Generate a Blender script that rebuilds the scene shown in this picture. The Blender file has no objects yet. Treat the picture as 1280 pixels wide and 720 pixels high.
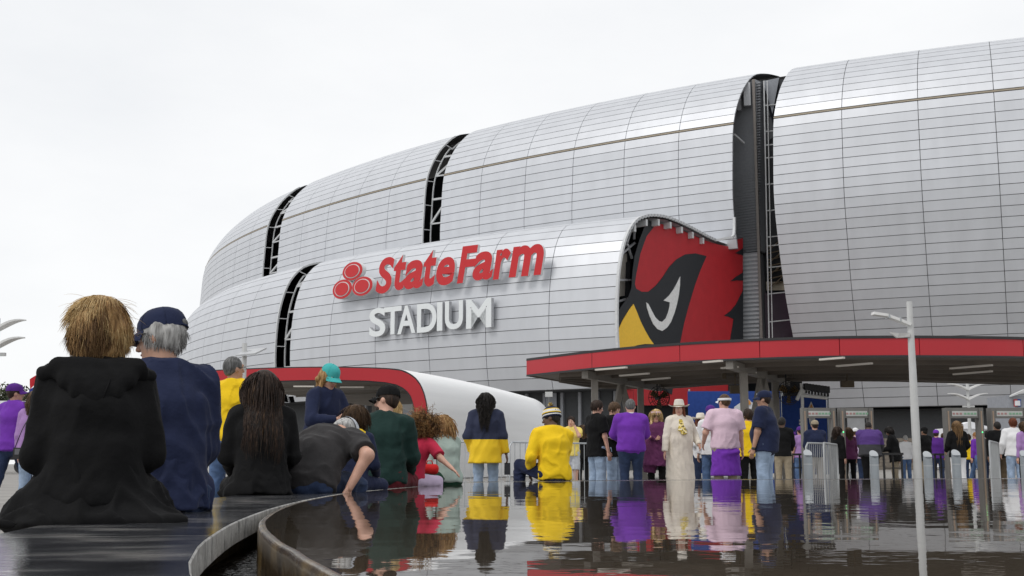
import bpy, bmesh, math, random
import numpy as np
from mathutils import Vector, Matrix

# ---------------------------------------------------------------- camera, world, sun, exposure
random.seed(7)
RNG = np.random.default_rng(11)
SC = bpy.context.scene
COL = SC.collection
F = 1480.0                      # focal length in pixels of the 1280 wide picture
TH = math.atan(220 / F)         # upward tilt
CZ = 0.65
cam_d = bpy.data.cameras.new('camera')
cam_d.sensor_width = 36.0
cam_d.lens = 36.0 * F / 1280.0
cam_d.clip_start = 0.05
cam_d.clip_end = 6000
cam = bpy.data.objects.new('camera', cam_d)
COL.objects.link(cam)
cam.location = (0, 0, CZ)
cam.rotation_euler = (math.pi / 2 + TH, 0, 0)
SC.camera = cam

SUN_EL, SUN_AZ = 52, 232        # degrees; azimuth clockwise from +Y (behind the camera, to the left)
wd = bpy.data.worlds.new('World')
SC.world = wd
wd.use_nodes = True
nt = wd.node_tree
for n in list(nt.nodes):
    nt.nodes.remove(n)
w_out = nt.nodes.new('ShaderNodeOutputWorld')
w_bg = nt.nodes.new('ShaderNodeBackground')
sky = nt.nodes.new('ShaderNodeTexSky')
sky.sky_type = 'NISHITA'
sky.sun_disc = False
sky.sun_elevation = math.radians(SUN_EL)
sky.sun_rotation = math.radians(SUN_AZ)
w_tc = nt.nodes.new('ShaderNodeTexCoord')
w_map = nt.nodes.new('ShaderNodeMapping')
w_map.inputs['Scale'].default_value = (1.0, 1.0, 2.6)
w_n = nt.nodes.new('ShaderNodeTexNoise')
w_n.inputs['Scale'].default_value = 2.2
w_n.inputs['Detail'].default_value = 7
w_n.inputs['Roughness'].default_value = 0.55
w_r = nt.nodes.new('ShaderNodeValToRGB')
w_r.color_ramp.elements[0].position = 0.32
w_r.color_ramp.elements[0].color = (8.7, 8.85, 9.05, 1)
w_r.color_ramp.elements[1].position = 0.62
w_r.color_ramp.elements[1].color = (9.7, 9.75, 9.8, 1)
w_mix = nt.nodes.new('ShaderNodeMix')
w_mix.data_type = 'RGBA'
w_mix.inputs[0].default_value = 0.94      # closed cloud deck over the clear sky
L = nt.links.new
L(w_tc.outputs['Generated'], w_map.inputs['Vector'])
L(w_map.outputs[0], w_n.inputs['Vector'])
L(w_n.outputs[0], w_r.inputs[0])
L(sky.outputs[0], w_mix.inputs[6])
L(w_r.outputs[0], w_mix.inputs[7])
L(w_mix.outputs[2], w_bg.inputs['Color'])
w_bg.inputs['Strength'].default_value = 0.105
L(w_bg.outputs[0], w_out.inputs[0])

sun_d = bpy.data.lights.new('sun', 'SUN')
sun_d.energy = 1.15
sun_d.angle = math.radians(18)
sun_d.color = (1.0, 0.97, 0.93)
sun = bpy.data.objects.new('sun', sun_d)
COL.objects.link(sun)
_az, _el = math.radians(SUN_AZ), math.radians(SUN_EL)
_sd = Vector((math.sin(_az) * math.cos(_el), math.cos(_az) * math.cos(_el), math.sin(_el)))
sun.rotation_euler = _sd.to_track_quat('Z', 'Y').to_euler()
SC.view_settings.view_transform = 'Standard'
SC.view_settings.look = 'None'
SC.view_settings.gamma = 1.0
SC.view_settings.exposure = 0.0

# ---------------------------------------------------------------- measuring helpers (photo pixel + known height/distance -> point)
def ray(u, v):
    a = u - 640.0
    b = 360.0 - v
    return np.array([a, F * math.cos(TH) - b * math.sin(TH), F * math.sin(TH) + b * math.cos(TH)])
def at_z(u, v, Z):
    d = ray(u, v)
    return d * ((Z - CZ) / d[2]) + np.array([0, 0, CZ])
def at_y(u, v, Y):
    d = ray(u, v)
    return d * (Y / d[1]) + np.array([0, 0, CZ])
def at_plane(u, v, p0, nrm):
    d = ray(u, v)
    o = np.array([0, 0, CZ])
    t = np.dot(np.asarray(p0) - o, nrm) / np.dot(d, nrm)
    return o + d * t
def proj(P):
    P = np.asarray(P, float) - np.array([0, 0, CZ])
    y = P[..., 1] * math.cos(TH) + P[..., 2] * math.sin(TH)
    z = -P[..., 1] * math.sin(TH) + P[..., 2] * math.cos(TH)
    return np.stack([640 + F * P[..., 0] / y, 360 - F * z / y], -1)

# ---------------------------------------------------------------- object helpers
def mesh(name, verts, faces, smooth=False):
    me = bpy.data.meshes.new(name)
    me.from_pydata([tuple(map(float, v)) for v in verts], [], [tuple(int(i) for i in f) for f in faces])
    if smooth:
        me.polygons.foreach_set('use_smooth', [True] * len(me.polygons))
    me.update()
    return me
def mesh_np(name, V, Q, smooth=True):
    """fast mesh from arrays: V (n,3), Q (m,3 or 4)"""
    me = bpy.data.meshes.new(name)
    V = np.ascontiguousarray(V, np.float32)
    Q = np.ascontiguousarray(Q, np.int32)
    me.vertices.add(len(V))
    me.vertices.foreach_set('co', V.ravel())
    k = Q.shape[1]
    me.loops.add(Q.size)
    me.loops.foreach_set('vertex_index', Q.ravel())
    me.polygons.add(len(Q))
    me.polygons.foreach_set('loop_start', np.arange(0, Q.size, k, dtype=np.int32))
    me.polygons.foreach_set('use_smooth', np.full(len(Q), smooth))
    me.update(calc_edges=True)
    return me
def link(name, me, mats, parent=None, kind=None, label=None):
    o = bpy.data.objects.new(name, me)
    COL.objects.link(o)
    if me is not None:
        for m in (mats if isinstance(mats, (list, tuple)) else [mats]):
            if len(me.materials) < (len(mats) if isinstance(mats, (list, tuple)) else 1):
                me.materials.append(m)
    if parent is not None:
        o.parent = parent
    if kind:
        o['kind'] = kind
    if label:
        o['label'] = label
    return o
def tag(o, label, cat, group=None):
    o['label'] = label
    o['category'] = cat
    if group:
        o['group'] = group
    return o
def thing(name, label, cat, loc=(0, 0, 0), rz=0.0, group=None):
    o = bpy.data.objects.new(name, None)
    o.empty_display_size = 0.2
    COL.objects.link(o)
    o.location = loc
    o.rotation_euler = (0, 0, rz)
    return tag(o, label, cat, group)

class MB:
    """collects simple solids into one mesh"""
    def __init__(s):
        s.v = []
        s.f = []
        s.m = []
    def add(s, vs, fs, mi=0):
        o = len(s.v)
        s.v += [tuple(map(float, p)) for p in vs]
        s.f += [tuple(i + o for i in f) for f in fs]
        s.m += [mi] * len(fs)
        return s
    def box(s, c, size, rz=0.0, mi=0):
        cx, cy, cz = c
        hx, hy, hz = size[0] / 2, size[1] / 2, size[2] / 2
        ca, sa = math.cos(rz), math.sin(rz)
        vs = []
        for z in (-hz, hz):
            for x, y in ((-hx, -hy), (hx, -hy), (hx, hy), (-hx, hy)):
                vs.append((cx + x * ca - y * sa, cy + x * sa + y * ca, cz + z))
        return s.add(vs, [(3, 2, 1, 0), (4, 5, 6, 7), (0, 1, 5, 4), (1, 2, 6, 5), (2, 3, 7, 6), (3, 0, 4, 7)], mi)
    def bar(s, a, b, w, h=None, up=(0, 0, 1), mi=0):
        a, b = Vector(a), Vector(b)
        h = w if h is None else h
        d = (b - a).normalized()
        u = Vector(up)
        x = d.cross(u)
        if x.length < 1e-4:
            x = d.cross(Vector((1, 0, 0)))
        x.normalize()
        y = x.cross(d)
        vs = []
        for p in (a, b):
            for i, j in ((-1, -1), (1, -1), (1, 1), (-1, 1)):
                vs.append(p + x * (i * w / 2) + y * (j * h / 2))
        return s.add(vs, [(0, 1, 2, 3), (7, 6, 5, 4), (4, 5, 1, 0), (5, 6, 2, 1), (6, 7, 3, 2), (7, 4, 0, 3)], mi)
    def tube(s, pts, rad, n=8, mi=0, cap=True):
        pts = [Vector(p) for p in pts]
        r = rad if isinstance(rad, (list, tuple)) else [rad] * len(pts)
        vs = []
        fs = []
        px = None
        for i, p in enumerate(pts):
            d = (pts[min(i + 1, len(pts) - 1)] - pts[max(i - 1, 0)]).normalized()
            if px is None:
                px = d.cross(Vector((0, 0, 1)))
                if px.length < 1e-3:
                    px = d.cross(Vector((1, 0, 0)))
            px = (px - d * px.dot(d)).normalized()
            py = d.cross(px)
            for k in range(n):
                a = 2 * math.pi * k / n
                vs.append(p + px * (math.cos(a) * r[i]) + py * (math.sin(a) * r[i]))
        for i in range(len(pts) - 1):
            for k in range(n):
                fs.append((i * n + k, i * n + (k + 1) % n, (i + 1) * n + (k + 1) % n, (i + 1) * n + k))
        if cap:
            fs.append(tuple(range(n - 1, -1, -1)))
            fs.append(tuple((len(pts) - 1) * n + k for k in range(n)))
        return s.add(vs, fs, mi)
    def prism(s, poly, base, ex, ey, ez, mi=0):
        """2-D polygon (x,y) placed at base with axes ex,ey and thickness vector ez"""
        base, ex, ey, ez = Vector(base), Vector(ex), Vector(ey), Vector(ez)
        n = len(poly)
        vs = [base + ex * p[0] + ey * p[1] for p in poly] + [base + ex * p[0] + ey * p[1] + ez for p in poly]
        fs = [tuple(range(n - 1, -1, -1)), tuple(range(n, 2 * n))]
        fs += [(i, (i + 1) % n, n + (i + 1) % n, n + i) for i in range(n)]
        return s.add(vs, fs, mi)
    def ellipsoid(s, c, r, nu=12, nv=8, mi=0, M=None):
        vs = []
        fs = []
        for j in range(nv + 1):
            t = math.pi * j / nv
            for i in range(nu):
                p = 2 * math.pi * i / nu
                q = Vector((r[0] * math.sin(t) * math.cos(p), r[1] * math.sin(t) * math.sin(p), r[2] * math.cos(t)))
                if M is not None:
                    q = M @ q
                vs.append(Vector(c) + q)
        for j in range(nv):
            for i in range(nu):
                fs.append((j * nu + i, (j + 1) * nu + i, (j + 1) * nu + (i + 1) % nu, j * nu + (i + 1) % nu))
        return s.add(vs, fs, mi)
    def build(s, name, mats, parent=None, smooth=False, kind=None, label=None):
        me = mesh(name, s.v, s.f, smooth)
        mats = mats if isinstance(mats, (list, tuple)) else [mats]
        for m in mats:
            me.materials.append(m)
        if len(mats) > 1:
            me.polygons.foreach_set('material_index', s.m)
        bm = bmesh.new()
        bm.from_mesh(me)
        bmesh.ops.recalc_face_normals(bm, faces=bm.faces)
        bm.to_mesh(me)
        bm.free()
        o = bpy.data.objects.new(name, me)
        COL.objects.link(o)
        if parent is not None:
            o.parent = parent
        if kind:
            o['kind'] = kind
        if label:
            o['label'] = label
        return o

# ---------------------------------------------------------------- materials
MATS = {}
def mat(key, rgb, rough=0.6, metal=0.0, var=0.08, scale=4.0, bump=0.0, bscale=60.0, spec=0.5, stretch=(1, 1, 1), sheen=0.0, emit=0.0, rnd=0.0, coat=0.0, ramp=None, bdist=0.01):
    if key in MATS:
        return MATS[key]
    m = bpy.data.materials.new(key)
    m.use_nodes = True
    t = m.node_tree
    b = t.nodes['Principled BSDF']
    b.inputs['Roughness'].default_value = rough
    b.inputs['Metallic'].default_value = metal
    b.inputs['Specular IOR Level'].default_value = spec
    if sheen:
        b.inputs['Sheen Weight'].default_value = sheen
        b.inputs['Sheen Roughness'].default_value = 0.4
    if coat:
        b.inputs['Coat Weight'].default_value = coat
        b.inputs['Coat Roughness'].default_value = 0.08
    tc = t.nodes.new('ShaderNodeTexCoord')
    mp = t.nodes.new('ShaderNodeMapping')
    mp.inputs['Scale'].default_value = stretch
    t.links.new(tc.outputs['Object'], mp.inputs['Vector'])
    n = t.nodes.new('ShaderNodeTexNoise')
    n.inputs['Scale'].default_value = scale
    n.inputs['Detail'].default_value = 6
    t.links.new(mp.outputs[0], n.inputs['Vector'])
    r = t.nodes.new('ShaderNodeValToRGB')
    c = np.array(rgb[:3])
    if ramp:
        els = r.color_ramp.elements
        els[0].position, els[0].color = ramp[0][0], (*ramp[0][1], 1)
        els[1].position, els[1].color = ramp[-1][0], (*ramp[-1][1], 1)
        for p, cc in ramp[1:-1]:
            e = els.new(p)
            e.color = (*cc, 1)
    else:
        r.color_ramp.elements[0].position = 0.3
        r.color_ramp.elements[1].position = 0.7
        r.color_ramp.elements[0].color = (*(c * (1 - var)), 1)
        r.color_ramp.elements[1].color = (*np.minimum(c * (1 + var), 1), 1)
    t.links.new(n.outputs[0], r.inputs[0])
    last = r.outputs[0]
    if rnd:
        oi = t.nodes.new('ShaderNodeObjectInfo')
        mr = t.nodes.new('ShaderNodeMapRange')
        mr.inputs[3].default_value = 1 - rnd
        mr.inputs[4].default_value = 1 + rnd
        t.links.new(oi.outputs['Random'], mr.inputs[0])
        mx = t.nodes.new('ShaderNodeMix')
        mx.data_type = 'RGBA'
        mx.blend_type = 'MULTIPLY'
        mx.inputs[0].default_value = 1
        t.links.new(last, mx.inputs[6])
        t.links.new(mr.outputs[0], mx.inputs[7])
        last = mx.outputs[2]
    t.links.new(last, b.inputs['Base Color'])
    if emit:
        t.links.new(last, b.inputs['Emission Color'])
        b.inputs['Emission Strength'].default_value = emit
    if bump:
        n2 = t.nodes.new('ShaderNodeTexNoise')
        n2.inputs['Scale'].default_value = bscale
        n2.inputs['Detail'].default_value = 4
        t.links.new(mp.outputs[0], n2.inputs['Vector'])
        bp = t.nodes.new('ShaderNodeBump')
        bp.inputs['Strength'].default_value = bump
        bp.inputs['Distance'].default_value = bdist
        t.links.new(n2.outputs[0], bp.inputs['Height'])
        t.links.new(bp.outputs[0], b.inputs['Normal'])
    MATS[key] = m
    return m
def band_mat(key, bands, axis=2, rough=0.85, warp=0.0):
    """cloth woven in bands of flat colour along one object axis: bands = [(upper_limit, rgb), ...]"""
    m = mat(key, bands[0][1], rough=rough, bump=0.25, bscale=140, bdist=0.004)
    t = m.node_tree
    b = t.nodes['Principled BSDF']
    tc = [n for n in t.nodes if n.type == 'TEX_COORD'][0]
    sp = t.nodes.new('ShaderNodeSeparateXYZ')
    t.links.new(tc.outputs['Object'], sp.inputs[0])
    lo, hi = bands[0][0] - 0.5, bands[-1][0]
    mr = t.nodes.new('ShaderNodeMapRange')
    mr.inputs[1].default_value = lo
    mr.inputs[2].default_value = hi
    t.links.new(sp.outputs[axis], mr.inputs[0])
    r = t.nodes.new('ShaderNodeValToRGB')
    r.color_ramp.interpolation = 'CONSTANT'
    els = r.color_ramp.elements
    prev = 0.0
    els[0].position, els[0].color = 0.0, (*bands[0][1], 1)
    els[1].position = 1.0
    els[1].color = (*bands[-1][1], 1)
    for i in range(1, len(bands)):
        e = els.new((bands[i - 1][0] - lo) / (hi - lo))
        e.color = (*bands[i][1], 1)
    t.links.new(mr.outputs[0], r.inputs[0])
    t.links.new(r.outputs[0], b.inputs['Base Color'])
    return m
def srgb(r, g, b):
    return tuple(((c / 255) / 12.92 if c <= 10 else ((c / 255 + 0.055) / 1.055) ** 2.4) for c in (r, g, b))
# ================================================================ THE SETTING: ground
M_ground = mat('plaza concrete', (0.26, 0.248, 0.232), rough=0.85, var=0.2, scale=0.9, bump=0.25, bscale=30)
M_conc = mat('pale concrete', (0.42, 0.41, 0.385), rough=0.8, var=0.3, scale=9, bump=0.4, bscale=70)
g = MB()
g.add([(-2500, -400, 0), (2500, -400, 0), (2500, 4000, 0), (-2500, 4000, 0)], [(0, 1, 2, 3)])
ground = g.build('ground', M_ground, kind='structure')

# ================================================================ THE STADIUM
M_silver = mat('silver shell panel', (0.575, 0.59, 0.62), rough=0.46, metal=0.36, var=0.045, scale=0.6, rnd=0.022, stretch=(1, 1, 0.25), bump=0.06, bscale=2.2, bdist=0.03)
M_back = mat('panel joint backing', (0.17, 0.17, 0.175), rough=0.8)  # dark grey of the backing sheet, seen through the open panel joints
M_bronze = mat('bronze seam strip', (0.36, 0.31, 0.24), rough=0.5, metal=0.3)
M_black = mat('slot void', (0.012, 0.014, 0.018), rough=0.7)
M_steelw = mat('white painted steel', (0.58, 0.59, 0.60), rough=0.5)
M_dkglass = mat('dark glazing', (0.014, 0.018, 0.025), rough=0.08, spec=0.5)
M_louv = mat('charcoal louvre', (0.28, 0.29, 0.31), rough=0.5, metal=0.1)
M_louv2 = mat('grey louvre', (0.44, 0.45, 0.47), rough=0.5, metal=0.1)
M_wallgrey = mat('grey wall panel', (0.30, 0.315, 0.345), rough=0.55, metal=0.2)
M_brick = mat('tan block', (0.20, 0.175, 0.145), rough=0.9, rnd=0.12)
M_mortar = mat('block mortar', (0.12, 0.11, 0.10), rough=0.95)
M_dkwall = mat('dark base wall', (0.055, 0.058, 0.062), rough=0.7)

stadium = thing('stadium', 'huge silver barrel-shaped stadium with dark slots and a red bird-head mural', 'stadium', (60, 150, 0))
SO = Vector(stadium.location)
def rel(P):
    return [Vector(p) - SO for p in P]

CU, RU = np.array([129.52, 320.81]), 210.07
CL, RL = np.array([74.52, 245.44]), 141.39
BR = np.array([(200, 372), (260, 323), (300, 296), (354, 273), (440, 247), (532, 225), (556, 217.5), (620, 205.5), (700, 190), (782, 177), (850, 166), (917, 155), (967, 146), (1052, 134), (1147, 123), (1242, 113.5), (1280, 110), (1420, 97), (1600, 84)])
LO = np.array([(225, 461), (263, 451), (340, 440), (364, 436), (410, 430), (608, 414), (769, 402)])
HB = 41.11
PHC = {}
def cyl_phi(u, v, C, R):
    """where the ray through (u,v) first meets the upright cylinder"""
    d = ray(u, v)
    d2 = d[:2] / np.linalg.norm(d[:2])
    b = np.dot(d2, C)
    disc = b * b - (np.dot(C, C) - R * R)
    t = b - math.sqrt(max(disc, 0))
    p = d2 * t - C
    return math.atan2(p[1], p[0])
def phiU(u):
    return cyl_phi(u, np.interp(u, BR[:, 0], BR[:, 1]), CU, RU)
def phiL(u):
    return cyl_phi(u, np.interp(u, LO[:, 0], LO[:, 1]), CL, RL)
def dense(prof, n=400):
    """smooth curve through (z, inset) points, resampled by length"""
    P = np.array(prof, float)
    out = []
    for i in range(len(P) - 1):
        p0 = P[max(i - 1, 0)]
        p1, p2 = P[i], P[i + 1]
        p3 = P[min(i + 2, len(P) - 1)]
        for t in np.linspace(0, 1, 24, endpoint=False):
            out.append(0.5 * (2 * p1 + (p2 - p0) * t + (2 * p0 - 5 * p1 + 4 * p2 - p3) * t * t + (3 * p1 - p0 - 3 * p2 + p3) * t ** 3))
    out.append(P[-1])
    out = np.array(out)
    s = np.r_[0, np.cumsum(np.hypot(*np.diff(out, axis=0).T))]
    return out, s
PU, SU = dense([(6.8, 6.9), (10, 5.6), (15, 3.5), (20, 1.6), (26, 0.1), (31, -0.7), (36, -0.55), (41.11, 0), (44.9, 1.85), (47.5, 4.2), (48.75, 6.0), (49.5, 8.0), (50.3, 11.5), (51.2, 18), (52.2, 30)])
PL, SL = dense([(8.3, 0.9), (10, 0.4), (13, 0.05), (15, 0), (18, 0.15), (20.8, 0.6), (23.8, 1.7), (25.9, 3.5), (26.8, 5.5), (27.2, 7.5), (27.35, 10), (27.1, 14), (26.5, 20), (26.4, 26), (26.6, 34)])
def prof_at(Pd, Sd, s):
    return np.interp(s, Sd, Pd[:, 0]), np.interp(s, Sd, Pd[:, 1])
def s_of_z(Pd, Sd, z):
    return float(np.interp(z, Pd[:, 0], Sd))
def shell_pt(C, R, phi, z, n, k=0.0):
    """k: the cut edge leans along the arc by k metres per metre of inset"""
    a = phi + k * n / R
    pc = PHC.get(R)
    if pc is not None and phi < pc[0]:          # the plan tightens towards its far left end
        n = n + pc[1] * ((pc[0] - phi) * R / 30.0) ** 2
    return (C[0] + (R - n) * math.cos(a), C[1] + (R - n) * math.sin(a), z)

PANELS = []      # (projected area, verts, faces, parent)
def shell(name, C, R, Pd, Sd, cols, rows, kl=0.0, kr=0.0, parent=None, gap=0.036, seg=3):
    """cols: list of phi boundaries; rows: list of profile lengths"""
    ncol = len(cols) - 1
    # dark backing sheet just behind the panels
    bv, bf = [], []
    NS = 26
    ph = np.interp(np.linspace(0, ncol, NS), range(ncol + 1), cols)
    kk = np.interp(np.linspace(0, 1, NS), [0, 1], [kl, kr]) * 0
    kk[0], kk[-1] = kl, kr
    rs = np.linspace(rows[0], rows[-1], 60)
    for s in rs:
        z, n = prof_at(Pd, Sd, s)
        for j in range(NS):
            bv.append(shell_pt(C, R, ph[j], z - 0.05, n + 0.16, kk[j]))
    for i in range(len(rs) - 1):
        for j in range(NS - 1):
            bf.append((i * NS + j, i * NS + j + 1, (i + 1) * NS + j + 1, (i + 1) * NS + j))
    back = link(name, mesh(name, rel(bv), bf), M_back, parent)
    for c in range(ncol):
        for r in range(len(rows) - 1):
            s0, s1 = rows[r] + gap, rows[r + 1] - gap
            a0, a1 = cols[c] + gap / R, cols[c + 1] - gap / R
            ka = kl if c == 0 else 0.0
            kb = kr if c == ncol - 1 else 0.0
            vs = []
            for dn in (0.0, 0.14):
                for s in (s0, s1):
                    z, n = prof_at(Pd, Sd, s)
                    for t in np.linspace(0, 1, seg + 1):
                        vs.append(shell_pt(C, R, a0 + (a1 - a0) * t, z, n + dn, ka + (kb - ka) * t))
            m = seg + 1
            fs = [(i, i + 1, m + i + 1, m + i) for i in range(seg)]
            o = 2 * m
            fs += [(i + 1, i, o + i, o + i + 1) for i in range(seg)]
            fs += [(m + i, m + i + 1, o + m + i + 1, o + m + i) for i in range(seg)]
            fs += [(0, m, o + m, o), (m + seg, seg, o + seg, o + m + seg)]
            q = proj(np.array([vs[0], vs[seg], vs[m + seg], vs[m]]))
            x, y = q[:, 0], q[:, 1]
            area = 0.5 * (np.dot(x, np.roll(y, -1)) - np.dot(y, np.roll(x, -1)))
            inside = (x.max() > 0) and (x.min() < 1280) and (y.max() > 0) and (y.min() < 560)
            PANELS.append((-area if inside else -1e9, vs, fs, back))
    return back

def spread(a, b, n):
    return list(np.linspace(a, b, n + 1))
ROWU = 1.17
sB = s_of_z(PU[:190], SU[:190], HB)
def rowsU(zmin, top):
    r = [sB + 0.16 + i * ROWU for i in range(top)]
    lo = [sB - 0.16 - i * ROWU for i in range(60) if sB - 0.16 - i * ROWU > s_of_z(PU[:190], SU[:190], zmin)]
    return lo[::-1], r
def two(name, cols, zmin, kl=0, kr=0):
    lo, hi = rowsU(zmin, 16)
    a = shell(name, CU, RU, PU, SU, cols, lo, kl, kr, stadium)
    shell(name, CU, RU, PU, SU, cols, hi, kl, kr, stadium)
    # bronze strip between the two fields
    mb = MB()
    ph = np.linspace(cols[0], cols[-1], 24)
    z, n = prof_at(PU, SU, sB)
    vs = [shell_pt(CU, RU, p, z + dz, n - 0.03 + (0.2 if q else 0)) for q in (0, 1) for dz in (-0.09, 0.09) for p in ph]
    m = len(ph)
    fs = [(i, i + 1, m + i + 1, m + i) for i in range(m - 1)] + [(2 * m + i, 2 * m + i + 1, i + 1, i) for i in range(m - 1)] + [(m + i, m + i + 1, 3 * m + i + 1, 3 * m + i) for i in range(m - 1)]
    link('seam_strip', mesh('seam_strip', rel(vs), fs), M_bronze, a)
pg1a, pg1b = phiU(335), phiU(353)
PHC[RU] = (pg1a - 4 / RU, 0.75)
PHC[RL] = (phiL(343.5) - 4 / RL, 0.6)
two('upper_shell', spread(pg1a - 26 * 7.2 / RU, pg1a, 26), 25.0)
two('upper_shell', spread(pg1b, phiU(533), 5), 25.0)
pg2a, pg2b = phiU(533), phiU(555)
two('upper_shell', [phiU(x) for x in (555, 603.6, 659, 718, 781.6, 849, 917)], 25.0, 0, 0.15)
pg3a, pg3b = phiU(917), phiU(967)
two('upper_shell', [phiU(x) for x in (967, 1052, 1147, 1242)] + [phiU(1242) + 9 * i / RU for i in range(1, 14)], 6.8, 0.15, 0)
rowsL = list(np.arange(SL[0], s_of_z(PL[:200], SL[:200], 26.8) + 8, 1.3))
plg_a, plg_b = phiL(343.5), phiL(362.5)
shell('lower_shell', CL, RL, PL, SL, spread(plg_a - 16 * 7.9 / RL, plg_a, 16), rowsL, 0, 0, stadium)
shell('lower_shell', CL, RL, PL, SL, [plg_b] + [phiL(x) for x in (412, 469, 536, 607, 686, 771)], rowsL, 0, 0.242, stadium)
# the 300 panels that show largest are single parts, the rest one field per shell
PANELS.sort(key=lambda p: -p[0] if p[0] > -1e8 else 1e9)
for ar, vs, fs, par in PANELS[:300]:
    link('panel', mesh('panel', rel(vs), fs), M_silver, par)
rest = {}
for ar, vs, fs, par in PANELS[300:]:
    rest.setdefault(par.name, (par, MB()))[1].add(rel(vs), fs)
for par, mbx in rest.values():
    mbx.build('panel_field', M_silver, par, kind='stuff')

# roof decks and inner dark drum
def ring_sheet(C, R, ph, prof, name, m, kr=0.0):
    v, f = [], []
    k = len(ph)
    for z, n in prof:
        for j, p in enumerate(ph):
            v.append(shell_pt(C, R, p, z, n, kr if j == k - 1 else 0))
    for i in range(len(prof) - 1):
        for j in range(k - 1):
            f.append((i * k + j, i * k + j + 1, (i + 1) * k + j + 1, (i + 1) * k + j))
    return link(name, mesh(name, rel(v), f), m, stadium)
phall = list(np.linspace(pg1a - 26 * 7.2 / RU, phiU(1242) + 117 / RU, 60))
z15, n15 = prof_at(PU, SU, sB + 0.16 + 15 * ROWU)
ring_sheet(CU, RU, phall, [(z15 - 0.1, n15), (51.8, 40), (54, 110), (55, 205)], 'roof', M_silver)
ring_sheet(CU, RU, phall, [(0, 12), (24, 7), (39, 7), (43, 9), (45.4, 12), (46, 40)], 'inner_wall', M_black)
zL, nL = prof_at(PL, SL, rowsL[-1])
ring_sheet(CL, RL, list(np.linspace(plg_a - 126 / RL, phiL(771), 50)), [(zL, nL), (27.1, 14), (26.5, 20), (26.4, 27), (26.4, 60)], 'lower_roof', M_silver, 0.242)
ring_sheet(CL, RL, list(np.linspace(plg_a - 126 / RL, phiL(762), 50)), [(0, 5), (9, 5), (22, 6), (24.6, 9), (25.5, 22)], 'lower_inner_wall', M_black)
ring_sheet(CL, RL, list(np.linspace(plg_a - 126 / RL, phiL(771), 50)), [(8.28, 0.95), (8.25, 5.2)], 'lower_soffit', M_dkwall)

# slot edges: white edge channel, inner chord and bracing in each open slot
def slot(C, R, Pd, Sd, pa, pb, z0, s_top, name, step):
    w = (pb - pa) * R
    e = MB()
    s0 = s_of_z(Pd[:190], Sd[:190], z0)
    ss = np.arange(s0, s_top, 0.9)
    pts = [shell_pt(C, R, pa + 0.12 / R, *prof_at(Pd, Sd, s)) for s in ss]
    for a, b in zip(pts[:-1], pts[1:]):
        e.bar(a, b, 0.22, 0.22)
    pts2 = [shell_pt(C, R, pa + 0.5 / R, prof_at(Pd, Sd, s)[0] - (0.5 if prof_at(Pd, Sd, s)[1] > 3 else 0), prof_at(Pd, Sd, s)[1] + 1.2) for s in ss]
    for a, b in zip(pts2[:-1], pts2[1:]):
        e.bar(a, b, 0.16, 0.16)
    for i in range(0, len(pts), 4):
        e.bar(pts[i], pts2[i], 0.10, 0.10)
    e2 = MB()
    e2.v = [tuple(Vector(p) - SO) for p in e.v]
    e2.f, e2.m = e.f, e.m
    ch = e2.build('slot_frame', M_steelw, stadium)
    far = [shell_pt(C, R, pb - 0.3 / R, prof_at(Pd, Sd, s)[0], prof_at(Pd, Sd, s)[1] + 1.7) for s in ss]
    n = 0
    for i in range(1, len(pts2) - step, step):
        b = MB()
        j = i + (step if n % 2 == 0 else 0)
        b.bar(Vector(pts2[i]) - SO, Vector(far[min(j, len(far) - 1)]) - SO, 0.28)
        b.build('brace', M_steelw, ch)
        if n % 2 == 0:
            b = MB()
            b.bar(Vector(pts2[i]) - SO, Vector(far[i]) - SO, 0.2)
            b.build('cross_beam', M_steelw, ch)
        n += 1
sTopU = s_of_z(PU[:260], SU[:260], 48.6)
slot(CU, RU, PU, SU, pg1a, pg1b, 26.5, sTopU, 'a', 3)
slot(CU, RU, PU, SU, pg2a, pg2b, 26.5, sTopU, 'b', 4)
slot(CL, RL, PL, SL, plg_a, plg_b, 8.4, s_of_z(PL[:210], SL[:210], 27.0) + 2, 'c', 4)

# base of the building
def base_wall(C, R, ph, n, z0, z1, m, name, ex=0):
    return ring_sheet(C, R, ph, [(z0, n), (z1, n)], name, m)
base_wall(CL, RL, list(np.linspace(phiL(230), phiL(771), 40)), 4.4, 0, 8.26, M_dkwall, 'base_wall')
for u in np.arange(380, 771, 23.0):                       # upright fins and lighter bays of the base wall
    p = phiL(u)
    q = Vector(shell_pt(CL, RL, p, 4.1, 4.2)) - SO
    b = MB()
    b.box(q, (0.35, 0.3, 8.2), p)
    b.build('fin', M_wallgrey if int(u) % 5 == 0 else M_louv, stadium)
for ua, ub in ((655, 672), (560, 590), (470, 490)):
    pp = [phiL(ua), phiL(ub)]
    vs = [shell_pt(CL, RL, p, z, 4.1) for z in (0, 8.2) for p in pp]
    link('grey_bay', mesh('grey_bay', rel(vs), [(0, 1, 3, 2)]), M_wallgrey, stadium)
phr = list(np.linspace(phiU(905), phiU(1242) + 100 / RU, 40))
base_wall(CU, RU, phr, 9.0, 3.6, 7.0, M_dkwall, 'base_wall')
ring_sheet(CU, RU, phr, [(6.82, 6.7), (6.79, 9.2)], 'soffit', M_dkwall)
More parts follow.
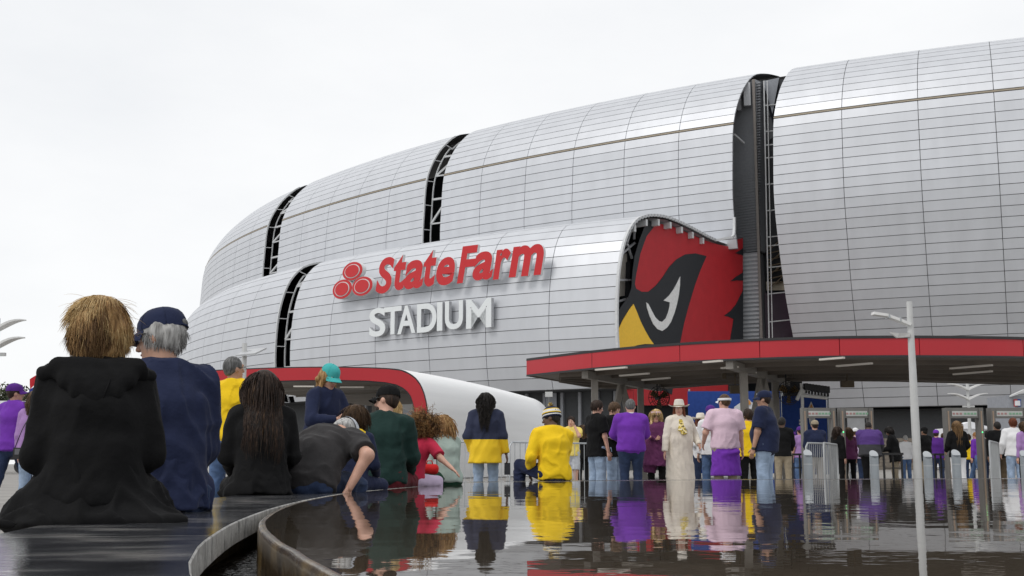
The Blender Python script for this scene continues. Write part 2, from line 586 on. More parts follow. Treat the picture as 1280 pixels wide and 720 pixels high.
# block wall: courses of real blocks near the gates, mortar behind
base_wall(CU, RU, phr, 8.6, 0, 3.62, M_mortar, 'block_wall')
bl = MB()
for r in range(9):
    z0 = r * 0.4
    off = 0.5 * (r % 2)
    for i in range(100):
        p0 = phiU(1020) + (i * 0.8 + off * 0.8) / RU
        p1 = p0 + 0.77 / RU
        vs = [shell_pt(CU, RU, p, z, n) for n in (8.5, 8.62) for z in (z0 + 0.015, z0 + 0.385) for p in (p0, p1)]
        bl.add(rel(vs), [(0, 1, 3, 2), (4, 5, 1, 0), (2, 3, 7, 6), (0, 2, 6, 4), (3, 1, 5, 7)])
bl.build('block_courses', M_brick, stadium, kind='stuff')

# ---------------------------------------------------------------- tower and glazed slot right of the mural
def pbox(mb, u0, u1, v0, v1, Y0, Y1, thick, mi=0):
    """upright slab whose face spans the given photo rectangle at distance Y0..Y1"""
    a = at_y(u0, v1, Y0)
    b = at_y(u1, v1, Y1)
    zt = at_y((u0 + u1) / 2, v0, (Y0 + Y1) / 2)[2]
    a, b = Vector(a), Vector(b)
    d = (b - a)
    d.z = 0
    n = Vector((-d.y, d.x, 0)).normalized() * thick
    b.z = a.z
    up = Vector((0, 0, zt - a.z))
    vs = [a, b, b + n, a + n]
    vs = [v - SO for v in vs] + [v + up - SO for v in vs]
    mb.add(vs, [(3, 2, 1, 0), (4, 5, 6, 7), (0, 1, 5, 4), (1, 2, 6, 5), (2, 3, 7, 6), (3, 0, 4, 7)], mi)
t = MB()
pbox(t, 914, 951, 103, 318, 144, 141.5, 3)
tower = t.build('tower', M_louv, stadium)
t = MB()
for v in np.arange(108, 318, 3.4):
    pbox(t, 914, 950.2, v, v + 1.9, 143.8, 141.3, 0.3)
t.build('ribbed_cladding', M_louv, tower, kind='stuff')
t = MB()
pbox(t, 927, 952.5, 316, 470, 142.5, 141.3, 5)
tl = t.build('lower_tower', M_louv, stadium)
t = MB()
for v in np.arange(318, 470, 5.2):
    pbox(t, 927, 949, v, v + 3.4, 142.3, 141.2, 0.35)
t.build('louvre_blades', M_louv2, tl, kind='stuff')
t = MB()
pbox(t, 930, 938.5, 103, 132, 141.2, 141, 0.5)
pbox(t, 922, 926, 122, 138, 142, 141.8, 0.5)
t.build('hanging_frame', M_louv2, tower)
t = MB()
t.bar(Vector(at_y(917.5, 168, 141)) - SO, Vector(at_y(930, 179, 142)) - SO, 0.22)
t.build('strut', M_steelw, tower)
t = MB()
pbox(t, 950.5, 953.8, 99, 440, 140.9, 140.8, 0.6)
t.build('edge_pipe', mat('taupe pipe', (0.19, 0.17, 0.155), rough=0.6), tower)
t = MB()
pbox(t, 953, 1000, 100, 470, 144.0, 143.0, 0.5)
gl = t.build('slot_glazing', M_dkglass, stadium)
for u, w in ((955.2, 1.3), (959.4, 1.0)):
    t = MB()
    t.bar(Vector(at_y(u - 0.5, 101, 141.0)) - SO, Vector(at_y(u + 6.5, 445, 141.0)) - SO, w * 0.1)
    t.build('mullion', M_steelw, gl)
for v in (130.5, 163, 180, 196, 229, 262, 295, 306, 333, 366, 401):
    t = MB()
    t.bar(Vector(at_y(954.5 + (v - 100) * .02, v + 1.5, 141.1)) - SO, Vector(at_y(990, v - 1.5, 141.6)) - SO, 0.13)
    t.build('transom', M_steelw, gl)
t = MB()
for i in range(7):                                        # stair lattice behind the glass line
    v = 305 + i * 8
    t.bar(Vector(at_y(959, v + 4, 141.9)) - SO, Vector(at_y(985, v - 2, 142.4)) - SO, 0.14)
    t.bar(Vector(at_y(961 + (i % 2) * 10, v + 8, 141.9)) - SO, Vector(at_y(974 + (i % 2) * 8, v - 4, 142.2)) - SO, 0.10)
t.build('stair_lattice', mat('rusty stair steel', (0.16, 0.12, 0.08), rough=0.7), gl)
t = MB()
pbox(t, 958, 989, 352, 363, 142.6, 142.3, 0.1)
t.build('landing_panel', mat('tan landing', (0.42, 0.37, 0.29), rough=0.8), gl)
t = MB()
pbox(t, 958, 992, 366, 445, 142.6, 142.3, 0.1)
t.build('purple_panel', mat('plum panel', (0.045, 0.022, 0.04), rough=0.5), gl)
p_ = [at_y(u, v, 141.3) for u, v in ((953.5, 101.5), (974, 97), (966, 140), (965.5, 142))]
b_ = [at_y(u, v, 146) for u, v in ((953.5, 101.5), (974, 97), (966, 140), (965.5, 142))]
t = MB()
t.add(rel(p_) + rel(b_), [(0, 1, 2, 3), (7, 6, 5, 4), (0, 4, 5, 1), (1, 5, 6, 2), (2, 6, 7, 3), (3, 7, 4, 0)])
t.build('gable_panel', M_wallgrey, stadium)

# ---------------------------------------------------------------- bird-head mural on the cut end of the lower shell
MA = np.array([*shell_pt(CL, RL, phiL(771), 15, 0)])
MBp = np.array([*shell_pt(CU, RU, pg3a, 28, 0)])
md = (MBp - MA)
md[2] = 0
md /= np.linalg.norm(md)
mn = np.array([md[1], -md[0], 0])            # faces the plaza
def mural(pts, off):
    return [Vector(at_plane(740 + x / 3.0, 240 + y / 3.0, MA - mn * 1.1 + mn * off, mn)) - SO for x, y in pts]
def sheet(name, pts, off, m, parent):
    P = mural(pts, off)
    n = len(P)
    bk = [p - Vector(mn) * 0.05 for p in P]
    mb = MB()
    mb.add(P + bk, [tuple(range(n))] + [(i, (i + 1) % n, n + (i + 1) % n, n + i) for i in range(n)])
    return mb.build(name, m, parent)
def smooth_pts(P, k=5, closed=True):
    P = np.array(P, float)
    n = len(P)
    o = []
    for i in range(n):
        p0, p1, p2, p3 = P[i - 1], P[i], P[(i + 1) % n], P[(i + 2) % n]
        for t in np.linspace(0, 1, k, endpoint=False):
            o.append(0.5 * (2 * p1 + (p2 - p0) * t + (2 * p0 - 5 * p1 + 4 * p2 - p3) * t * t + (3 * p1 - p0 - 3 * p2 + p3) * t ** 3))
    return np.array(o)
M_red = mat('mural red', srgb(176, 34, 42), rough=0.55, var=0.06, scale=1.0)
M_mblk = mat('mural black', (0.016, 0.018, 0.022), rough=0.55)
M_mwht = mat('mural white', (0.74, 0.74, 0.73), rough=0.55)
M_myel = mat('mural yellow', srgb(244, 196, 62), rough=0.55, var=0.04)
# dark recess behind the mural
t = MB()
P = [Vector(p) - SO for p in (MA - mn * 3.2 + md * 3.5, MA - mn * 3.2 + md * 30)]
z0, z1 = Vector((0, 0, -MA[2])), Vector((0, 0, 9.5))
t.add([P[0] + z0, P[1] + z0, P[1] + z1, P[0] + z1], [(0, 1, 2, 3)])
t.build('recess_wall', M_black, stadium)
red = sheet('mural', [(243, 118), (205, 166), (182, 230), (166, 310), (160, 350), (150, 372), (135, 396), (96, 450), (94, 520), (94, 640), (150, 800), (480, 800), (566, 800), (566, 172), (545, 178), (515, 205), (470, 196), (420, 180), (340, 145), (290, 124)], 0.0, M_red, stadium)
sheet('brow_patch', [(250, 108), (205, 166), (182, 230), (166, 310), (161, 345), (166, 362), (186, 374), (212, 374), (240, 351), (265, 320), (290, 281), (318, 252), (350, 234), (388, 230), (430, 240), (408, 290), (386, 350), (362, 430), (345, 495), (328, 580), (300, 760), (180, 700), (94, 640), (95, 450), (118, 418), (136, 395), (148, 360), (152, 300), (160, 240), (178, 180), (205, 110)], 0.06, M_mblk, red)
sheet('beak_patch', [(156, 420), (138, 444), (116, 480), (95, 525), (94, 600), (150, 582), (190, 574), (233, 572), (216, 548), (200, 520), (183, 486), (168, 448)], 0.12, M_myel, red)
sheet('beak_line', [(146, 585), (170, 575), (200, 570), (234, 571), (234, 600), (146, 600)], 0.18, M_mblk, red)
sheet('eye_patch', [(331, 317), (330, 350), (326, 385), (319, 420), (309, 455), (296, 488), (282, 508), (264, 521), (246, 514), (230, 495), (216, 464), (207, 435), (204, 414), (212, 420), (224, 444), (238, 470), (252, 484), (264, 487), (277, 474), (286, 452), (291, 430), (293, 414), (269, 407), (290, 388), (306, 366), (320, 340)], 0.12, M_mwht, red)
sheet('feather_patch', [(567, 210), (562, 214), (538, 229), (562, 236), (567, 238)], 0.06, M_mblk, red)
sheet('feather_patch', [(567, 290), (566, 302), (543, 316), (519, 335), (545, 331), (567, 332)], 0.06, M_mblk, red)
sheet('feather_patch', [(567, 350), (566, 372), (555, 392), (540, 422), (520, 446), (496, 464), (512, 467), (531, 476), (528, 500), (521, 540), (515, 600), (510, 800), (567, 800)], 0.06, M_mblk, red)
# edge trim, soffit ledge and brackets along the cut
cut = [np.array(shell_pt(CL, RL, phiL(771), *prof_at(PL, SL, s), 0.242)) for s in np.arange(SL[0], s_of_z(PL[:205], SL[:205], 26.8) + 15.5, 0.6)]
up = [np.array(shell_pt(CU, RU, pg3a, z, n, 0.15)) for z, n in [(27.0, -1.2), (27.3, -0.75), (28.2, -0.55), (29.5, -0.5)]]
path = [p for p in cut if np.dot(p - MA, md) < np.dot(up[0] - MA, md) - 0.6] + up
t = MB()
for a, b in zip(path[:-1], path[1:]):
    t.bar(Vector(a) - SO, Vector(b) - SO, 0.30, 0.26)
trim = t.build('cut_edge_trim', M_steelw, stadium)
t = MB()
led = [p for p in path if p[2] > 24.5 and np.dot(p - MA, md) < 22.5]
for off in (0.35,):
    v = [Vector(p) - Vector((0, 0, off)) - SO for p in led] + [Vector(p - mn * 1.6) - Vector((0, 0, off + .1)) - SO for p in led]
    n = len(led)
    t.add(v, [(i, i + 1, n + i + 1, n + i) for i in range(n - 1)])
t.build('ledge_soffit', M_wallgrey, trim)
for i in range(3, len(led) - 2, 4):
    t = MB()
    p = led[i]
    t.bar(Vector(p) - Vector((0, 0, .75)) - SO, Vector(p - mn * 1.4) - Vector((0, 0, .75)) - SO, 0.35, 0.7)
    t.build('ledge_bracket', M_steelw, trim)
for i in range(len(led) - 1):
    t = MB()
    p = led[i]
    t.bar(Vector(p) + Vector(mn) * 0.16 - Vector((0, 0, .05)) - SO, Vector(led[i + 1] * .4 + p * .6) + Vector(mn) * 0.16 - Vector((0, 0, .05)) - SO, 0.06, 0.34)
    t.build('trim_tooth', M_louv2, trim)
# open steel and service panel seen at the left of the mural
for a, b in (((118, 150), (150, 250)), ((150, 130), (128, 200)), ((140, 110), (205, 120)), ((160, 120), (158, 178)), ((115, 230), (160, 190)), ((100, 330), (150, 330)), ((100, 410), (148, 395))):
    A, B = mural([a], -1.0)[0], mural([b], -1.0)[0]
    t = MB()
    t.bar(A, B, 0.2)
    t.build('recess_strut', M_louv2, stadium)
sheet('service_panel', [(106, 232), (131, 230), (134, 388), (103, 392)], -1.6, mat('beige service panel', (0.42, 0.40, 0.36), rough=0.7), stadium)

# ---------------------------------------------------------------- roof-side sign letters
M_sred = mat('sign red', srgb(196, 32, 38), rough=0.45, var=0.03)
M_swht = mat('sign white', (0.76, 0.79, 0.80), rough=0.5, var=0.03)
M_sside = mat('sign return', (0.62, 0.63, 0.64), rough=0.5)
def glyph(ch, shear, offset, ext):
    cu = bpy.data.curves.new('glyph', 'FONT')
    cu.body = ch
    cu.size = 1.0
    cu.shear = shear
    cu.offset = offset
    cu.extrude = ext
    cu.resolution_u = 6
    o = bpy.data.objects.new('glyph', cu)
    COL.objects.link(o)
    bpy.context.view_layer.update()
    me = bpy.data.meshes.new_from_object(o.evaluated_get(bpy.context.evaluated_depsgraph_get()))
    bpy.data.objects.remove(o)
    bpy.data.curves.remove(cu)
    return me
def face_frame(u, v, proud):
    phi = cyl_phi(u, v, CL, RL + proud)
    c, s = math.cos(phi), math.sin(phi)
    P = at_plane(u, v, np.array([CL[0] + (RL + proud) * c, CL[1] + (RL + proud) * s, 0]), np.array([c, s, 0]))
    return Vector(P), Vector((-s, c, 0)), Vector((c, s, 0))
def put_letter(ch, u0, u1, vb0, vb1, vt, shear, offset, mats, parent, proud, thick):
    """letter fills photo box u0..u1 with its base on the line vb0->vb1 and its top at vt (left end)"""
    P0, ex, en = face_frame(u0, vb0, proud)
    P1, _, _ = face_frame(u1, vb1, proud)
    T, _, _ = face_frame(u0, vt, proud)
    w = (P1 - P0).length
    ex = (P1 - P0).normalized()
    ex.z = 0
    ex.normalize()
    en = Vector((ex.y, -ex.x, 0))
    h = T.z - P0.z
    me = glyph(ch, shear, offset, 0.05)
    xs = np.array([v.co for v in me.vertices])
    lo, hi = xs.min(0), xs.max(0)
    M = Matrix((ex, Vector((0, 0, 1)), en)).transposed()
    for v in me.vertices:
        c = (np.array(v.co) - lo) / (hi - lo)
        q = Vector((c[0] * w, c[1] * h, (c[2] - 1) * thick))
        v.co = M @ q
    me.materials.clear()
    me.materials.append(mats[0])
    me.materials.append(mats[1])
    me.update()
    for p in me.polygons:
        p.material_index = 0 if p.normal.dot(en) > 0.7 else 1
        p.use_smooth = False
    o = bpy.data.objects.new('letter', me)
    COL.objects.link(o)
    o.parent = parent
    base = Vector(parent.location)
    o.location = Vector((P0.x, P0.y, P0.z)) - base
    return o
zx = lambda x: 400 + x / 4.0
zy = lambda y: 280 + y / 4.0
s1 = thing('rooftop_sign', 'big red slanted lettering with three-oval emblem on the curved silver shell', 'sign', face_frame(560, 345, 0.9)[0])
for ch, a, b, y0, y1, yt in (('S', 277, 370, 352, 338, 175), ('t', 367, 430, 334, 326, 160), ('a', 418, 518, 329, 317, 188), ('t', 516, 582, 316, 308, 136), ('e', 580, 674, 311, 300, 172), ('F', 684, 790, 298, 284, 116), ('a', 762, 866, 285, 275, 144), ('r', 864, 955, 279, 270, 130), ('m', 943, 1120, 268, 252, 115)):
    put_letter(ch, zx(a), zx(b), zy(y0), zy(y1), zy(yt), 0.22, 0.034, (M_sred, M_sside), s1, 0.75, 0.42)
def oval(u, v, ru, rv):
    P, ex, en = face_frame(u, v, 0.9)
    A, _, _ = face_frame(u + ru, v, 0.9)
    T, _, _ = face_frame(u, v - rv, 0.9)
    rx, rz = (A - P).length, T.z - P.z
    base = P - Vector(s1.location)
    def disc(k, d0, d1, name, m, par, kin=None, cx=0, tilt=0.25):
        mb = MB()
        n = 40
        pl = []
        for i in range(n):
            a = 2 * math.pi * i / n
            x, y = math.cos(a) * rx * k, math.sin(a) * rz * k
            pl.append((x + y * tilt * .25, y + x * tilt * 0.0))
        if kin is None:
            mb.prism(pl, base + en * d0, ex, Vector((0, 0, 1)), en * (d1 - d0))
        else:
            q = [(x * kin, y * kin) for x, y in pl]
            vs = [base + en * d1 + ex * x + Vector((0, 0, y)) for x, y in pl] + [base + en * d1 + ex * x + Vector((0, 0, y)) for x, y in q]
            mb.add(vs, [(i, (i + 1) % n, n + (i + 1) % n, n + i) for i in range(n)])
        return mb.build(name, m, par)
    d = disc(1.0, -0.55, 0.0, 'emblem_disc', M_sside, s1)
    disc(0.965, 0.0, 0.05, 'emblem_face', M_sred, d)
    disc(0.74, 0.05, 0.09, 'emblem_ring', M_sside, d)
    disc(0.66, 0.09, 0.14, 'emblem_core', M_sred, d)
oval(zx(163), zy(236), 12.8, 11.6)
oval(zx(112), zy(326), 12.4, 12.2)
oval(zx(212), zy(311), 13.2, 12.2)
s2 = thing('rooftop_sign', 'white block capitals mounted below the red lettering on the silver shell', 'sign', face_frame(537, 418, 0.9)[0])
for ch, a, b, y0, y1, yt in (('S', 245, 326, 567, 557, 425), ('T', 318, 406, 556, 549, 418), ('A', 386, 476, 552, 544, 412), ('D', 484, 582, 545, 537, 402), ('I', 584, 611, 535, 533, 392), ('U', 624, 714, 530, 523, 388), ('M', 730, 856, 525, 515, 380)):
    put_letter(ch, zx(a), zx(b), zy(y0), zy(y1), zy(yt), 0.0, 0.022, (M_swht, mat('sign grey return', (0.45, 0.46, 0.48), rough=0.5)), s2, 0.75, 0.5)
# ================================================================ FOUNTAIN: stone bench ring, steel rim, water
BZ = 0.45                                    # bench top
def crom(P, k=8, closed=False):
    P = np.array(P, float)
    n = len(P)
    o = []
    rng = range(n) if closed else range(n - 1)
    for i in rng:
        if closed:
            p0, p1, p2, p3 = P[i - 1], P[i], P[(i + 1) % n], P[(i + 2) % n]
        else:
            p0, p1, p2, p3 = P[max(i - 1, 0)], P[i], P[i + 1], P[min(i + 2, n - 1)]
        for t in np.linspace(0, 1, k, endpoint=False):
            o.append(0.5 * (2 * p1 + (p2 - p0) * t + (2 * p0 - 5 * p1 + 4 * p2 - p3) * t * t + (3 * p1 - p0 - 3 * p2 + p3) * t ** 3))
    if not closed:
        o.append(P[-1])
    return np.array(o)
edge_px = [(242, 724), (245, 690), (262, 672), (300, 650), (350, 632.5), (400, 621.5), (450, 614.5), (540, 606.8), (600, 603)]
inner = [at_z(u, v, BZ)[:2] for u, v in edge_px]
far_pts = [(1.0, 14.3), (3.2, 15.4), (6.5, 16.3), (11, 17.0), (17, 16.6), (23, 13), (26, 5), (22, -5), (12, -10), (4, -7), (1.0, -2.6), (0.05, 0.2)]
inner_loop = crom(inner + [np.array(p) for p in far_pts], 10, True)
d_ = np.roll(inner_loop, -1, 0) - np.roll(inner_loop, 1, 0)
nrm_ = np.stack([-d_[:, 1], d_[:, 0]], 1)
nrm_ /= np.linalg.norm(nrm_, axis=1)[:, None]           # loop runs clockwise seen from above, so this points outward
outer_loop = inner_loop + nrm_ * 0.62

M_slabtop = mat('wet dark granite', (0.06, 0.062, 0.066), rough=0.12, spec=0.5, scale=3.0, stretch=(1.0, 1.8, 1), bump=0.3, bscale=34, bdist=0.003,
                ramp=[(0.30, (0.018, 0.019, 0.022)), (0.47, (0.045, 0.047, 0.052)), (0.57, (0.11, 0.11, 0.112)), (0.70, (0.27, 0.262, 0.25))])
M_slabside = mat('slab edge concrete', (0.36, 0.355, 0.34), rough=0.7, var=0.4, scale=14, bump=0.5, bscale=60,
                 ramp=[(0.30, (0.13, 0.13, 0.125)), (0.5, (0.33, 0.325, 0.31)), (0.75, (0.48, 0.475, 0.455))])
M_gutter = mat('stained gutter wall', (0.075, 0.06, 0.045), rough=0.45, scale=6, bump=0.5, bscale=25,
               ramp=[(0.3, (0.03, 0.026, 0.022)), (0.5, (0.17, 0.145, 0.11)), (0.8, (0.34, 0.30, 0.23))])
fountain = thing('fountain', 'round dark granite fountain bench ringing the still brown pool', 'fountain', (0, 0, 0))
N = len(inner_loop)
ln = np.r_[0, np.cumsum(np.linalg.norm(np.diff(np.vstack([inner_loop, inner_loop[:1]]), axis=0), axis=1))]
tot = ln[-1]
def at_len(loop, s):
    s = s % tot
    L2 = np.vstack([loop, loop[:1]])
    return np.array([np.interp(s, ln, L2[:, 0]), np.interp(s, ln, L2[:, 1])])
SLAB = 1.86
ns = int(tot / SLAB)
start = 1.32
for i in range(ns):
    s0 = start + i * tot / ns + 0.004
    s1 = start + (i + 1) * tot / ns - 0.004
    ss = np.linspace(s0, s1, 9)
    I = [at_len(inner_loop, s) for s in ss]
    O = [at_len(outer_loop, s) for s in ss]
    k = len(ss)
    b_ = 0.004                                # small arris
    vs = []
    for dz, e in ((0, b_), (-b_, 0), (-0.075, 0)):
        for p, q in zip(I, O):
            n_ = (q - p) / np.linalg.norm(q - p)
            vs.append((*(p + n_ * e), BZ + dz))
        for p, q in zip(I, O):
            n_ = (q - p) / np.linalg.norm(q - p)
            vs.append((*(q - n_ * e), BZ + dz))
    fs, mi = [], []
    for j in range(k - 1):
        fs.append((j, j + 1, k + j + 1, k + j)); mi.append(0)
        for r in (0, 1):
            a, b = r * 2 * k, (r + 1) * 2 * k
            fs.append((a + j + 1, a + j, b + j, b + j + 1)); mi.append(1)
            fs.append((a + k + j, a + k + j + 1, b + k + j + 1, b + k + j)); mi.append(1)
    for j in (0, k - 1):
        fs.append((j, k + j, 2 * k + k + j, 2 * k + j)); mi.append(1)
        fs.append((2 * k + j, 3 * k + j, 5 * k + j, 4 * k + j)); mi.append(1)
    me = mesh('bench_slab', vs, fs)
    o = link('bench_slab', me, [M_slabtop, M_slabside], fountain)
    me.polygons.foreach_set('material_index', mi)
# bench wall under the slabs, set back on both sides
t = MB()
iw, ow = inner_loop + nrm_ * 0.09, outer_loop - nrm_ * 0.09
vs = [(*p, BZ - 0.076) for p in iw] + [(*p, 0.0) for p in iw] + [(*p, BZ - 0.076) for p in ow] + [(*p, 0.0) for p in ow]
fs = []
for j in range(N):
    k = (j + 1) % N
    fs += [(j, k, N + k, N + j), (2 * N + k, 2 * N + j, 3 * N + j, 3 * N + k)]
t.add(vs, fs)
t.build('bench_wall', M_gutter, fountain)
# rim: thin steel lip; wide gutter near the camera, closing up to the bench further on
def gap_of(p):
    if p[0] < 6 and p[1] < 8:
        return float(np.interp(p[1], [-3, 2.0, 2.4, 2.8, 3.2, 3.7, 4.3, 5.1, 6.3], [0.27, 0.262, 0.25, 0.225, 0.185, 0.135, 0.09, 0.058, 0.03]))
    return 0.03
rim_all = np.array([p - n_ * gap_of(p) for p, n_ in zip(inner_loop, nrm_)])
K = len(rim_all)
dr = np.roll(rim_all, -1, 0) - np.roll(rim_all, 1, 0)
nr = np.stack([-dr[:, 1], dr[:, 0]], 1)
nr /= np.linalg.norm(nr, axis=1)[:, None]
WZ = BZ - 0.001
M_rim = mat('wet brown steel rim', (0.17, 0.125, 0.075), rough=0.24, metal=0.2, scale=7, bump=0.3, bscale=30,
            ramp=[(0.3, (0.025, 0.017, 0.010)), (0.52, (0.085, 0.058, 0.030)), (0.75, (0.24, 0.165, 0.07))])
t = MB()
prof = [(-0.006, WZ - 0.05), (-0.005, WZ + 0.0002), (0.006, WZ + 0.0006), (0.016, WZ - 0.003), (0.02, WZ - 0.02), (0.02, 0.03)]
vs = [(*(rim_all[j] + nr[j] * o_), z) for o_, z in prof for j in range(K)]
fs = [(r * K + j, r * K + (j + 1) % K, (r + 1) * K + (j + 1) % K, (r + 1) * K + j) for r in range(len(prof) - 1) for j in range(K)]
t.add(vs, fs)
t.build('pool_rim', M_rim, fountain, smooth=True)
# gutter bottom water
def fill_loop(loop, z, name, m, kind=None, parent=None):
    bm = bmesh.new()
    vv = [bm.verts.new((p[0], p[1], z)) for p in loop]
    f_ = bm.faces.new(vv)
    bmesh.ops.triangulate(bm, faces=[f_])
    bmesh.ops.recalc_face_normals(bm, faces=bm.faces)
    for f_ in bm.faces:
        if f_.normal.z < 0:
            f_.normal_flip()
    me = bpy.data.meshes.new(name)
    bm.to_mesh(me)
    bm.free()
    return link(name, me, m, parent, kind)
M_gw = mat('gutter water', (0.02, 0.018, 0.015), rough=0.12, bump=0.9, bscale=26, bdist=0.03, var=0.5)
fill_loop(inner_loop + nrm_ * 0.1, 0.29, 'gutter_water', M_gw, 'structure')
# water body
M_water = bpy.data.materials.new('pool water')
M_water.use_nodes = True
wt = M_water.node_tree
wb = wt.nodes['Principled BSDF']
wb.inputs['Base Color'].default_value = (0.062, 0.050, 0.037, 1)
wb.inputs['Roughness'].default_value = 0.015
wb.inputs['IOR'].default_value = 1.45
wb.inputs['Specular IOR Level'].default_value = 0.6
tc = wt.nodes.new('ShaderNodeTexCoord')
def wnoise(scale, st, detail=2.0):
    mp = wt.nodes.new('ShaderNodeMapping')
    mp.inputs['Scale'].default_value = st
    n = wt.nodes.new('ShaderNodeTexNoise')
    n.inputs['Scale'].default_value = scale
    n.inputs['Detail'].default_value = detail
    wt.links.new(tc.outputs['Object'], mp.inputs[0])
    wt.links.new(mp.outputs[0], n.inputs['Vector'])
    return n
n1, n2, n3 = wnoise(1.1, (1, 1, 1)), wnoise(5.0, (1, 1, 1), 3), wnoise(0.10, (1, 1, 1), 1)
# calmer on the left, livelier towards the jets on the right
sx = wt.nodes.new('ShaderNodeSeparateXYZ')
wt.links.new(tc.outputs['Object'], sx.inputs[0])
mr = wt.nodes.new('ShaderNodeMapRange')
mr.inputs[1].default_value = -0.5
mr.inputs[2].default_value = 7.0
mr.inputs[3].default_value = 0.10
mr.inputs[4].default_value = 0.75
wt.links.new(sx.outputs[0], mr.inputs[0])
m1 = wt.nodes.new('ShaderNodeMath'); m1.operation = 'MULTIPLY'
wt.links.new(n2.outputs[0], m1.inputs[0]); wt.links.new(mr.outputs[0], m1.inputs[1])
m2 = wt.nodes.new('ShaderNodeMath'); m2.operation = 'MULTIPLY_ADD'
m2.inputs[1].default_value = 0.9
wt.links.new(n1.outputs[0], m2.inputs[0]); wt.links.new(m1.outputs[0], m2.inputs[2])
bp = wt.nodes.new('ShaderNodeBump')
bp.inputs['Strength'].default_value = 1.0
bp.inputs['Distance'].default_value = 0.0036
wt.links.new(m2.outputs[0], bp.inputs['Height'])
wt.links.new(bp.outputs[0], wb.inputs['Normal'])
fill_loop(rim_all - nr * 0.002, WZ, 'water', M_water, 'structure')

# ================================================================ CANOPIES
M_cred = mat('canopy red', srgb(178, 30, 42), rough=0.4, var=0.04, scale=0.6)
M_cedge = mat('canopy black edge', (0.02, 0.02, 0.022), rough=0.5)
M_cund = mat('taupe canopy deck', (0.17, 0.145, 0.122), rough=0.7, var=0.15, scale=0.7)
M_cbeam = mat('taupe steel', (0.27, 0.25, 0.225), rough=0.6)
M_cwhite = mat('white metal skin', (0.86, 0.865, 0.865), rough=0.42, var=0.04, scale=0.8, stretch=(0.2, 0.2, 4), bump=0.1, bscale=5, bdist=0.01)
M_lamp = mat('canopy strip lamp', (0.45, 0.42, 0.38), emit=0.16, var=0)
CZB = 4.2
canopy = thing('canopy', 'long curved entrance canopy with red fascia and brown underside', 'canopy', at_z(900, 452, CZB) * np.array([1, 1, 0]))
CO = Vector(canopy.location)
fpx = [(658, 470.5), (700, 466), (740, 462), (795, 457.5), (850, 454), (900, 451.5), (950, 449.5), (1000, 448), (1050, 447), (1100, 446.6), (1150, 446.5), (1215, 447), (1280, 448), (1400, 452), (1560, 460)]
front = crom([at_z(u, v, CZB)[:2] for u, v in fpx], 4)
bpx = [(661, 471), (700, 477.5), (740, 485), (790, 486.5), (838, 486), (880, 483), (917, 480.7), (950, 479), (981, 477.5), (1020, 477), (1057, 477), (1110, 477.3), (1160, 478.5), (1240, 480.5), (1400, 484)]
backp = crom([at_z(u, v, CZB)[:2] for u, v in bpx], 4)
K2 = len(front)
def strip(A, zA, B, zB_):
    v = [(*p, zA) for p in A] + [(*p, zB_) for p in B]
    k = len(A)
    return [Vector(p) - CO for p in v], [(i, i + 1, k + i + 1, k + i) for i in range(k - 1)]
def fascia_panels(curve, z0, z1, n):
    """fascia split into sheet-metal lengths"""
    k = len(curve)
    idx = np.linspace(0, k - 1, n + 1).astype(int)
    for a, b in zip(idx[:-1], idx[1:]):
        seg = [np.array(p) for p in curve[a:b + 1]]
        d = (seg[-1] - seg[0]) / np.linalg.norm(seg[-1] - seg[0])
        seg[0] = seg[0] + d * 0.012
        seg[-1] = seg[-1] - d * 0.012
        inn = [p + np.array([0.0, 0.12]) for p in seg]
        m = len(seg)
        v = [(*p, z0 + 0.07) for p in seg] + [(*p, z1 - 0.09) for p in seg] + [(*p, z0 + 0.07) for p in inn] + [(*p, z1 - 0.09) for p in inn]
        f = [(i, i + 1, m + i + 1, m + i) for i in range(m - 1)]
        f += [(2 * m + i + 1, 2 * m + i, i, i + 1) for i in range(m - 1)] + [(m + i, m + i + 1, 3 * m + i + 1, 3 * m + i) for i in range(m - 1)]
        f += [(0, m, 3 * m, 2 * m), (m - 1, 2 * m - 1, 4 * m - 1, 3 * m - 1)]
        link('fascia_panel', mesh('fascia_panel', [Vector(p) - CO for p in v], f), M_cred, canopy)
FH = 0.73
fascia_panels(front, CZB, CZB + FH, 7)
t = MB()
for z0, z1 in ((CZB, CZB + 0.068), (CZB + FH - 0.088, CZB + FH)):
    f2 = [p + np.array([0, -0.03]) for p in front]
    f3 = [p + np.array([0, 0.13]) for p in front]
    v = [(*p, z0) for p in f2] + [(*p, z1) for p in f2] + [(*p, z0) for p in f3] + [(*p, z1) for p in f3]
    k = len(front)
    f = [(i, i + 1, k + i + 1, k + i) for i in range(k - 1)] + [(2 * k + i, 2 * k + i + 1, i + 1, i) for i in range(k - 1)] + [(k + i, k + i + 1, 3 * k + i + 1, 3 * k + i) for i in range(k - 1)]
    f += [(0, k, 3 * k, 2 * k)]
    t.add([Vector(p) - CO for p in v], f)
t.build('fascia_edge', M_cedge, canopy)
t = MB()
t.add(*strip([p + np.array([0, .1]) for p in front], CZB + 0.05, [backp[min(int(i * len(backp) / K2), len(backp) - 1)] for i in range(K2)], CZB + 0.05))
t.build('deck', M_cund, canopy)
t = MB()
t.add(*strip(front, CZB + FH - 0.02, [backp[min(int(i * len(backp) / K2), len(backp) - 1)] for i in range(K2)], CZB + FH - 0.02))
t.build('roof_sheet', M_silver, canopy)
t = MB()
for a, b in zip(backp[:-1], backp[1:]):
    t.bar(Vector((*a, CZB + 0.12)) - CO, Vector((*b, CZB + 0.12)) - CO, 0.1, 0.22)
t.build('back_edge', M_cund, canopy)
bi = np.interp(np.linspace(0, 1, K2), np.linspace(0, 1, len(backp)), np.arange(len(backp)))
bk = np.array([backp[int(round(i))] for i in bi])
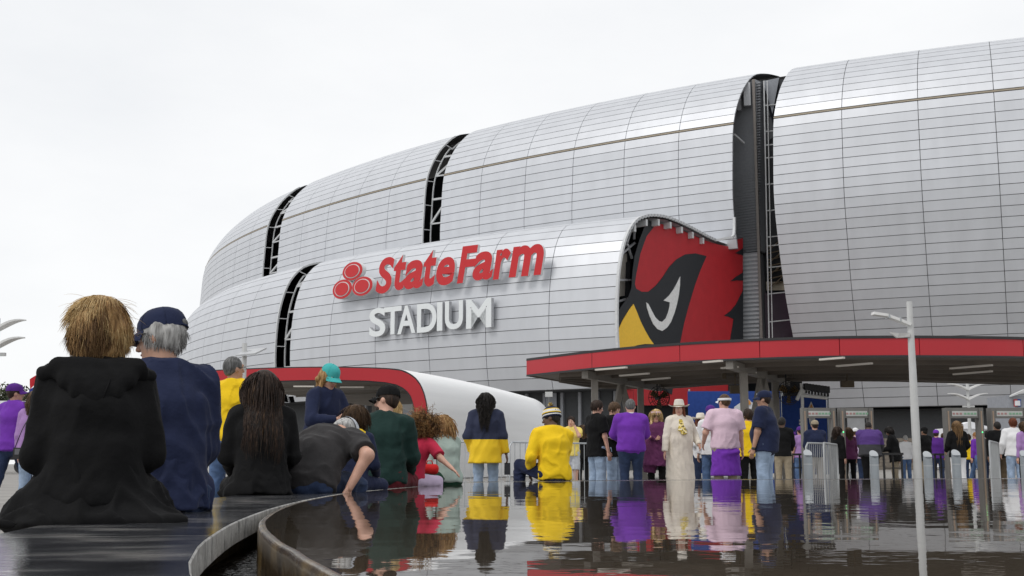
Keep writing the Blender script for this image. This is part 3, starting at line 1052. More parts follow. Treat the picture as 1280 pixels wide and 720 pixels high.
for q in (0.16, 0.32, 0.48, 0.64, 0.80):                 # purlins along the canopy
    t = MB()
    c = front * (1 - q) + bk * q
    for a, b in zip(c[4:-1], c[5:]):
        t.bar(Vector((*a, CZB - 0.02)) - CO, Vector((*b, CZB - 0.02)) - CO, 0.10, 0.16)
    t.build('purlin', M_cund, canopy)
def cbeam(u0, v0, u1, v1):
    t = MB()
    a, b = at_z(u0, v0, CZB - 0.12), at_z(u1, v1, CZB - 0.12)
    t.bar(Vector(a + (b - a) * 0.09) - CO, Vector(b) - CO, 0.26, 0.30)
    t.build('beam', M_cbeam, canopy)
    return a, b
B1 = cbeam(720, 466, 824, 485)
B2 = cbeam(903, 453, 984, 478)
def column(p, name='column', w=0.26):
    t = MB()
    t.box((p[0] - CO.x, p[1] - CO.y, (CZB - 0.25) / 2), (w, w, CZB - 0.25))
    t.box((p[0] - CO.x, p[1] - CO.y, 0.03), (w + 0.2, w + 0.2, 0.06))
    t.build(name, M_cbeam, canopy)
def vcol(p):
    for sx_ in (-1, 1):
        t = MB()
        t.bar(Vector((p[0], p[1], CZB - 0.25)) - CO, Vector((p[0] + sx_ * 0.95, p[1] + sx_ * 0.3, 0.0)) - CO, 0.24)
        t.build('slanted_column', M_cbeam, canopy)
def on_beam(B, u):
    f = (u - proj(np.array(B[0]))[0]) / (proj(np.array(B[1]))[0] - proj(np.array(B[0]))[0])
    return B[0] + (B[1] - B[0]) * f
column(on_beam(B1, 740)); column(on_beam(B1, 797)); vcol(on_beam(B1, 772))
column(on_beam(B2, 925.5)); column(on_beam(B2, 966)); vcol(on_beam(B2, 948))
for u, v, w in ((764, 460, 38), (793, 467.5, 36), (820, 473, 34), (891, 451.5, 23), (912, 459, 20), (937, 466, 15), (1068, 455, 44), (1214, 457.5, 52), (1216, 465, 48), (1040, 447.7, 30)):
    a, b = at_z(u - w / 2, v + w * 0.06, CZB - 0.16), at_z(u + w / 2, v - w * 0.02, CZB - 0.16)
    t = MB()
    t.bar(Vector(a) - CO, Vector(b) - CO, 0.12, 0.06)
    t.build('strip_lamp', M_lamp, canopy)
for u, v, w, h in ((919, 487, 13, 10), (1059, 480, 16, 8.5), (905, 470, 5, 8)):
    p = at_z(u, v - h / 2 - 1, CZB - 0.2) if False else at_y(u, v, 47)
    t = MB()
    t.box(Vector(p) - CO, (w * 47 / F, 0.2, h * 47 / F))
    t.bar(Vector(p) - CO, Vector((p[0], p[1], CZB)) - CO, 0.05)
    t.build('hanging_sign_box', mat('brown sign box', (0.13, 0.10, 0.065), rough=0.6), canopy)
# caged fans hung below the canopy
M_cage = mat('black wire cage', (0.015, 0.015, 0.016), rough=0.5)
M_blade = mat('dull brass fan blade', (0.20, 0.12, 0.03), rough=0.5)
def fan(u, v, Y, r, label):
    p = at_y(u, v, Y)
    f_ = thing('fan', label, 'fan', p, 0.3, 'caged fans under the canopy')
    for k in range(5):
        t = MB()
        rr = r * (0.3 + 0.175 * k)
        pts = [(rr * math.cos(a), -0.12 if k < 4 else 0, rr * math.sin(a)) for a in np.linspace(0, 2 * math.pi, 25)]
        t.tube(pts, 0.014, 5, cap=False)
        t.build('cage_ring', M_cage, f_)
    for k in range(12):
        a = k * math.pi / 6
        t = MB()
        t.tube([(0.05 * math.cos(a), -0.13, 0.05 * math.sin(a)), (r * .8 * math.cos(a), -0.12, r * .8 * math.sin(a)), (r * math.cos(a), 0.0, r * math.sin(a)), (r * .5 * math.cos(a), 0.14, r * .5 * math.sin(a))], 0.011, 4)
        t.build('cage_wire', M_cage, f_)
    for k in range(3):
        a = k * 2 * math.pi / 3 + 0.5
        t = MB()
        ca, sa = math.cos(a), math.sin(a)
        vs = []
        for rr, w in ((0.06, 0.05), (r * .5, 0.11), (r * .86, 0.13)):
            for s_ in (-1, 1):
                vs.append((rr * ca - s_ * w * sa, s_ * 0.04, rr * sa + s_ * w * ca))
        vs += [(x, y + 0.012, z) for x, y, z in vs]
        t.add(vs, [(0, 1, 3, 2), (2, 3, 5, 4), (7, 6, 8, 9), (9, 8, 10, 11), (0, 2, 8, 6), (2, 4, 10, 8), (3, 1, 7, 9), (5, 3, 9, 11), (4, 5, 11, 10), (1, 0, 6, 7)])
        t.build('fan_blade', M_blade, f_)
    t = MB()
    t.tube([(0, -0.12, 0), (0, 0.3, 0)], [0.07, 0.10], 10)
    t.build('motor', M_cage, f_)
    t = MB()
    t.tube([(0, 0.2, 0), (0, 0.2, CZB - p[2])], 0.03, 6)
    t.build('hanger', M_cage, f_)
fan(824, 497, 52, 0.50, 'round caged fan hanging before the black mural panel')
fan(986, 491, 47, 0.48, 'round caged fan hanging beside the floodlight mast')

# left canopy: flat roof bending down into a white barrel wall
lc_pts = [(264, 481), (300, 479), (360, 477), (420, 476)]
LZ = 4.2
def lcf(u, v):
    return at_z(u, v, LZ)
c2 = thing('canopy', 'low canopy with red rounded fascia bending down into a white barrel wall', 'canopy', (*lcf(420, 476)[:2], 0))
C2 = Vector(c2.location)
Yf = 51.5
def fr(u, v, dy=0.0):                                    # a point in the front plane of the arch
    yy = Yf + (420 - u) * 0.010 if u < 420 else Yf
    return Vector(at_y(u, v, yy + dy))
top_o = [(264, 462.5), (300, 460.8), (340, 459.3), (380, 458.4), (420, 458.2), (460, 459), (486, 460.2), (502, 462.2), (512, 466.5), (520, 472.5), (526, 480.5), (530.5, 491), (533.5, 503), (535, 517), (535.5, 560), (535.5, 598)]
top_i = [(264, 481), (300, 479), (340, 477.5), (380, 476.5), (420, 476.2), (460, 477.2), (482, 479.2), (495, 482), (503, 486), (509, 491), (513, 497), (515.5, 505), (517, 513), (517.5, 522), (518, 560), (518, 598)]
def arch(o_px, i_px, d0, d1, name, m, shrink=0.0):
    mb = MB()
    n = len(o_px)
    Po = [fr(*p) for p in o_px]
    Pi = [fr(*p) for p in i_px]
    if shrink:
        Po, Pi = [a.lerp(b, shrink) for a, b in zip(Po, Pi)], [b.lerp(a, shrink) for a, b in zip(Po, Pi)]
    v = [p + Vector((0, d, 0)) - C2 for d in (d0, d1) for P_ in (Po, Pi) for p in P_]
    f = []
    for i in range(n - 1):
        f += [(i, i + 1, n + i + 1, n + i), (2 * n + i + 1, 2 * n + i, 3 * n + i, 3 * n + i + 1), (i + 1, i, 2 * n + i, 2 * n + i + 1), (n + i, n + i + 1, 3 * n + i + 1, 3 * n + i)]
    f += [(0, n, 3 * n, 2 * n), (n - 1, 3 * n - 1, 4 * n - 1, 2 * n - 1)]
    mb.add(v, f)
    return mb.build(name, m, c2)
arch(top_o, top_i, 0.0, 0.25, 'fascia_edge', M_cedge)
arch(top_o, top_i, -0.03, 0.1, 'fascia', M_cred, 0.075)
# skin: outer line swept back and to the right
dirv = Vector((5.9, 14.2, 0))
mb = MB()
n = len(top_o)
fine = crom(top_o, 5)
n = len(fine)
v = []
for q in np.linspace(0, 1, 13):
    for u_, v_ in fine:
        p = fr(u_, v_, 0.02)
        v.append(p + dirv * q - C2 + Vector((0, 0, -0.45 * q * q)) * (1 if p.z > 1.5 else p.z / 1.5))
f = [(r * n + i, r * n + i + 1, (r + 1) * n + i + 1, (r + 1) * n + i) for r in range(12) for i in range(n - 1)]
f.append(tuple(12 * n + i for i in range(n)))
mb.add(v, f)
sk = mb.build('barrel_skin', M_cwhite, c2, smooth=False)
for p in sk.data.polygons:
    p.use_smooth = len(p.vertices) == 4
mb = MB()
ud = [fr(*p) for p in top_i[:9]]
v = [p - C2 + Vector((0, 0.05, 0.03)) for p in ud] + [p + dirv * 0.93 - C2 + Vector((0, 0, -.3)) for p in ud]
mb.add(v, [(i, i + 1, 9 + i + 1, 9 + i) for i in range(8)])
mb.build('deck', M_cund, c2)
for q in (0.2, 0.45, 0.7):
    mb = MB()
    for a, b in zip(ud[:-2], ud[1:-1]):
        mb.bar(a + dirv * q - C2 + Vector((0, 0, -.1)), b + dirv * q - C2 + Vector((0, 0, -.1)), 0.14, 0.2)
    mb.build('purlin', M_cbeam, c2)
for u in (300, 372, 444):
    p = fr(u, 480) + dirv * 0.45
    mb = MB()
    mb.box((p.x - C2.x, p.y - C2.y, 1.95), (0.24, 0.24, 3.9))
    mb.build('column', M_cbeam, c2)
for u, v_, w in ((440, 484, 30), (380, 483, 26)):
    a = at_z(u - w / 2, v_, 4.0)
    b = at_z(u + w / 2, v_, 4.0)
    mb = MB()
    mb.bar(Vector(a) - C2, Vector(b) - C2, 0.12, 0.06)
    mb.build('strip_lamp', M_lamp, c2)
# ================================================================ PEOPLE: smooth implicit bodies meshed with surface nets
def V3(*a):
    return np.array(a, float)
def unit(v):
    v = np.asarray(v, float)
    return v / max(np.linalg.norm(v), 1e-9)
def rotx(a):
    c, s = math.cos(a), math.sin(a)
    return np.array([[1, 0, 0], [0, c, -s], [0, s, c]])
def roty(a):
    c, s = math.cos(a), math.sin(a)
    return np.array([[c, 0, s], [0, 1, 0], [-s, 0, c]])
def rotz(a):
    c, s = math.cos(a), math.sin(a)
    return np.array([[c, -s, 0], [s, c, 0], [0, 0, 1]])
RAD = math.radians
class Prim:
    """tapered capsule with elliptic section, a->b; (w,d) half width along `side`, half depth across it"""
    def __init__(s, a, b, ra, rb=None, side=None, fa=False, fb=False, end=None):
        s.a, s.b = np.asarray(a, float), np.asarray(b, float)
        s.ra = ra if isinstance(ra, (tuple, list)) else (ra, ra)
        rb = s.ra if rb is None else rb
        s.rb = rb if isinstance(rb, (tuple, list)) else (rb, rb)
        ax = s.b - s.a
        s.L = np.linalg.norm(ax)
        s.ax = ax / s.L if s.L > 1e-6 else V3(0, 0, 1)
        sd = V3(1, 0, 0) if side is None else np.asarray(side, float)
        sd = sd - s.ax * np.dot(sd, s.ax)
        if np.linalg.norm(sd) < 1e-3:
            sd = np.cross(s.ax, V3(0, 1, 0))
        s.sd = unit(sd)
        s.fd = np.cross(s.ax, s.sd)
        s.fa, s.fb, s.end = fa, fb, end
    def bounds(s, m):
        r = max(max(s.ra), max(s.rb), s.end or 0) + m
        return np.minimum(s.a, s.b) - r, np.maximum(s.a, s.b) + r
    def ev(s, X, Y, Z):
        x, y, z = X - s.a[0], Y - s.a[1], Z - s.a[2]
        al = x * s.ax[0] + y * s.ax[1] + z * s.ax[2]
        t = np.clip(al, 0, s.L)
        l = al - t
        t = t / s.L if s.L > 1e-6 else t * 0
        p = x * s.sd[0] + y * s.sd[1] + z * s.sd[2]
        q = x * s.fd[0] + y * s.fd[1] + z * s.fd[2]
        w = s.ra[0] + (s.rb[0] - s.ra[0]) * t
        d = s.ra[1] + (s.rb[1] - s.ra[1]) * t
        m = np.minimum(w, d)
        e = m if s.end is None else s.end
        v = (np.sqrt((p / w) ** 2 + (q / d) ** 2 + (l / e) ** 2) - 1) * m
        if s.fb:
            v = np.maximum(v, al - s.L)
        if s.fa:
            v = np.maximum(v, -al)
        return v
def ell(c, r, R=None):
    """ellipsoid with radii (x,y,z) in frame R"""
    R = np.eye(3) if R is None else R
    p = Prim(c, np.asarray(c) + R[:, 2] * 1e-7, (r[0], r[1]), None, R[:, 0], end=r[2])
    p.ax, p.sd, p.fd, p.L = R[:, 2], R[:, 0], R[:, 1], 0.0
    p.bounds = lambda m, c=np.asarray(c), r=max(r): (c - r - m, c + r + m)
    return p
class Field:
    def __init__(s, prims, h, pad=0.05):
        lo = np.min([p.bounds(pad)[0] for p in prims], 0)
        hi = np.max([p.bounds(pad)[1] for p in prims], 0)
        s.h = h
        s.lo = lo
        s.n = np.ceil((hi - lo) / h).astype(int) + 2
        s.D = np.full(s.n, 1.0, np.float32)
        s.ax = [(lo[i] + h * np.arange(s.n[i])).astype(np.float32) for i in range(3)]
    def _sl(s, lo, hi):
        i0 = np.clip(np.floor((lo - s.lo) / s.h).astype(int), 0, s.n - 1)
        i1 = np.clip(np.ceil((hi - s.lo) / s.h).astype(int) + 1, 1, s.n)
        sl = tuple(slice(a, b) for a, b in zip(i0, i1))
        g = (s.ax[0][sl[0]][:, None, None], s.ax[1][sl[1]][None, :, None], s.ax[2][sl[2]][None, None, :])
        return sl, g
    def add(s, p, k=0.02):
        lo, hi = p.bounds(k + 2.5 * s.h)
        sl, g = s._sl(lo, hi)
        if s.D[sl].size == 0:
            return s
        d = p.ev(*g).astype(np.float32)
        o = s.D[sl]
        if k > 0:
            hh = np.maximum(k - np.abs(o - d), 0) / k
            s.D[sl] = np.minimum(o, d) - hh * hh * k * 0.25
        else:
            s.D[sl] = np.minimum(o, d)
        return s
    def cut(s, p, k=0.0):
        lo, hi = p.bounds(3 * s.h)
        sl, g = s._sl(lo, hi)
        if s.D[sl].size == 0:
            return s
        d = -p.ev(*g).astype(np.float32)
        o = s.D[sl]
        if k > 0:
            hh = np.maximum(k - np.abs(o - d), 0) / k
            s.D[sl] = np.maximum(o, d) + hh * hh * k * 0.25
        else:
            s.D[sl] = np.maximum(o, d)
        return s
    def cut_plane(s, p, n):
        n = unit(n)
        X, Y, Z = s.ax[0][:, None, None], s.ax[1][None, :, None], s.ax[2][None, None, :]
        s.D = np.maximum(s.D, ((X - p[0]) * n[0] + (Y - p[1]) * n[1] + (Z - p[2]) * n[2]).astype(np.float32))
        return s
    def disp(s, fn, band=0.06):
        i, j, k = np.nonzero(np.abs(s.D) < band)
        s.D[i, j, k] += fn(s.ax[0][i], s.ax[1][j], s.ax[2][k]).astype(np.float32)
        return s
    def mesh(s):
        D = s.D
        for a in range(3):                                  # keep the shell closed at the box
            sl = [slice(None)] * 3
            sl[a] = 0
            D[tuple(sl)] = np.maximum(D[tuple(sl)], 1e-3)
            sl[a] = -1
            D[tuple(sl)] = np.maximum(D[tuple(sl)], 1e-3)
        I = D < 0
        c = np.zeros(tuple(x - 1 for x in D.shape), np.int8)
        for dx in (0, 1):
            for dy in (0, 1):
                for dz in (0, 1):
                    c += I[dx:dx + c.shape[0], dy:dy + c.shape[1], dz:dz + c.shape[2]]
        act = (c > 0) & (c < 8)
        ci = np.argwhere(act)
        if len(ci) == 0:
            return np.zeros((0, 3)), np.zeros((0, 4), int)
        idx = np.full(act.shape, -1, np.int32)
        idx[act] = np.arange(len(ci))
        acc = np.zeros((len(ci), 3))
        cnt = np.zeros(len(ci))
        cs = [(a, b, e) for a in (0, 1) for b in (0, 1) for e in (0, 1)]
        val = {q: D[ci[:, 0] + q[0], ci[:, 1] + q[1], ci[:, 2] + q[2]] for q in cs}
        for q in cs:
            for a in range(3):
                if q[a] == 0:
                    r = list(q)
                    r[a] = 1
                    r = tuple(r)
                    v0, v1 = val[q], val[r]
                    m = (v0 < 0) != (v1 < 0)
                    t = v0[m] / (v0[m] - v1[m])
                    P = np.tile(np.array(q, float), (m.sum(), 1))
                    P[:, a] += t
                    acc[m] += P
                    cnt[m] += 1
        V = (ci + acc / cnt[:, None]) * s.h + s.lo
        Q = []
        for a in range(3):
            b, e = (a + 1) % 3, (a + 2) % 3
            sl0 = [slice(1, -1)] * 3
            sl0[a] = slice(0, -1)
            sl1 = [slice(1, -1)] * 3
            sl1[a] = slice(1, None)
            A, B = I[tuple(sl0)], I[tuple(sl1)]
            for flip, M in ((False, A & ~B), (True, ~A & B)):
                p = np.argwhere(M)
                if len(p) == 0:
                    continue
                off = np.ones(3, int)
                off[a] = 0
                p = p + off
                def cell(db, de):
                    r = p.copy()
                    r[:, b] += db
                    r[:, e] += de
                    return idx[r[:, 0], r[:, 1], r[:, 2]]
                q = np.stack([cell(-1, -1), cell(0, -1), cell(0, 0), cell(-1, 0)], 1)
                if flip:
                    q = q[:, ::-1]
                Q.append(q)
        Q = np.vstack(Q)
        Q = Q[(Q >= 0).all(1)]
        return V, Q
def wob(seed, f0, f1, n=7, st=(1, 1, 1)):
    r = np.random.default_rng(seed)
    K = r.normal(size=(n, 3))
    K /= np.linalg.norm(K, axis=1)[:, None]
    K *= np.linspace(f0, f1, n)[:, None] * np.array(st)
    ph = r.uniform(0, 6.28, n)
    am = 1 / np.sqrt(np.linspace(1, 3, n))
    def fn(x, y, z):
        o = 0
        for i in range(n):
            o = o + am[i] * np.sin(K[i, 0] * x + K[i, 1] * y + K[i, 2] * z + ph[i])
        return o / am.sum()
    return fn
def folds(seed, amp, st=(1, 1, 1), f0=14, f1=58):
    a, b = wob(seed, f0, f1, 9, st), wob(seed + 99, 5, 16, 5)
    def fn(x, y, z):
        w = b(x, y, z) * 0.09
        v = a(x + w, y - w, z + w)
        return -amp * np.maximum(1.0 - 5.0 * np.abs(v), -0.35)
    return fn
def ik(S, T, l1, l2, hint):
    S, T = np.asarray(S, float), np.asarray(T, float)
    d = T - S
    L = min(np.linalg.norm(d), l1 + l2 - 1e-3)
    dr = unit(d)
    a = (l1 * l1 - l2 * l2 + L * L) / (2 * L)
    h = math.sqrt(max(l1 * l1 - a * a, 0))
    hp = np.asarray(hint, float)
    hp = unit(hp - dr * np.dot(hp, dr))
    return S + dr * a + hp * h, S + dr * L
def qtube(pts, rad, n=6, up=(0, 0, 1)):
    """quad-only tube with closed ends"""
    pts = [np.asarray(p, float) for p in pts]
    V, Q = [], []
    px = None
    for i, p in enumerate(pts):
        d = unit(pts[min(i + 1, len(pts) - 1)] - pts[max(i - 1, 0)])
        if px is None:
            px = np.cross(d, V3(*up))
            if np.linalg.norm(px) < 1e-3:
                px = np.cross(d, V3(1, 0, 0))
        px = unit(px - d * np.dot(px, d))
        py_ = np.cross(d, px)
        for k in range(n):
            a = 2 * math.pi * k / n
            V.append(p + px * math.cos(a) * rad[i] + py_ * math.sin(a) * rad[i])
    for i in range(len(pts) - 1):
        for k in range(n):
            Q.append((i * n + k, i * n + (k + 1) % n, (i + 1) * n + (k + 1) % n, (i + 1) * n + k))
    for base, rev in ((0, True), ((len(pts) - 1) * n, False)):
        for k in range(1, n - 2, 2):
            q = (base, base + k, base + k + 1, base + k + 2)
            Q.append(q[::-1] if rev else q)
    return np.array(V), np.array(Q)
class Acc:
    def __init__(s):
        s.V, s.Q, s.M, s.n = [], [], [], 0
    def add(s, V, Q, mi=0):
        if len(V) == 0:
            return s
        s.V.append(np.asarray(V))
        s.Q.append(np.asarray(Q) + s.n)
        s.M.append(np.full(len(Q), mi))
        s.n += len(V)
        return s
    def ellipsoid(s, c, r, R=None, nu=10, nv=7, mi=0):
        R = np.eye(3) if R is None else R
        V, Q = [], []
        for j in range(nv + 1):
            t = math.pi * j / nv
            for i in range(nu):
                p = 2 * math.pi * i / nu
                V.append(np.asarray(c) + R @ V3(r[0] * math.sin(t) * math.cos(p), r[1] * math.sin(t) * math.sin(p), r[2] * math.cos(t)))
        for j in range(nv):
            for i in range(nu):
                Q.append((j * nu + i, (j + 1) * nu + i, (j + 1) * nu + (i + 1) % nu, j * nu + (i + 1) % nu))
        return s.add(np.array(V), np.array(Q), mi)
    def grid(s, P, nu, nv, mi=0, wrap=False):
        Q = []
        for j in range(nv - 1):
            for i in range(nu if wrap else nu - 1):
                Q.append((j * nu + i, j * nu + (i + 1) % nu, (j + 1) * nu + (i + 1) % nu, (j + 1) * nu + i))
        return s.add(np.array(P), np.array(Q), mi)
    def build(s, name, mats, parent, smooth=True):
        me = mesh_np(name, np.vstack(s.V), np.vstack(s.Q), smooth)
        mats = mats if isinstance(mats, (list, tuple)) else [mats]
        for m in mats:
            me.materials.append(m)
        if len(mats) > 1:
            me.polygons.foreach_set('material_index', np.concatenate(s.M).astype(np.int32))
        o = bpy.data.objects.new(name, me)
        COL.objects.link(o)
        o.parent = parent
        return o
# --------------------------------------------------- cloth, skin and hair materials
def cloth(key, rgb, rough=0.9, var=0.10, bump=0.4, sheen=0.06, bscale=28.0):
    return mat(key, rgb, rough=rough, spec=0.2, var=var, scale=7, bump=bump, bscale=bscale, sheen=sheen, bdist=0.012)
M_skin = {k: mat('skin ' + k, c, rough=0.5, var=0.10, scale=14, bump=0.08, bscale=160, bdist=0.002) for k, c in
          dict(fair=(0.56, 0.32, 0.235), tan=(0.42, 0.235, 0.16), brown=(0.10, 0.052, 0.033), mid=(0.26, 0.14, 0.09)).items()}
M_eye = mat('eye white', (0.7, 0.68, 0.65), rough=0.2)
M_iris = mat('dark iris', (0.02, 0.014, 0.01), rough=0.2)
M_lip = {k: mat('lips ' + k, c, rough=0.4) for k, c in dict(fair=(0.42, 0.15, 0.13), tan=(0.30, 0.12, 0.095), brown=(0.09, 0.035, 0.03), mid=(0.18, 0.075, 0.06)).items()}
def hairmat(key, c0, c1, c2=None):
    return mat('hair ' + key, c0, rough=0.55, spec=0.25, scale=1.0, stretch=(70, 70, 9), bump=0.6, bscale=1.3, bdist=0.01,
               ramp=[(0.3, c0), (0.5, c1), (0.75, c2 or c1)], rnd=0.0)
H_black = hairmat('black', (0.006, 0.005, 0.005), (0.015, 0.012, 0.011), (0.03, 0.024, 0.02))
H_dkbrown = hairmat('dark brown', (0.012, 0.007, 0.005), (0.028, 0.016, 0.011), (0.06, 0.034, 0.022))
H_brown = hairmat('brown', (0.03, 0.017, 0.009), (0.075, 0.043, 0.022), (0.14, 0.082, 0.042))
H_honey = hairmat('honey', (0.12, 0.062, 0.022), (0.33, 0.19, 0.075), (0.56, 0.37, 0.17))
H_blond = hairmat('blond', (0.30, 0.18, 0.07), (0.56, 0.39, 0.18), (0.74, 0.57, 0.32))
H_auburn = hairmat('auburn', (0.05, 0.013, 0.006), (0.13, 0.035, 0.014), (0.22, 0.07, 0.03))
H_ginger = hairmat('ginger', (0.12, 0.055, 0.018), (0.30, 0.15, 0.055), (0.46, 0.26, 0.11))
H_grey = hairmat('grey', (0.16, 0.155, 0.15), (0.36, 0.355, 0.345), (0.60, 0.595, 0.58))
H_dkgrey = hairmat('dark grey', (0.04, 0.04, 0.04), (0.10, 0.10, 0.10), (0.22, 0.22, 0.215))
M_lens = mat('dark lens', (0.01, 0.01, 0.011), rough=0.08)
M_frame = mat('spectacle frame', (0.03, 0.028, 0.025), rough=0.3)
M_denim = cloth('blue denim', (0.075, 0.125, 0.235), var=0.35, bump=0.4)
M_denimd = cloth('dark denim', (0.022, 0.035, 0.075), var=0.3)
M_deniml = cloth('light denim', (0.27, 0.35, 0.47), var=0.3)
M_black_c = cloth('black cloth', (0.0055, 0.0055, 0.006), sheen=0.0, var=0.3)
M_char = cloth('charcoal jersey', (0.035, 0.033, 0.034), var=0.2)
M_navy = cloth('navy cloth', (0.016, 0.022, 0.055), var=0.15)
M_yel = cloth('yellow cloth', (0.80, 0.53, 0.015), var=0.05, sheen=0.1)
M_pyel = cloth('pale yellow cotton', (0.78, 0.62, 0.16), var=0.08)
M_purp = cloth('purple knit', (0.155, 0.035, 0.36), var=0.08)
M_dpurp = cloth('deep purple cloth', (0.085, 0.022, 0.20), var=0.1)
M_lav = cloth('lavender cloth', (0.34, 0.20, 0.43), var=0.1)
M_plum = cloth('plum wool', (0.11, 0.028, 0.085), var=0.15)
M_pink = cloth('pale pink cotton', (0.66, 0.49, 0.58), var=0.05)
M_green = cloth('bottle green knit', (0.012, 0.032, 0.028), var=0.15)
M_red_c = cloth('crimson cotton', (0.46, 0.025, 0.062), var=0.1)
M_lilac = cloth('pale lilac cotton', (0.55, 0.45, 0.60), var=0.08)
M_sage = cloth('sage fleece', (0.33, 0.40, 0.36), var=0.12)
M_maroon = cloth('maroon corduroy', (0.10, 0.012, 0.018), var=0.15)
M_cream = cloth('cream knit', (0.70, 0.64, 0.55), var=0.06)
M_white_c = cloth('white cotton', (0.72, 0.72, 0.73), var=0.04)
M_lgrey = cloth('light grey cotton', (0.50, 0.52, 0.56), var=0.06)
M_khaki = cloth('khaki cotton', (0.30, 0.25, 0.18), var=0.1)
M_orange = cloth('orange nylon', (0.72, 0.16, 0.02), var=0.05)
M_teal = cloth('teal cotton', (0.06, 0.40, 0.39), var=0.12)
M_dgreen = cloth('dark green cotton', (0.012, 0.045, 0.025), var=0.15)
M_shoe = mat('white shoe', (0.6, 0.6, 0.6), rough=0.6)
M_shoed = mat('dark shoe', (0.02, 0.018, 0.017), rough=0.6)

def hand_mesh(acc, W, d, side, nrm, u, curl, thumb_in, mi=0):
    """palm and five bent fingers; d = forearm direction, side = thumb side, nrm = palm normal"""
    d, side, nrm = unit(d), unit(side), unit(nrm)
    V, Q = qtube([W - d * 0.01 * u, W + d * 0.025 * u, W + d * 0.06 * u, W + d * 0.095 * u], [0.026 * u, 0.032 * u, 0.036 * u, 0.033 * u], 8, nrm)
    c = V.mean(0)
    off = V - c
    V = c + off - np.outer(off @ nrm, nrm) * 0.50             # flatten the palm
    acc.add(V, Q, mi)
    for i, (o, ln) in enumerate(((0.027, 0.072), (0.009, 0.080), (-0.009, 0.075), (-0.026, 0.060))):
        b = W + d * 0.088 * u + side * o * u
        pts = [b - d * 0.02 * u, b]
        dd = d.copy()
        for s_, fr in enumerate((0.45, 0.30, 0.25)):
            a = RAD(curl * (0.7 + 0.4 * s_) * 0.55)
            dd = unit(dd * math.cos(a) + nrm * math.sin(a))
            pts.append(pts[-1] + dd * ln * fr * u)
        acc.add(*qtube(pts, [0.0092 * u, 0.009 * u, 0.0085 * u, 0.008 * u, 0.006 * u], 6, side), mi)
    b = W + d * 0.02 * u + side * 0.026 * u
    d1 = unit(d * 0.75 + side * (0.75 - 0.3 * thumb_in) + nrm * 0.3 * thumb_in)
    d2 = unit(d * 0.95 + side * 0.15 + nrm * 0.55 * thumb_in)
    acc.add(*qtube([b - d1 * .012 * u, b + d1 * 0.022 * u, b + d1 * 0.045 * u, b + d1 * 0.045 * u + d2 * 0.03 * u], [0.012 * u, 0.0115 * u, 0.010 * u, 0.0075 * u], 6, nrm), mi)

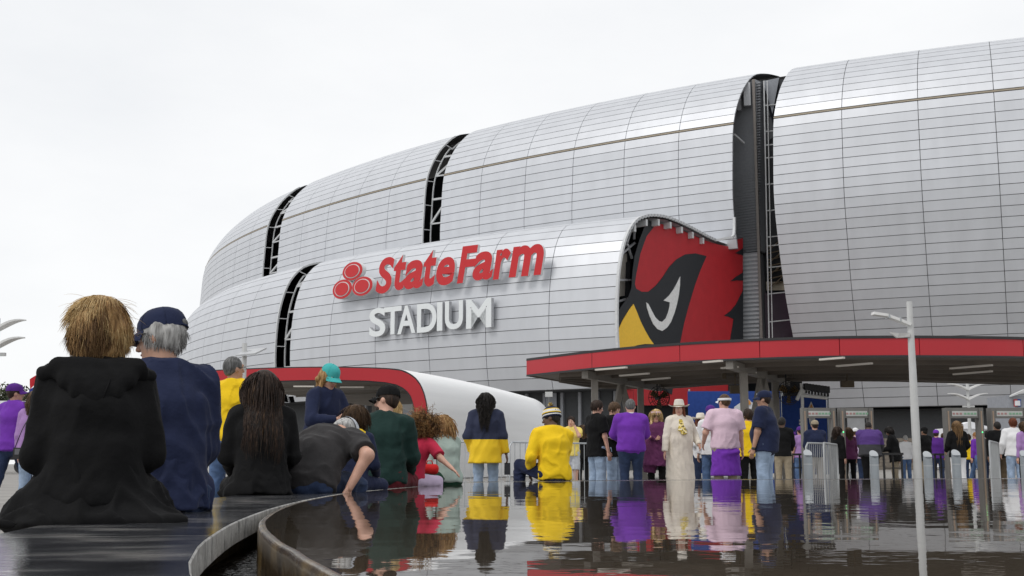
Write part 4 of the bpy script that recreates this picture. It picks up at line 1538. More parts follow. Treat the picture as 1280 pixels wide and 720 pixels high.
def person(label, X, Y, z=0.0, rot=0.0, H=1.75, sex='m', sit=False, lean=0, slouch=0, roll=0, head=(0, 0, 0), hands=(None, None), elbows=(None, None),
           feet=(None, None), knees=(None, None), top=None, sleeve='long', fit=0.016, hem=None, collar=None, bottom=None, btype='trousers', shoes=None, skin='fair', hair=None, hmat=None,
           hat=None, glasses=None, build=1.0, belly=0.0, res=0.014, group=None, curl=35, hs=1.0, extra=None, seed=1, fold=0.006, cut_neck=True, locks=True, shoulder=1.0):
    P_ = thing('person', label, 'person', (X, Y, z), RAD(rot), group)
    u = H / 1.75
    f = sex == 'f'
    sw = (0.165 if f else 0.185) * u * shoulder
    bw = build
    Rt = roty(RAD(roll)) @ rotx(-RAD(lean))
    Ru = Rt @ rotx(-RAD(slouch))
    pel = V3(0, 0, (0.095 if sit else 0.93) * u)
    T, Tu = Rt[:, 2], Ru[:, 2]
    S, Su = Rt[:, 0], Ru[:, 0]
    Fw, Fu = Rt[:, 1], Ru[:, 1]
    waist = pel + T * 0.14 * u
    chest = waist + (T * 0.4 + Tu * 0.6) * 0.20 * u
    shl = chest + Tu * 0.125 * u
    neck = shl + Tu * 0.045 * u - Fu * 0.01 * u
    Rh = Ru @ rotz(RAD(head[0])) @ rotx(-RAD(head[1])) @ roty(RAD(head[2]))
    # the neck carries the head a little forward
    hc = neck + (Tu * 0.6 + Rh[:, 2] * 0.4) * 0.145 * u * (0.5 + 0.5 * hs) + Fu * 0.015 * u
    hd = lambda x, y, zz: hc + Rh @ (V3(x, y, zz) * u * hs)
    J = dict(pel=pel, waist=waist, chest=chest, shl=shl, neck=neck, hc=hc, Rh=Rh, Ru=Ru, Rt=Rt, u=u)
    arms = []
    for i, sg in enumerate((-1, 1)):
        sp = shl + Su * sg * sw - Tu * 0.015 * u
        tgt = hands[i] if hands[i] is not None else (sp + V3(sg * 0.055, 0.03, -0.545) * u if not sit else V3(sg * 0.16 * u, 0.32 * u, 0.16 * u))
        hint = elbows[i] if elbows[i] is not None else (V3(sg * 0.5, -1, -0.3))
        el, wr = ik(sp, V3(*tgt), 0.285 * u, 0.255 * u, hint)
        arms.append((sp, el, wr))
    legs = []
    for i, sg in enumerate((-1, 1)):
        hp = pel + S * sg * 0.095 * u * (0.6 + 0.4 * bw) - T * 0.02 * u
        tgt = feet[i] if feet[i] is not None else (V3(sg * 0.11, 0.0, 0.085) * u if not sit else V3(sg * 0.13 * u, 0.47 * u, -0.37 * u))
        hint = knees[i] if knees[i] is not None else (V3(sg * 0.1, 1, 0.05) if not sit else V3(sg * .15, 0.3, 1))
        kn, an = ik(hp, V3(*tgt), (0.435 if sit else 0.418) * u, (0.42 if sit else 0.408) * u, hint)
        legs.append((hp, kn, an))
    J['arms'], J['legs'] = arms, legs
    # ---- body (one surface: head, neck, trunk, arms, legs)
    k = 0.03 * u
    tr = 0.92 if f else 1.0
    prims = [Prim(pel, waist, (0.155 * u * bw, 0.105 * u * bw), (0.13 * u * bw * tr, (0.095 + belly * .8) * u * bw), S),
             Prim(waist, chest, (0.13 * u * bw * tr, (0.095 + belly) * u * bw), (0.155 * u * bw * tr, 0.108 * u * bw), S),
             Prim(chest, shl, (0.155 * u * bw * tr, 0.108 * u * bw), (0.13 * u * tr, 0.075 * u), Su),
             Prim(shl - Su * sw * 0.8, shl + Su * sw * 0.8, 0.055 * u),
             Prim(neck - Tu * 0.04 * u, hd(0, -0.012, -0.05), 0.056 * u * tr, 0.053 * u * tr)]
    for (sp, el, wr) in arms:
        prims += [Prim(sp, el, 0.050 * u * bw * tr, 0.040 * u * bw * tr), Prim(el, wr, 0.041 * u * bw * tr, 0.027 * u * tr)]
    for (hp, kn, an) in legs:
        prims += [Prim(hp, kn, 0.083 * u * bw, 0.053 * u), Prim(kn, an, 0.054 * u, 0.036 * u)]
    hk = u * hs
    hprims = [(ell(hd(0, -0.012, 0.025), (0.074 * hk, 0.094 * hk, 0.095 * hk), Rh), 0.02), (ell(hd(0, 0.018, -0.045), (0.056 * hk, 0.066 * hk, 0.07 * hk), Rh), 0.035),
              (Prim(hd(0, 0.062, -0.098), hd(0, 0.060, -0.092), 0.020 * hk), 0.03), (Prim(hd(0, 0.080, 0.012), hd(0, 0.103, -0.030), 0.009 * hk, 0.0135 * hk), 0.012),
              (ell(hd(-0.076, -0.008, -0.012), (0.010 * hk, 0.021 * hk, 0.031 * hk), Rh), 0.006), (ell(hd(0.076, -0.008, -0.012), (0.010 * hk, 0.021 * hk, 0.031 * hk), Rh), 0.006),
              (Prim(hd(-0.045, 0.076, 0.028), hd(0.045, 0.076, 0.028), 0.012 * hk), 0.015)]
    fld = Field(prims + [p for p, _ in hprims], res)
    for p in prims:
        fld.add(p, k)
    for p, kk in hprims:
        fld.add(p, kk * u)
    for sg in (-1, 1):
        fld.cut(ell(hd(sg * 0.031, 0.092, 0.006), (0.015 * hk, 0.012 * hk, 0.010 * hk), Rh), 0.01)
    acc = Acc()
    acc.add(*fld.mesh(), 0)
    for sg in (-1, 1):
        acc.ellipsoid(hd(sg * 0.031, 0.0745, 0.006), (0.0125 * hk,) * 3, Rh, 8, 6, 1)
        acc.ellipsoid(hd(sg * 0.031, 0.0845, 0.006), (0.0055 * hk, 0.003 * hk, 0.0055 * hk), Rh, 8, 4, 2)
        acc.add(*qtube([hd(sg * 0.016, 0.089, 0.029), hd(sg * 0.032, 0.089, 0.034), hd(sg * 0.048, 0.080, 0.029)], [0.003 * hk, 0.0042 * hk, 0.0025 * hk], 5), 2)
    acc.add(*qtube([hd(-0.024, 0.076, -0.063), hd(-0.008, 0.086, -0.059), hd(0.008, 0.086, -0.059), hd(0.024, 0.076, -0.063)], [0.002 * hk, 0.0055 * hk, 0.0055 * hk, 0.002 * hk], 6), 3)
    acc.add(*qtube([hd(-0.020, 0.076, -0.069), hd(0, 0.084, -0.072), hd(0.020, 0.076, -0.069)], [0.002 * hk, 0.0065 * hk, 0.002 * hk], 6), 3)
    for i, (sp, el, wr) in enumerate(arms):
        d = unit(wr - el)
        sg = (-1, 1)[i]
        inward = unit(V3(-sg, 0.15, 0) - d * np.dot(V3(-sg, 0.15, 0), d))
        thumb = unit(np.cross(d, inward)) * (1 if np.dot(np.cross(d, inward), V3(0, 1, 0.3)) > 0 else -1)
        hand_mesh(acc, wr, d, thumb, inward, u * tr, curl, 0.6, 0)
    acc.build('body', [M_skin[skin], M_eye, M_iris, M_lip[skin]], P_)
    # ---- upper garment
    if top is not None:
        ft = fit * u
        hemd = 0.10 if hem is None else hem
        hb = pel - T * hemd * u
        bwid = 0.165 * u * bw + ft
        fl = 1.13 if (not sit and hemd > 0.08) else 1.0
        tp = [Prim(hb, pel, (bwid * fl, (0.115 * u * bw + ft) * fl), (bwid * .98, 0.115 * u * bw + ft), S, fa=True),
              Prim(pel, waist, (bwid * .98, (0.113 + belly * .6) * u * bw + ft), (0.14 * u * bw * tr + ft * 1.3, (0.105 + belly * .9) * u * bw + ft), S),
              Prim(waist, chest, (0.14 * u * bw * tr + ft * 1.3, (0.105 + belly) * u * bw + ft), (0.162 * u * bw * tr + ft, 0.116 * u * bw + ft), S),
              Prim(chest, shl, (0.162 * u * bw * tr + ft, 0.116 * u * bw + ft), (0.135 * u * tr + ft, 0.082 * u + ft * .6), Su),
              Prim(shl - Su * sw * 0.82, shl + Su * sw * 0.82, 0.056 * u + ft * .55),
              Prim(neck - Tu * 0.06 * u, neck + Tu * (0.012 if collar is None else collar) * u, 0.068 * u * tr + ft * .5, (0.062 * u * tr + ft * .25), Su, fb=True)]
        ks = [0.05 * u] * 5 + [0.03 * u]
        for (sp, el, wr) in arms:
            if sleeve == 'long':
                tp += [Prim(sp, el, 0.054 * u * bw * tr + ft * .9, 0.046 * u * bw * tr + ft * .8), Prim(el, el + (wr - el) * 0.97, 0.046 * u * bw * tr + ft * .8, 0.034 * u * tr + ft * .55, fb=True)]
                ks += [0.035 * u, 0.02 * u]
            elif sleeve == 'short':
                tp += [Prim(sp, sp + (el - sp) * 0.80, 0.056 * u * bw * tr + ft, 0.053 * u * bw * tr + ft * 1.2, fb=True)]
                ks += [0.035 * u]
        ex_t = [e for e in (extra or []) if e[0] == 'top']
        fld = Field(tp + [e[1](J) for e in ex_t], res)
        for p, kk in zip(tp, ks):
            fld.add(p, kk)
        for e in ex_t:
            fld.add(e[1](J), e[2])
        fld.disp(folds(seed, fold * u, (1.1, 1.1, 0.5)))
        fld.disp(folds(seed + 40, fold * 0.6 * u, (0.4, 0.4, 1.0), 10, 34))
        a2 = Acc()
        a2.add(*fld.mesh(), 0)
        a2.build({'long': 'sweater', 'short': 'shirt'}.get(sleeve, 'vest'), top, P_)
    # ---- lower garment
    if bottom is not None:
        bt = 0.012 * u
        lp = [Prim(pel - T * 0.06 * u, pel + T * 0.10 * u, (0.16 * u * bw + bt, 0.112 * u * bw + bt), (0.138 * u * bw, (0.098 + belly * .5) * u * bw), S, fb=True)]
        ks = [0.03 * u]
        if btype in ('trousers', 'shorts', 'loose', 'slim'):
            e = {'loose': 0.022, 'slim': 0.004}.get(btype, 0.012) * u
            for (hp, kn, an) in legs:
                if btype == 'shorts':
                    lp += [Prim(hp, hp + (kn - hp) * 0.93, 0.092 * u * bw + e, 0.085 * u * bw + e, fb=True)]
                    ks += [0.035 * u]
                else:
                    lp += [Prim(hp, kn, 0.090 * u * bw + e, 0.060 * u + e), Prim(kn, kn + (an - kn) * 0.99, 0.060 * u + e, 0.046 * u + e * 1.5, fb=True)]
                    ks += [0.035 * u, 0.02 * u]
        elif btype == 'skirt':
            lp += [Prim(V3(0, 0.0, 0.38 * u), pel - T * .02, (0.20 * u * bw, 0.17 * u * bw), (0.165 * u * bw, 0.125 * u * bw), S, fa=True)]
            ks += [0.04 * u]
        fld = Field(lp, res)
        for p, kk in zip(lp, ks):
            fld.add(p, kk)
        fld.disp(folds(seed + 5, fold * 0.9 * u, (1, 1, 1.4)))
        a2 = Acc()
        a2.add(*fld.mesh(), 0)
        a2.build('skirt' if btype == 'skirt' else ('shorts' if btype == 'shorts' else 'trousers'), bottom, P_)
    if shoes is not None:
        for i, (hp, kn, an) in enumerate(legs):
            sg = (-1, 1)[i]
            shin = unit(an - kn)
            fdir = unit(V3(sg * 0.15, 1, 0) if abs(shin[2]) > 0.5 else V3(0, 0.8, 0.6))
            a_, b_ = an + V3(0, 0, -0.045) * u - fdir * 0.03 * u, an + V3(0, 0, -0.052) * u + fdir * 0.15 * u
            sp_ = [Prim(a_, b_, (0.042 * u, 0.034 * u), (0.044 * u, 0.027 * u), V3(1, 0, 0)), Prim(an, an + V3(0, 0, -0.04) * u, 0.046 * u)]
            fld = Field(sp_, max(res * 0.8, 0.01))
            for p in sp_:
                fld.add(p, 0.03 * u)
            fld.cut_plane(an + V3(0, 0, -0.084 * u), V3(0, 0, -1))
            a2 = Acc()
            a2.add(*fld.mesh(), 0)
            a2.build('shoe', shoes, P_)
    for e in (extra or []):                                   # further garments of their own: ('part', name, material, [prims], k, fold)
        if e[0] == 'part':
            pr = e[3](J)
            fld = Field(pr, e[6] if len(e) > 6 else res)
            for p in pr:
                fld.add(p, e[4])
            if e[5]:
                fld.disp(folds(seed + 17, e[5], (1.2, 1.2, 0.7)))
            a2 = Acc()
            a2.add(*fld.mesh(), 0)
            a2.build(e[1], e[2], P_)
        elif e[0] == 'mesh':
            e[1](J, P_, hd, hk)
    if hair == 'short' and hat and locks:
        hair = 'crop'
    if hair:
        make_hair(P_, J, hd, hk, hair, hmat, res, seed)
        kk = hair.split('+')[0]
        hi = 0.03 if hat else 1.0
        if locks and kk in ('short', 'bob', 'long'):
            n_ = 340 if kk != 'long' else 260
            rr = 0.0013 + 0.00011 * Y
            tt = {'short': 0.011, 'bob': 0.018, 'long': 0.016}[kk]
            ln_ = {'short': 0.048, 'bob': 0.12}.get(kk, {'long': 0.28, 'long+mid': 0.24, 'long+xl': 0.5}.get(hair, 0.3))
            add_locks(P_, J, H, n_, np.full(n_, ln_), hmat, rr, seed + 200, hs=hs, grav=0.8 if kk == 'short' else 1.3, repel_r=(0.076 + tt, 0.095 + tt, 0.097 + tt), low=-0.05 if kk == 'short' else -0.02,
                      high=hi, steps=5 if kk == 'short' else 9, jitter=0.45 if kk == 'short' else 0.15, face_cut=0.045 if kk == 'short' else 0.02, lift=0.25, pull=None if kk != 'long' else 0.13, ymax=9.0 if kk == 'short' else 0.045, clump=0.25)
    if hat:
        hat(P_, J, hd, hk)
    if glasses:
        make_glasses(P_, hd, hk, glasses)
    return P_, J

def make_hair(P_, J, hd, hk, kind, m, res, seed):
    Rh = J['Rh']
    u = J['u']
    th = {'short': 0.013, 'crop': 0.007, 'bob': 0.020, 'long': 0.016, 'curly': 0.035, 'under': 0.009}.get(kind.split('+')[0], 0.014)
    cap = ell(hd(0, -0.016, 0.026), ((0.076 + th) * hk, (0.094 + th) * hk, (0.096 + th) * hk), Rh)
    pr = [(cap, 0.0)]
    nape = Prim(hd(0, -0.07, 0.0), hd(0, -0.068, -0.045), ((0.060 + th * .4) * hk, 0.030 * hk), ((0.052 + th * .3) * hk, 0.022 * hk), Rh[:, 0])
    pr.append((nape, 0.02))
    if kind.startswith('long'):
        ln = {'long': 0.30, 'long+xl': 0.36, 'long+mid': 0.20}[kind]
        dn = unit(J['Ru'][:, 2] * -1 + J['Ru'][:, 1] * -0.12)
        b = hd(0, -0.085, -0.06)
        pr.append((Prim(hd(0, -0.07, 0.02), b, (0.085 * hk, 0.045 * hk), (0.095 * hk, 0.04 * hk), Rh[:, 0]), 0.03))
        pr.append((Prim(b, b + dn * ln * u, (0.092 * hk, 0.038 * hk), (0.050 * hk, 0.016 * hk), J['Ru'][:, 0]), 0.03))
        for sg in (-1, 1):
            pr.append((Prim(hd(sg * 0.076, 0.0, 0.02), hd(sg * 0.088, 0.012, -0.12), 0.024 * hk, 0.022 * hk), 0.02))
            if kind == 'long':
                pr.append((Prim(hd(sg * 0.088, 0.012, -0.12), hd(sg * 0.092, 0.045, -0.28), 0.024 * hk, 0.017 * hk), 0.02))
    if kind == 'bob':
        pr.append((Prim(hd(0, -0.035, 0.0), hd(0, -0.032, -0.075), (0.098 * hk, 0.085 * hk), (0.072 * hk, 0.058 * hk), Rh[:, 0]), 0.03))
    if kind == 'curly':
        pr.append((ell(hd(0, -0.02, 0.0), (0.125 * hk, 0.125 * hk, 0.125 * hk), Rh), 0.03))
    fld = Field([p for p, _ in pr], min(res, 0.012))
    for p, k_ in pr:
        fld.add(p, k_ * u)
    fld.cut(ell(hd(0, 0.108, -0.040), (0.066 * hk, 0.085 * hk, 0.100 * hk), Rh), 0.01)
    fld.cut(ell(hd(0, 0.085, -0.10), (0.075 * hk, 0.08 * hk, 0.07 * hk), Rh), 0.01)
    if kind.split('+')[0] in ('short', 'crop', 'under'):
        for sg in (-1, 1):
            fld.cut(ell(hd(sg * 0.085, 0.012, -0.045), (0.03 * hk, 0.035 * hk, 0.045 * hk), Rh), 0.008)
        fld.cut_plane(hd(0, -0.06, -0.068), -Rh[:, 2] + 0.35 * Rh[:, 1])
    if kind == 'curly':
        fld.disp(folds(seed, 0.016 * u, (1, 1, 1), 40, 120))
    else:
        inv = Rh.T
        c0 = J['hc']
        w = wob(seed, 60, 170, 7, (1, 1, 0.12))
        w2 = wob(seed + 3, 14, 30, 4, (1, 1, 0.5))
        amp = 0.0045 if kind != 'crop' else 0.002
        def fn(x, y, z):
            q = np.stack([x - c0[0], y - c0[1], z - c0[2]], 0)
            q = inv @ q
            return amp * w(q[0], q[1], q[2]) + amp * 1.3 * w2(q[0], q[1], q[2])
        fld.disp(fn)
    a = Acc()
    a.add(*fld.mesh(), 0)
    return a.build('hair', m, P_)

def strands(name, parent, roots, dirs, length, rad, m, steps=7, grav=0.6, curl=0.0, cfreq=6.0, seed=3, repel=None, jitter=0.25, pull=None, clump=0.0):
    """many thin tapered locks; each is a 3-sided tube. repel: (center, Rinv, radii) ellipsoid the lock lies on"""
    r = np.random.default_rng(seed)
    n = len(roots)
    P = np.asarray(roots, float).copy()
    D = np.asarray(dirs, float).copy()
    D += r.normal(size=D.shape) * jitter
    if clump:
        for ax_ in range(3):
            D[:, ax_] += clump * wob(seed + 7 * ax_, 30, 75, 5)(P[:, 0], P[:, 1], P[:, 2]) * 2.2
    D /= np.linalg.norm(D, axis=1)[:, None]
    Lg = (length if np.ndim(length) else np.full(n, length)) * r.uniform(0.75, 1.15, n)
    st = Lg / (steps - 1)
    pts = [P.copy()]
    ph = r.uniform(0, 6.28, n)
    for i in range(1, steps):
        D = D + np.array([0, 0, -1.0]) * grav * np.maximum(2.0 / steps, st * 8)[:, None] + r.normal(size=D.shape) * 0.05
        D /= np.linalg.norm(D, axis=1)[:, None]
        P = P + D * st[:, None]
        if repel is not None:
            for c, Ri, rr in (repel if isinstance(repel, list) else [repel]):
                q = (P - c) @ Ri.T / rr
                l = np.linalg.norm(q, axis=1)
                m_ = l < 1.0
                if m_.any():
                    q[m_] /= l[m_][:, None]
                    P[m_] = (q[m_] * rr) @ Ri + c
        if pull is not None:                                # long hair gathers behind the back
            c, sd, fd, w = pull
            rel_ = P - c
            below = np.clip((c[2] + 0.16 - P[:, 2]) / 0.2, 0, 1)
            lx = rel_ @ sd
            P = P + np.outer((w * np.tanh(lx / w) - lx) * below, sd)
            ly = rel_ @ fd
            P = P + np.outer((np.minimum(ly, -0.06) - ly) * below * 0.6, fd)
        o = P.copy()
        if curl:
            t = i / steps
            a = np.cross(D, np.array([0, 0, 1.0]))
            a /= np.maximum(np.linalg.norm(a, axis=1), 1e-6)[:, None]
            b = np.cross(D, a)
            w = curl * min(1, t * 2)
            o = o + a * (np.cos(ph + cfreq * t * 6.28) * w)[:, None] + b * (np.sin(ph + cfreq * t * 6.28) * w)[:, None]
        pts.append(o)
    pts = np.stack(pts, 1)                               # n, steps, 3
    tan = np.gradient(pts, axis=1)
    tan /= np.maximum(np.linalg.norm(tan, axis=2), 1e-9)[..., None]
    ref = np.array([0.31, 0.52, 0.79])
    a = np.cross(tan, ref)
    a /= np.maximum(np.linalg.norm(a, axis=2), 1e-6)[..., None]
    b = np.cross(tan, a)
    taper = np.interp(np.linspace(0, 1, steps), [0, 0.25, 0.75, 1], [0.8, 1, 0.8, 0.15]) * rad
    V = np.stack([pts + (a * math.cos(q) + b * math.sin(q)) * taper[None, :, None] for q in (0, 2.09, 4.19)], 2)   # n, steps, 3, 3
    base = np.arange(n)[:, None, None] * steps * 3 + np.arange(steps - 1)[None, :, None] * 3
    k = np.arange(3)[None, None, :]
    k2 = (k + 1) % 3
    Q = np.stack([base + k, base + k2, base + 3 + k2, base + 3 + k], -1).reshape(-1, 4)
    ac = Acc()
    ac.add(V.reshape(-1, 3), Q, 0)
    return ac.build(name, m, parent)
def scalp(n, hd, hk, J, seed, face_cut=0.035, low=-0.07, rad=(0.078, 0.098, 0.099), high=1.0, ymax=9.0):
    r = np.random.default_rng(seed)
    d = r.normal(size=(n * (3 if high > 0.5 else 9), 3))
    d /= np.linalg.norm(d, axis=1)[:, None]
    q = d * np.array(rad) + np.array([0, -0.014, 0.026])
    ok = (q[:, 1] < ymax) & (q[:, 2] > low) & (q[:, 2] < high) & ~((q[:, 1] > face_cut) & (q[:, 2] < 0.075))
    q, d = q[ok][:n], d[ok][:n]
    return J['hc'] + (q * hk) @ J['Rh'].T, d @ J['Rh'].T, q
def pX(u, Y):
    return (u - 640) / F * Y * 0.9895
def add_locks(P_, J, H, n, ln, m, rad=0.0022, seed=4, hs=1.0, grav=0.9, repel_r=(0.085, 0.104, 0.106), low=-0.06, high=1.0, curl=0.0, cf=5, steps=8, jitter=.12, name='locks', face_cut=0.035, lift=0.10, more=None, pull=None, clump=0.0, ymax=9.0, mask=None):
    u = H / 1.75
    hk = u * hs
    hd = lambda x, y, zz: J['hc'] + J['Rh'] @ (V3(x, y, zz) * hk)
    ro, di, q = scalp(n, hd, hk, J, seed, face_cut, low, high=high, ymax=ymax)
    if mask is not None:
        mk = mask(q)
        ro, di, q = ro[mk], di[mk], q[mk]
        ln = np.asarray(ln)[:len(ro)]
    c0 = hd(0, -0.014, 0.026)
    pl = None if pull is None else (J['neck'], J['Ru'][:, 0], J['Ru'][:, 1], pull)
    rr = np.array(repel_r) * hk
    fl = ro - hd(0, -0.035, 0.135)
    fl = fl - di * (fl * di).sum(1)[:, None]
    fl /= np.maximum(np.linalg.norm(fl, axis=1), 1e-6)[:, None]
    rep = [(c0, J['Rh'].T, rr)] + (more or [])
    return strands(name, P_, ro, fl + di * lift, np.asarray(ln), rad, m, steps, grav, curl, cf, seed, rep, jitter, pl, clump)
def make_glasses(P_, hd, hk, kind):
    a = Acc()
    lens_m = M_lens
    for sg in (-1, 1):
        pts = []
        for i in range(12):
            t = 2 * math.pi * i / 12
            pts.append(hd(sg * 0.034 + 0.026 * math.cos(t), 0.102 - 0.10 * abs(sg * 0.034 + 0.026 * math.cos(t)) ** 1.6 * 2, 0.004 + 0.019 * math.sin(t)))
        pts.append(pts[0])
        a.add(*qtube(pts, [0.0022 * hk] * 13, 4), 0)
        a.add(*qtube([hd(sg * 0.06, 0.092, 0.008), hd(sg * 0.078, 0.06, 0.012), hd(sg * 0.081, -0.005, 0.008)], [0.0028 * hk] * 3, 4), 0)
        if kind == 'sun':
            a.ellipsoid(hd(sg * 0.034, 0.095, 0.004), (0.025 * hk, 0.004 * hk, 0.018 * hk), None, 10, 5, 1)
    a.add(*qtube([hd(-0.010, 0.101, 0.008), hd(0.010, 0.101, 0.008)], [0.0025 * hk] * 2, 4), 0)
    a.build('glasses', [M_frame, lens_m], P_)

# --------------------------------------------------- hats (built in the head frame)
def head_grid(hd, rings, nu, y0=-0.014):
    """rings: (z, rx, ry, dy) -> points"""
    P = []
    for zz, rx, ry, dy in rings:
        for i in range(nu):
            t = 2 * math.pi * i / nu
            P.append(hd(rx * math.cos(t), y0 + dy + ry * math.sin(t), zz))
    return P
def cap_hat(m, brim_m=None, logo=None, slot=False, rise=1.0, back=False):
    def fn(P_, J, hd, hk):
        a = Acc()
        R_ = [(0.030, 0.090, 0.112, 0), (0.050, 0.0905, 0.1115, 0), (0.075 * rise, 0.0885, 0.107, 0), (0.098 * rise, 0.080, 0.096, -.001), (0.117 * rise, 0.064, 0.077, -.002), (0.130 * rise, 0.042, 0.05, -.003), (0.1375 * rise, 0.018, 0.022, -.004), (0.139 * rise, 0.001, 0.001, -.004)]
        a.grid(head_grid(hd, R_, 28), 28, len(R_), 0, True)
        a.ellipsoid(hd(0, -0.018, 0.140 * rise), (0.006 * hk, 0.006 * hk, 0.004 * hk), None, 8, 5, 0)
        o = a.build('cap_crown', m, P_)
        for k in range(6):                                    # panel seams
            t = math.pi / 6 + k * math.pi / 3
            b = Acc()
            pts = [hd(rx * 1.008 * math.cos(t), -0.014 + dy + ry * 1.008 * math.sin(t), zz) for zz, rx, ry, dy in R_[:-1]]
            b.add(*qtube(pts, [0.0012 * hk] * len(pts), 4), 0)
            b.build('seam', m, o)
        b = Acc()
        nu, nv = 15, 6
        P = []
        for side_ in (0, 1):
            for j in range(nv):
                q = j / (nv - 1)
                for i in range(nu):
                    s = -1 + 2 * i / (nu - 1)
                    ang = s * 1.12
                    bx, by = 0.088 * math.sin(ang), -0.014 + 0.109 * math.cos(ang)
                    ext = 0.072 * q * math.sqrt(max(1 - (s * 0.98) ** 2, 0.0)) ** 0.8
                    P.append(hd(bx * (1 + 0.05 * q), by + ext, 0.036 - 0.020 * q - 0.030 * s * s * (0.3 + 0.7 * q) - side_ * 0.004))
        P1, P2 = P[:nu * nv], P[nu * nv:]
        b.grid(P1, nu, nv)
        b.grid([P2[j * nu + (nu - 1 - i)] for j in range(nv) for i in range(nu)], nu, nv)
        b.build('cap_brim', brim_m or m, P_)
        if slot:                                              # strap opening at the back
            c = Acc()
            c.ellipsoid(hd(0.0, -0.1225, 0.050), (0.026 * hk, 0.006 * hk, 0.017 * hk), J['Rh'], 12, 6)
            c.build('cap_opening', H_dkgrey, o)
            c = Acc()
            c.add(*qtube([hd(-0.032, -0.118, 0.036), hd(0, -0.1285, 0.0345), hd(0.032, -0.118, 0.036)], [0.0055 * hk] * 3, 6))
            c.build('cap_strap', m, o)
        if logo:
            c = Acc()
            c.ellipsoid(hd(0, 0.093, 0.075), (0.020 * hk, 0.006 * hk, 0.016 * hk), J['Rh'], 10, 6)
            c.build('cap_badge', logo, o)
    return fn
def cowboy_hat(m, band, tilt=0.0):
    def fn(P_, J, hd, hk):
        a = Acc()
        R_ = [(0.040, 0.094, 0.116, 0), (0.06, 0.092, 0.114, 0), (0.10, 0.086, 0.108, 0), (0.135, 0.078, 0.102, 0.0), (0.155, 0.070, 0.094, 0.0), (0.163, 0.055, 0.078, 0.0), (0.158, 0.03, 0.055, 0), (0.148, 0.002, 0.03, 0)]
        P = []
        for zz, rx, ry, dy in R_:
            for i in range(28):
                t = 2 * math.pi * i / 28
                pinch = 1 - 0.22 * max(0, math.sin(t)) ** 2 * max(0, (zz - 0.06) / 0.1)
                P.append(hd(rx * pinch * math.cos(t), -0.014 + dy + ry * math.sin(t), zz - 0.014 * max(0, -math.sin(t)) * (zz > 0.1)))
        a.grid(P, 28, len(R_), 0, True)
        o = a.build('hat_crown', m, P_)
        b = Acc()
        P = []
        nu = 36
        rr = [(0.0, 0.0), (0.35, 0.0), (0.7, 0.012), (1.0, 0.034), (1.0, 0.029), (0.7, 0.007), (0.35, -0.005), (0.0, -0.005)]
        for q, cz in rr:
            for i in range(nu):
                t = 2 * math.pi * i / nu
                side_ = abs(math.cos(t))
                rx, ry = 0.092 + 0.085 * q, 0.114 + 0.075 * q
                P.append(hd(rx * math.cos(t), -0.014 + ry * math.sin(t), 0.040 + cz * (1.6 * side_ ** 2 - 0.45)))
        b.grid(P, nu, len(rr), 0, True)
        b.build('hat_brim', m, P_)
        c = Acc()
        P = head_grid(hd, [(0.043, 0.0955, 0.1175, 0), (0.062, 0.0945, 0.1165, 0)], 28)
        c.grid(P, 28, 2, 0, True)
        c.build('hat_band', band, o)
    return fn
def beanie_hat():
    def fn(P_, J, hd, hk):
        cols = dict(n=(0.014, 0.018, 0.045), y=(0.80, 0.53, 0.03), w=(0.72, 0.72, 0.70))
        mm = {q: cloth('beanie ' + q, c, bump=0.8, bscale=120) for q, c in cols.items()}
        levels = [(0.010, 0.028, 'n', 0.094), (0.028, 0.042, 'w', 0.0955), (0.042, 0.056, 'n', 0.0955), (0.056, 0.068, 'y', 0.095), (0.068, 0.098, 'w', 0.093), (0.098, 0.110, 'y', 0.087), (0.110, 0.150, 'n', 0.08)]
        for z0, z1, c, r in levels:
            a = Acc()
            R_ = []
            for q in np.linspace(0, 1, 4):
                zz = z0 + (z1 - z0) * q
                sc = math.sqrt(max(1 - max(0, (zz - 0.055) / 0.10) ** 2, 0.0004))
                bul = 1 + 0.012 * math.sin(q * math.pi)
                R_.append((zz, 0.096 * sc * bul, 0.117 * sc * bul, 0))
            a.grid(head_grid(hd, R_, 26), 26, 4, 0, True)
            a.build('beanie_band', mm[c], P_)
        r = np.random.default_rng(5)
        nn = 260
        d = r.normal(size=(nn, 3))
        d /= np.linalg.norm(d, axis=1)[:, None]
        c0 = hd(0, -0.016, 0.172)
        for q, (c, sl) in dict(y=('y', slice(0, 130)), n=('n', slice(130, 200)), w=('w', slice(200, 260))).items():
            strands('pompom', P_, np.tile(c0, (len(d[sl]), 1)), d[sl], 0.036, 0.003, mm[c], 4, 0.05, seed=8)
        # small navy dashes of the knitted wordmark
        for i in range(9):
            t = 2 * math.pi * (0.02 + i * 0.052) - 2.6
            a = Acc()
            a.ellipsoid(hd(0.0905 * math.cos(t), -0.014 + 0.110 * math.sin(t), 0.083), (0.005 * hk, 0.005 * hk, 0.009 * hk), None, 6, 4)
            a.build('knit_mark', mm['n'], P_)
    return fn
def visor_hat(m):
    def fn(P_, J, hd, hk):
        a = Acc()
        R_ = [(0.022, 0.092, 0.114, 0), (0.030, 0.0945, 0.1165, 0), (0.052, 0.0945, 0.1165, 0), (0.058, 0.091, 0.113, 0)]
        a.grid(head_grid(hd, R_, 28), 28, 4, 0, True)
        o = a.build('visor_band', m, P_)
        b = Acc()
        P = []
        for j in range(5):
            q = j / 4
            for i in range(13):
                s = -1 + 2 * i / 12
                P.append(hd(0.090 * math.sin(s * 1.1), -0.014 + 0.112 * math.cos(s * 1.1) + 0.07 * q * math.sqrt(max(1 - s * s * .96, 0)), 0.03 - 0.02 * q - 0.03 * s * s * (0.3 + 0.7 * q)))
        b.grid(P, 13, 5)
        b.build('visor_brim', m, o)
    return fn
# ================================================================ PEOPLE ON THE BENCH
SEAT = BZ
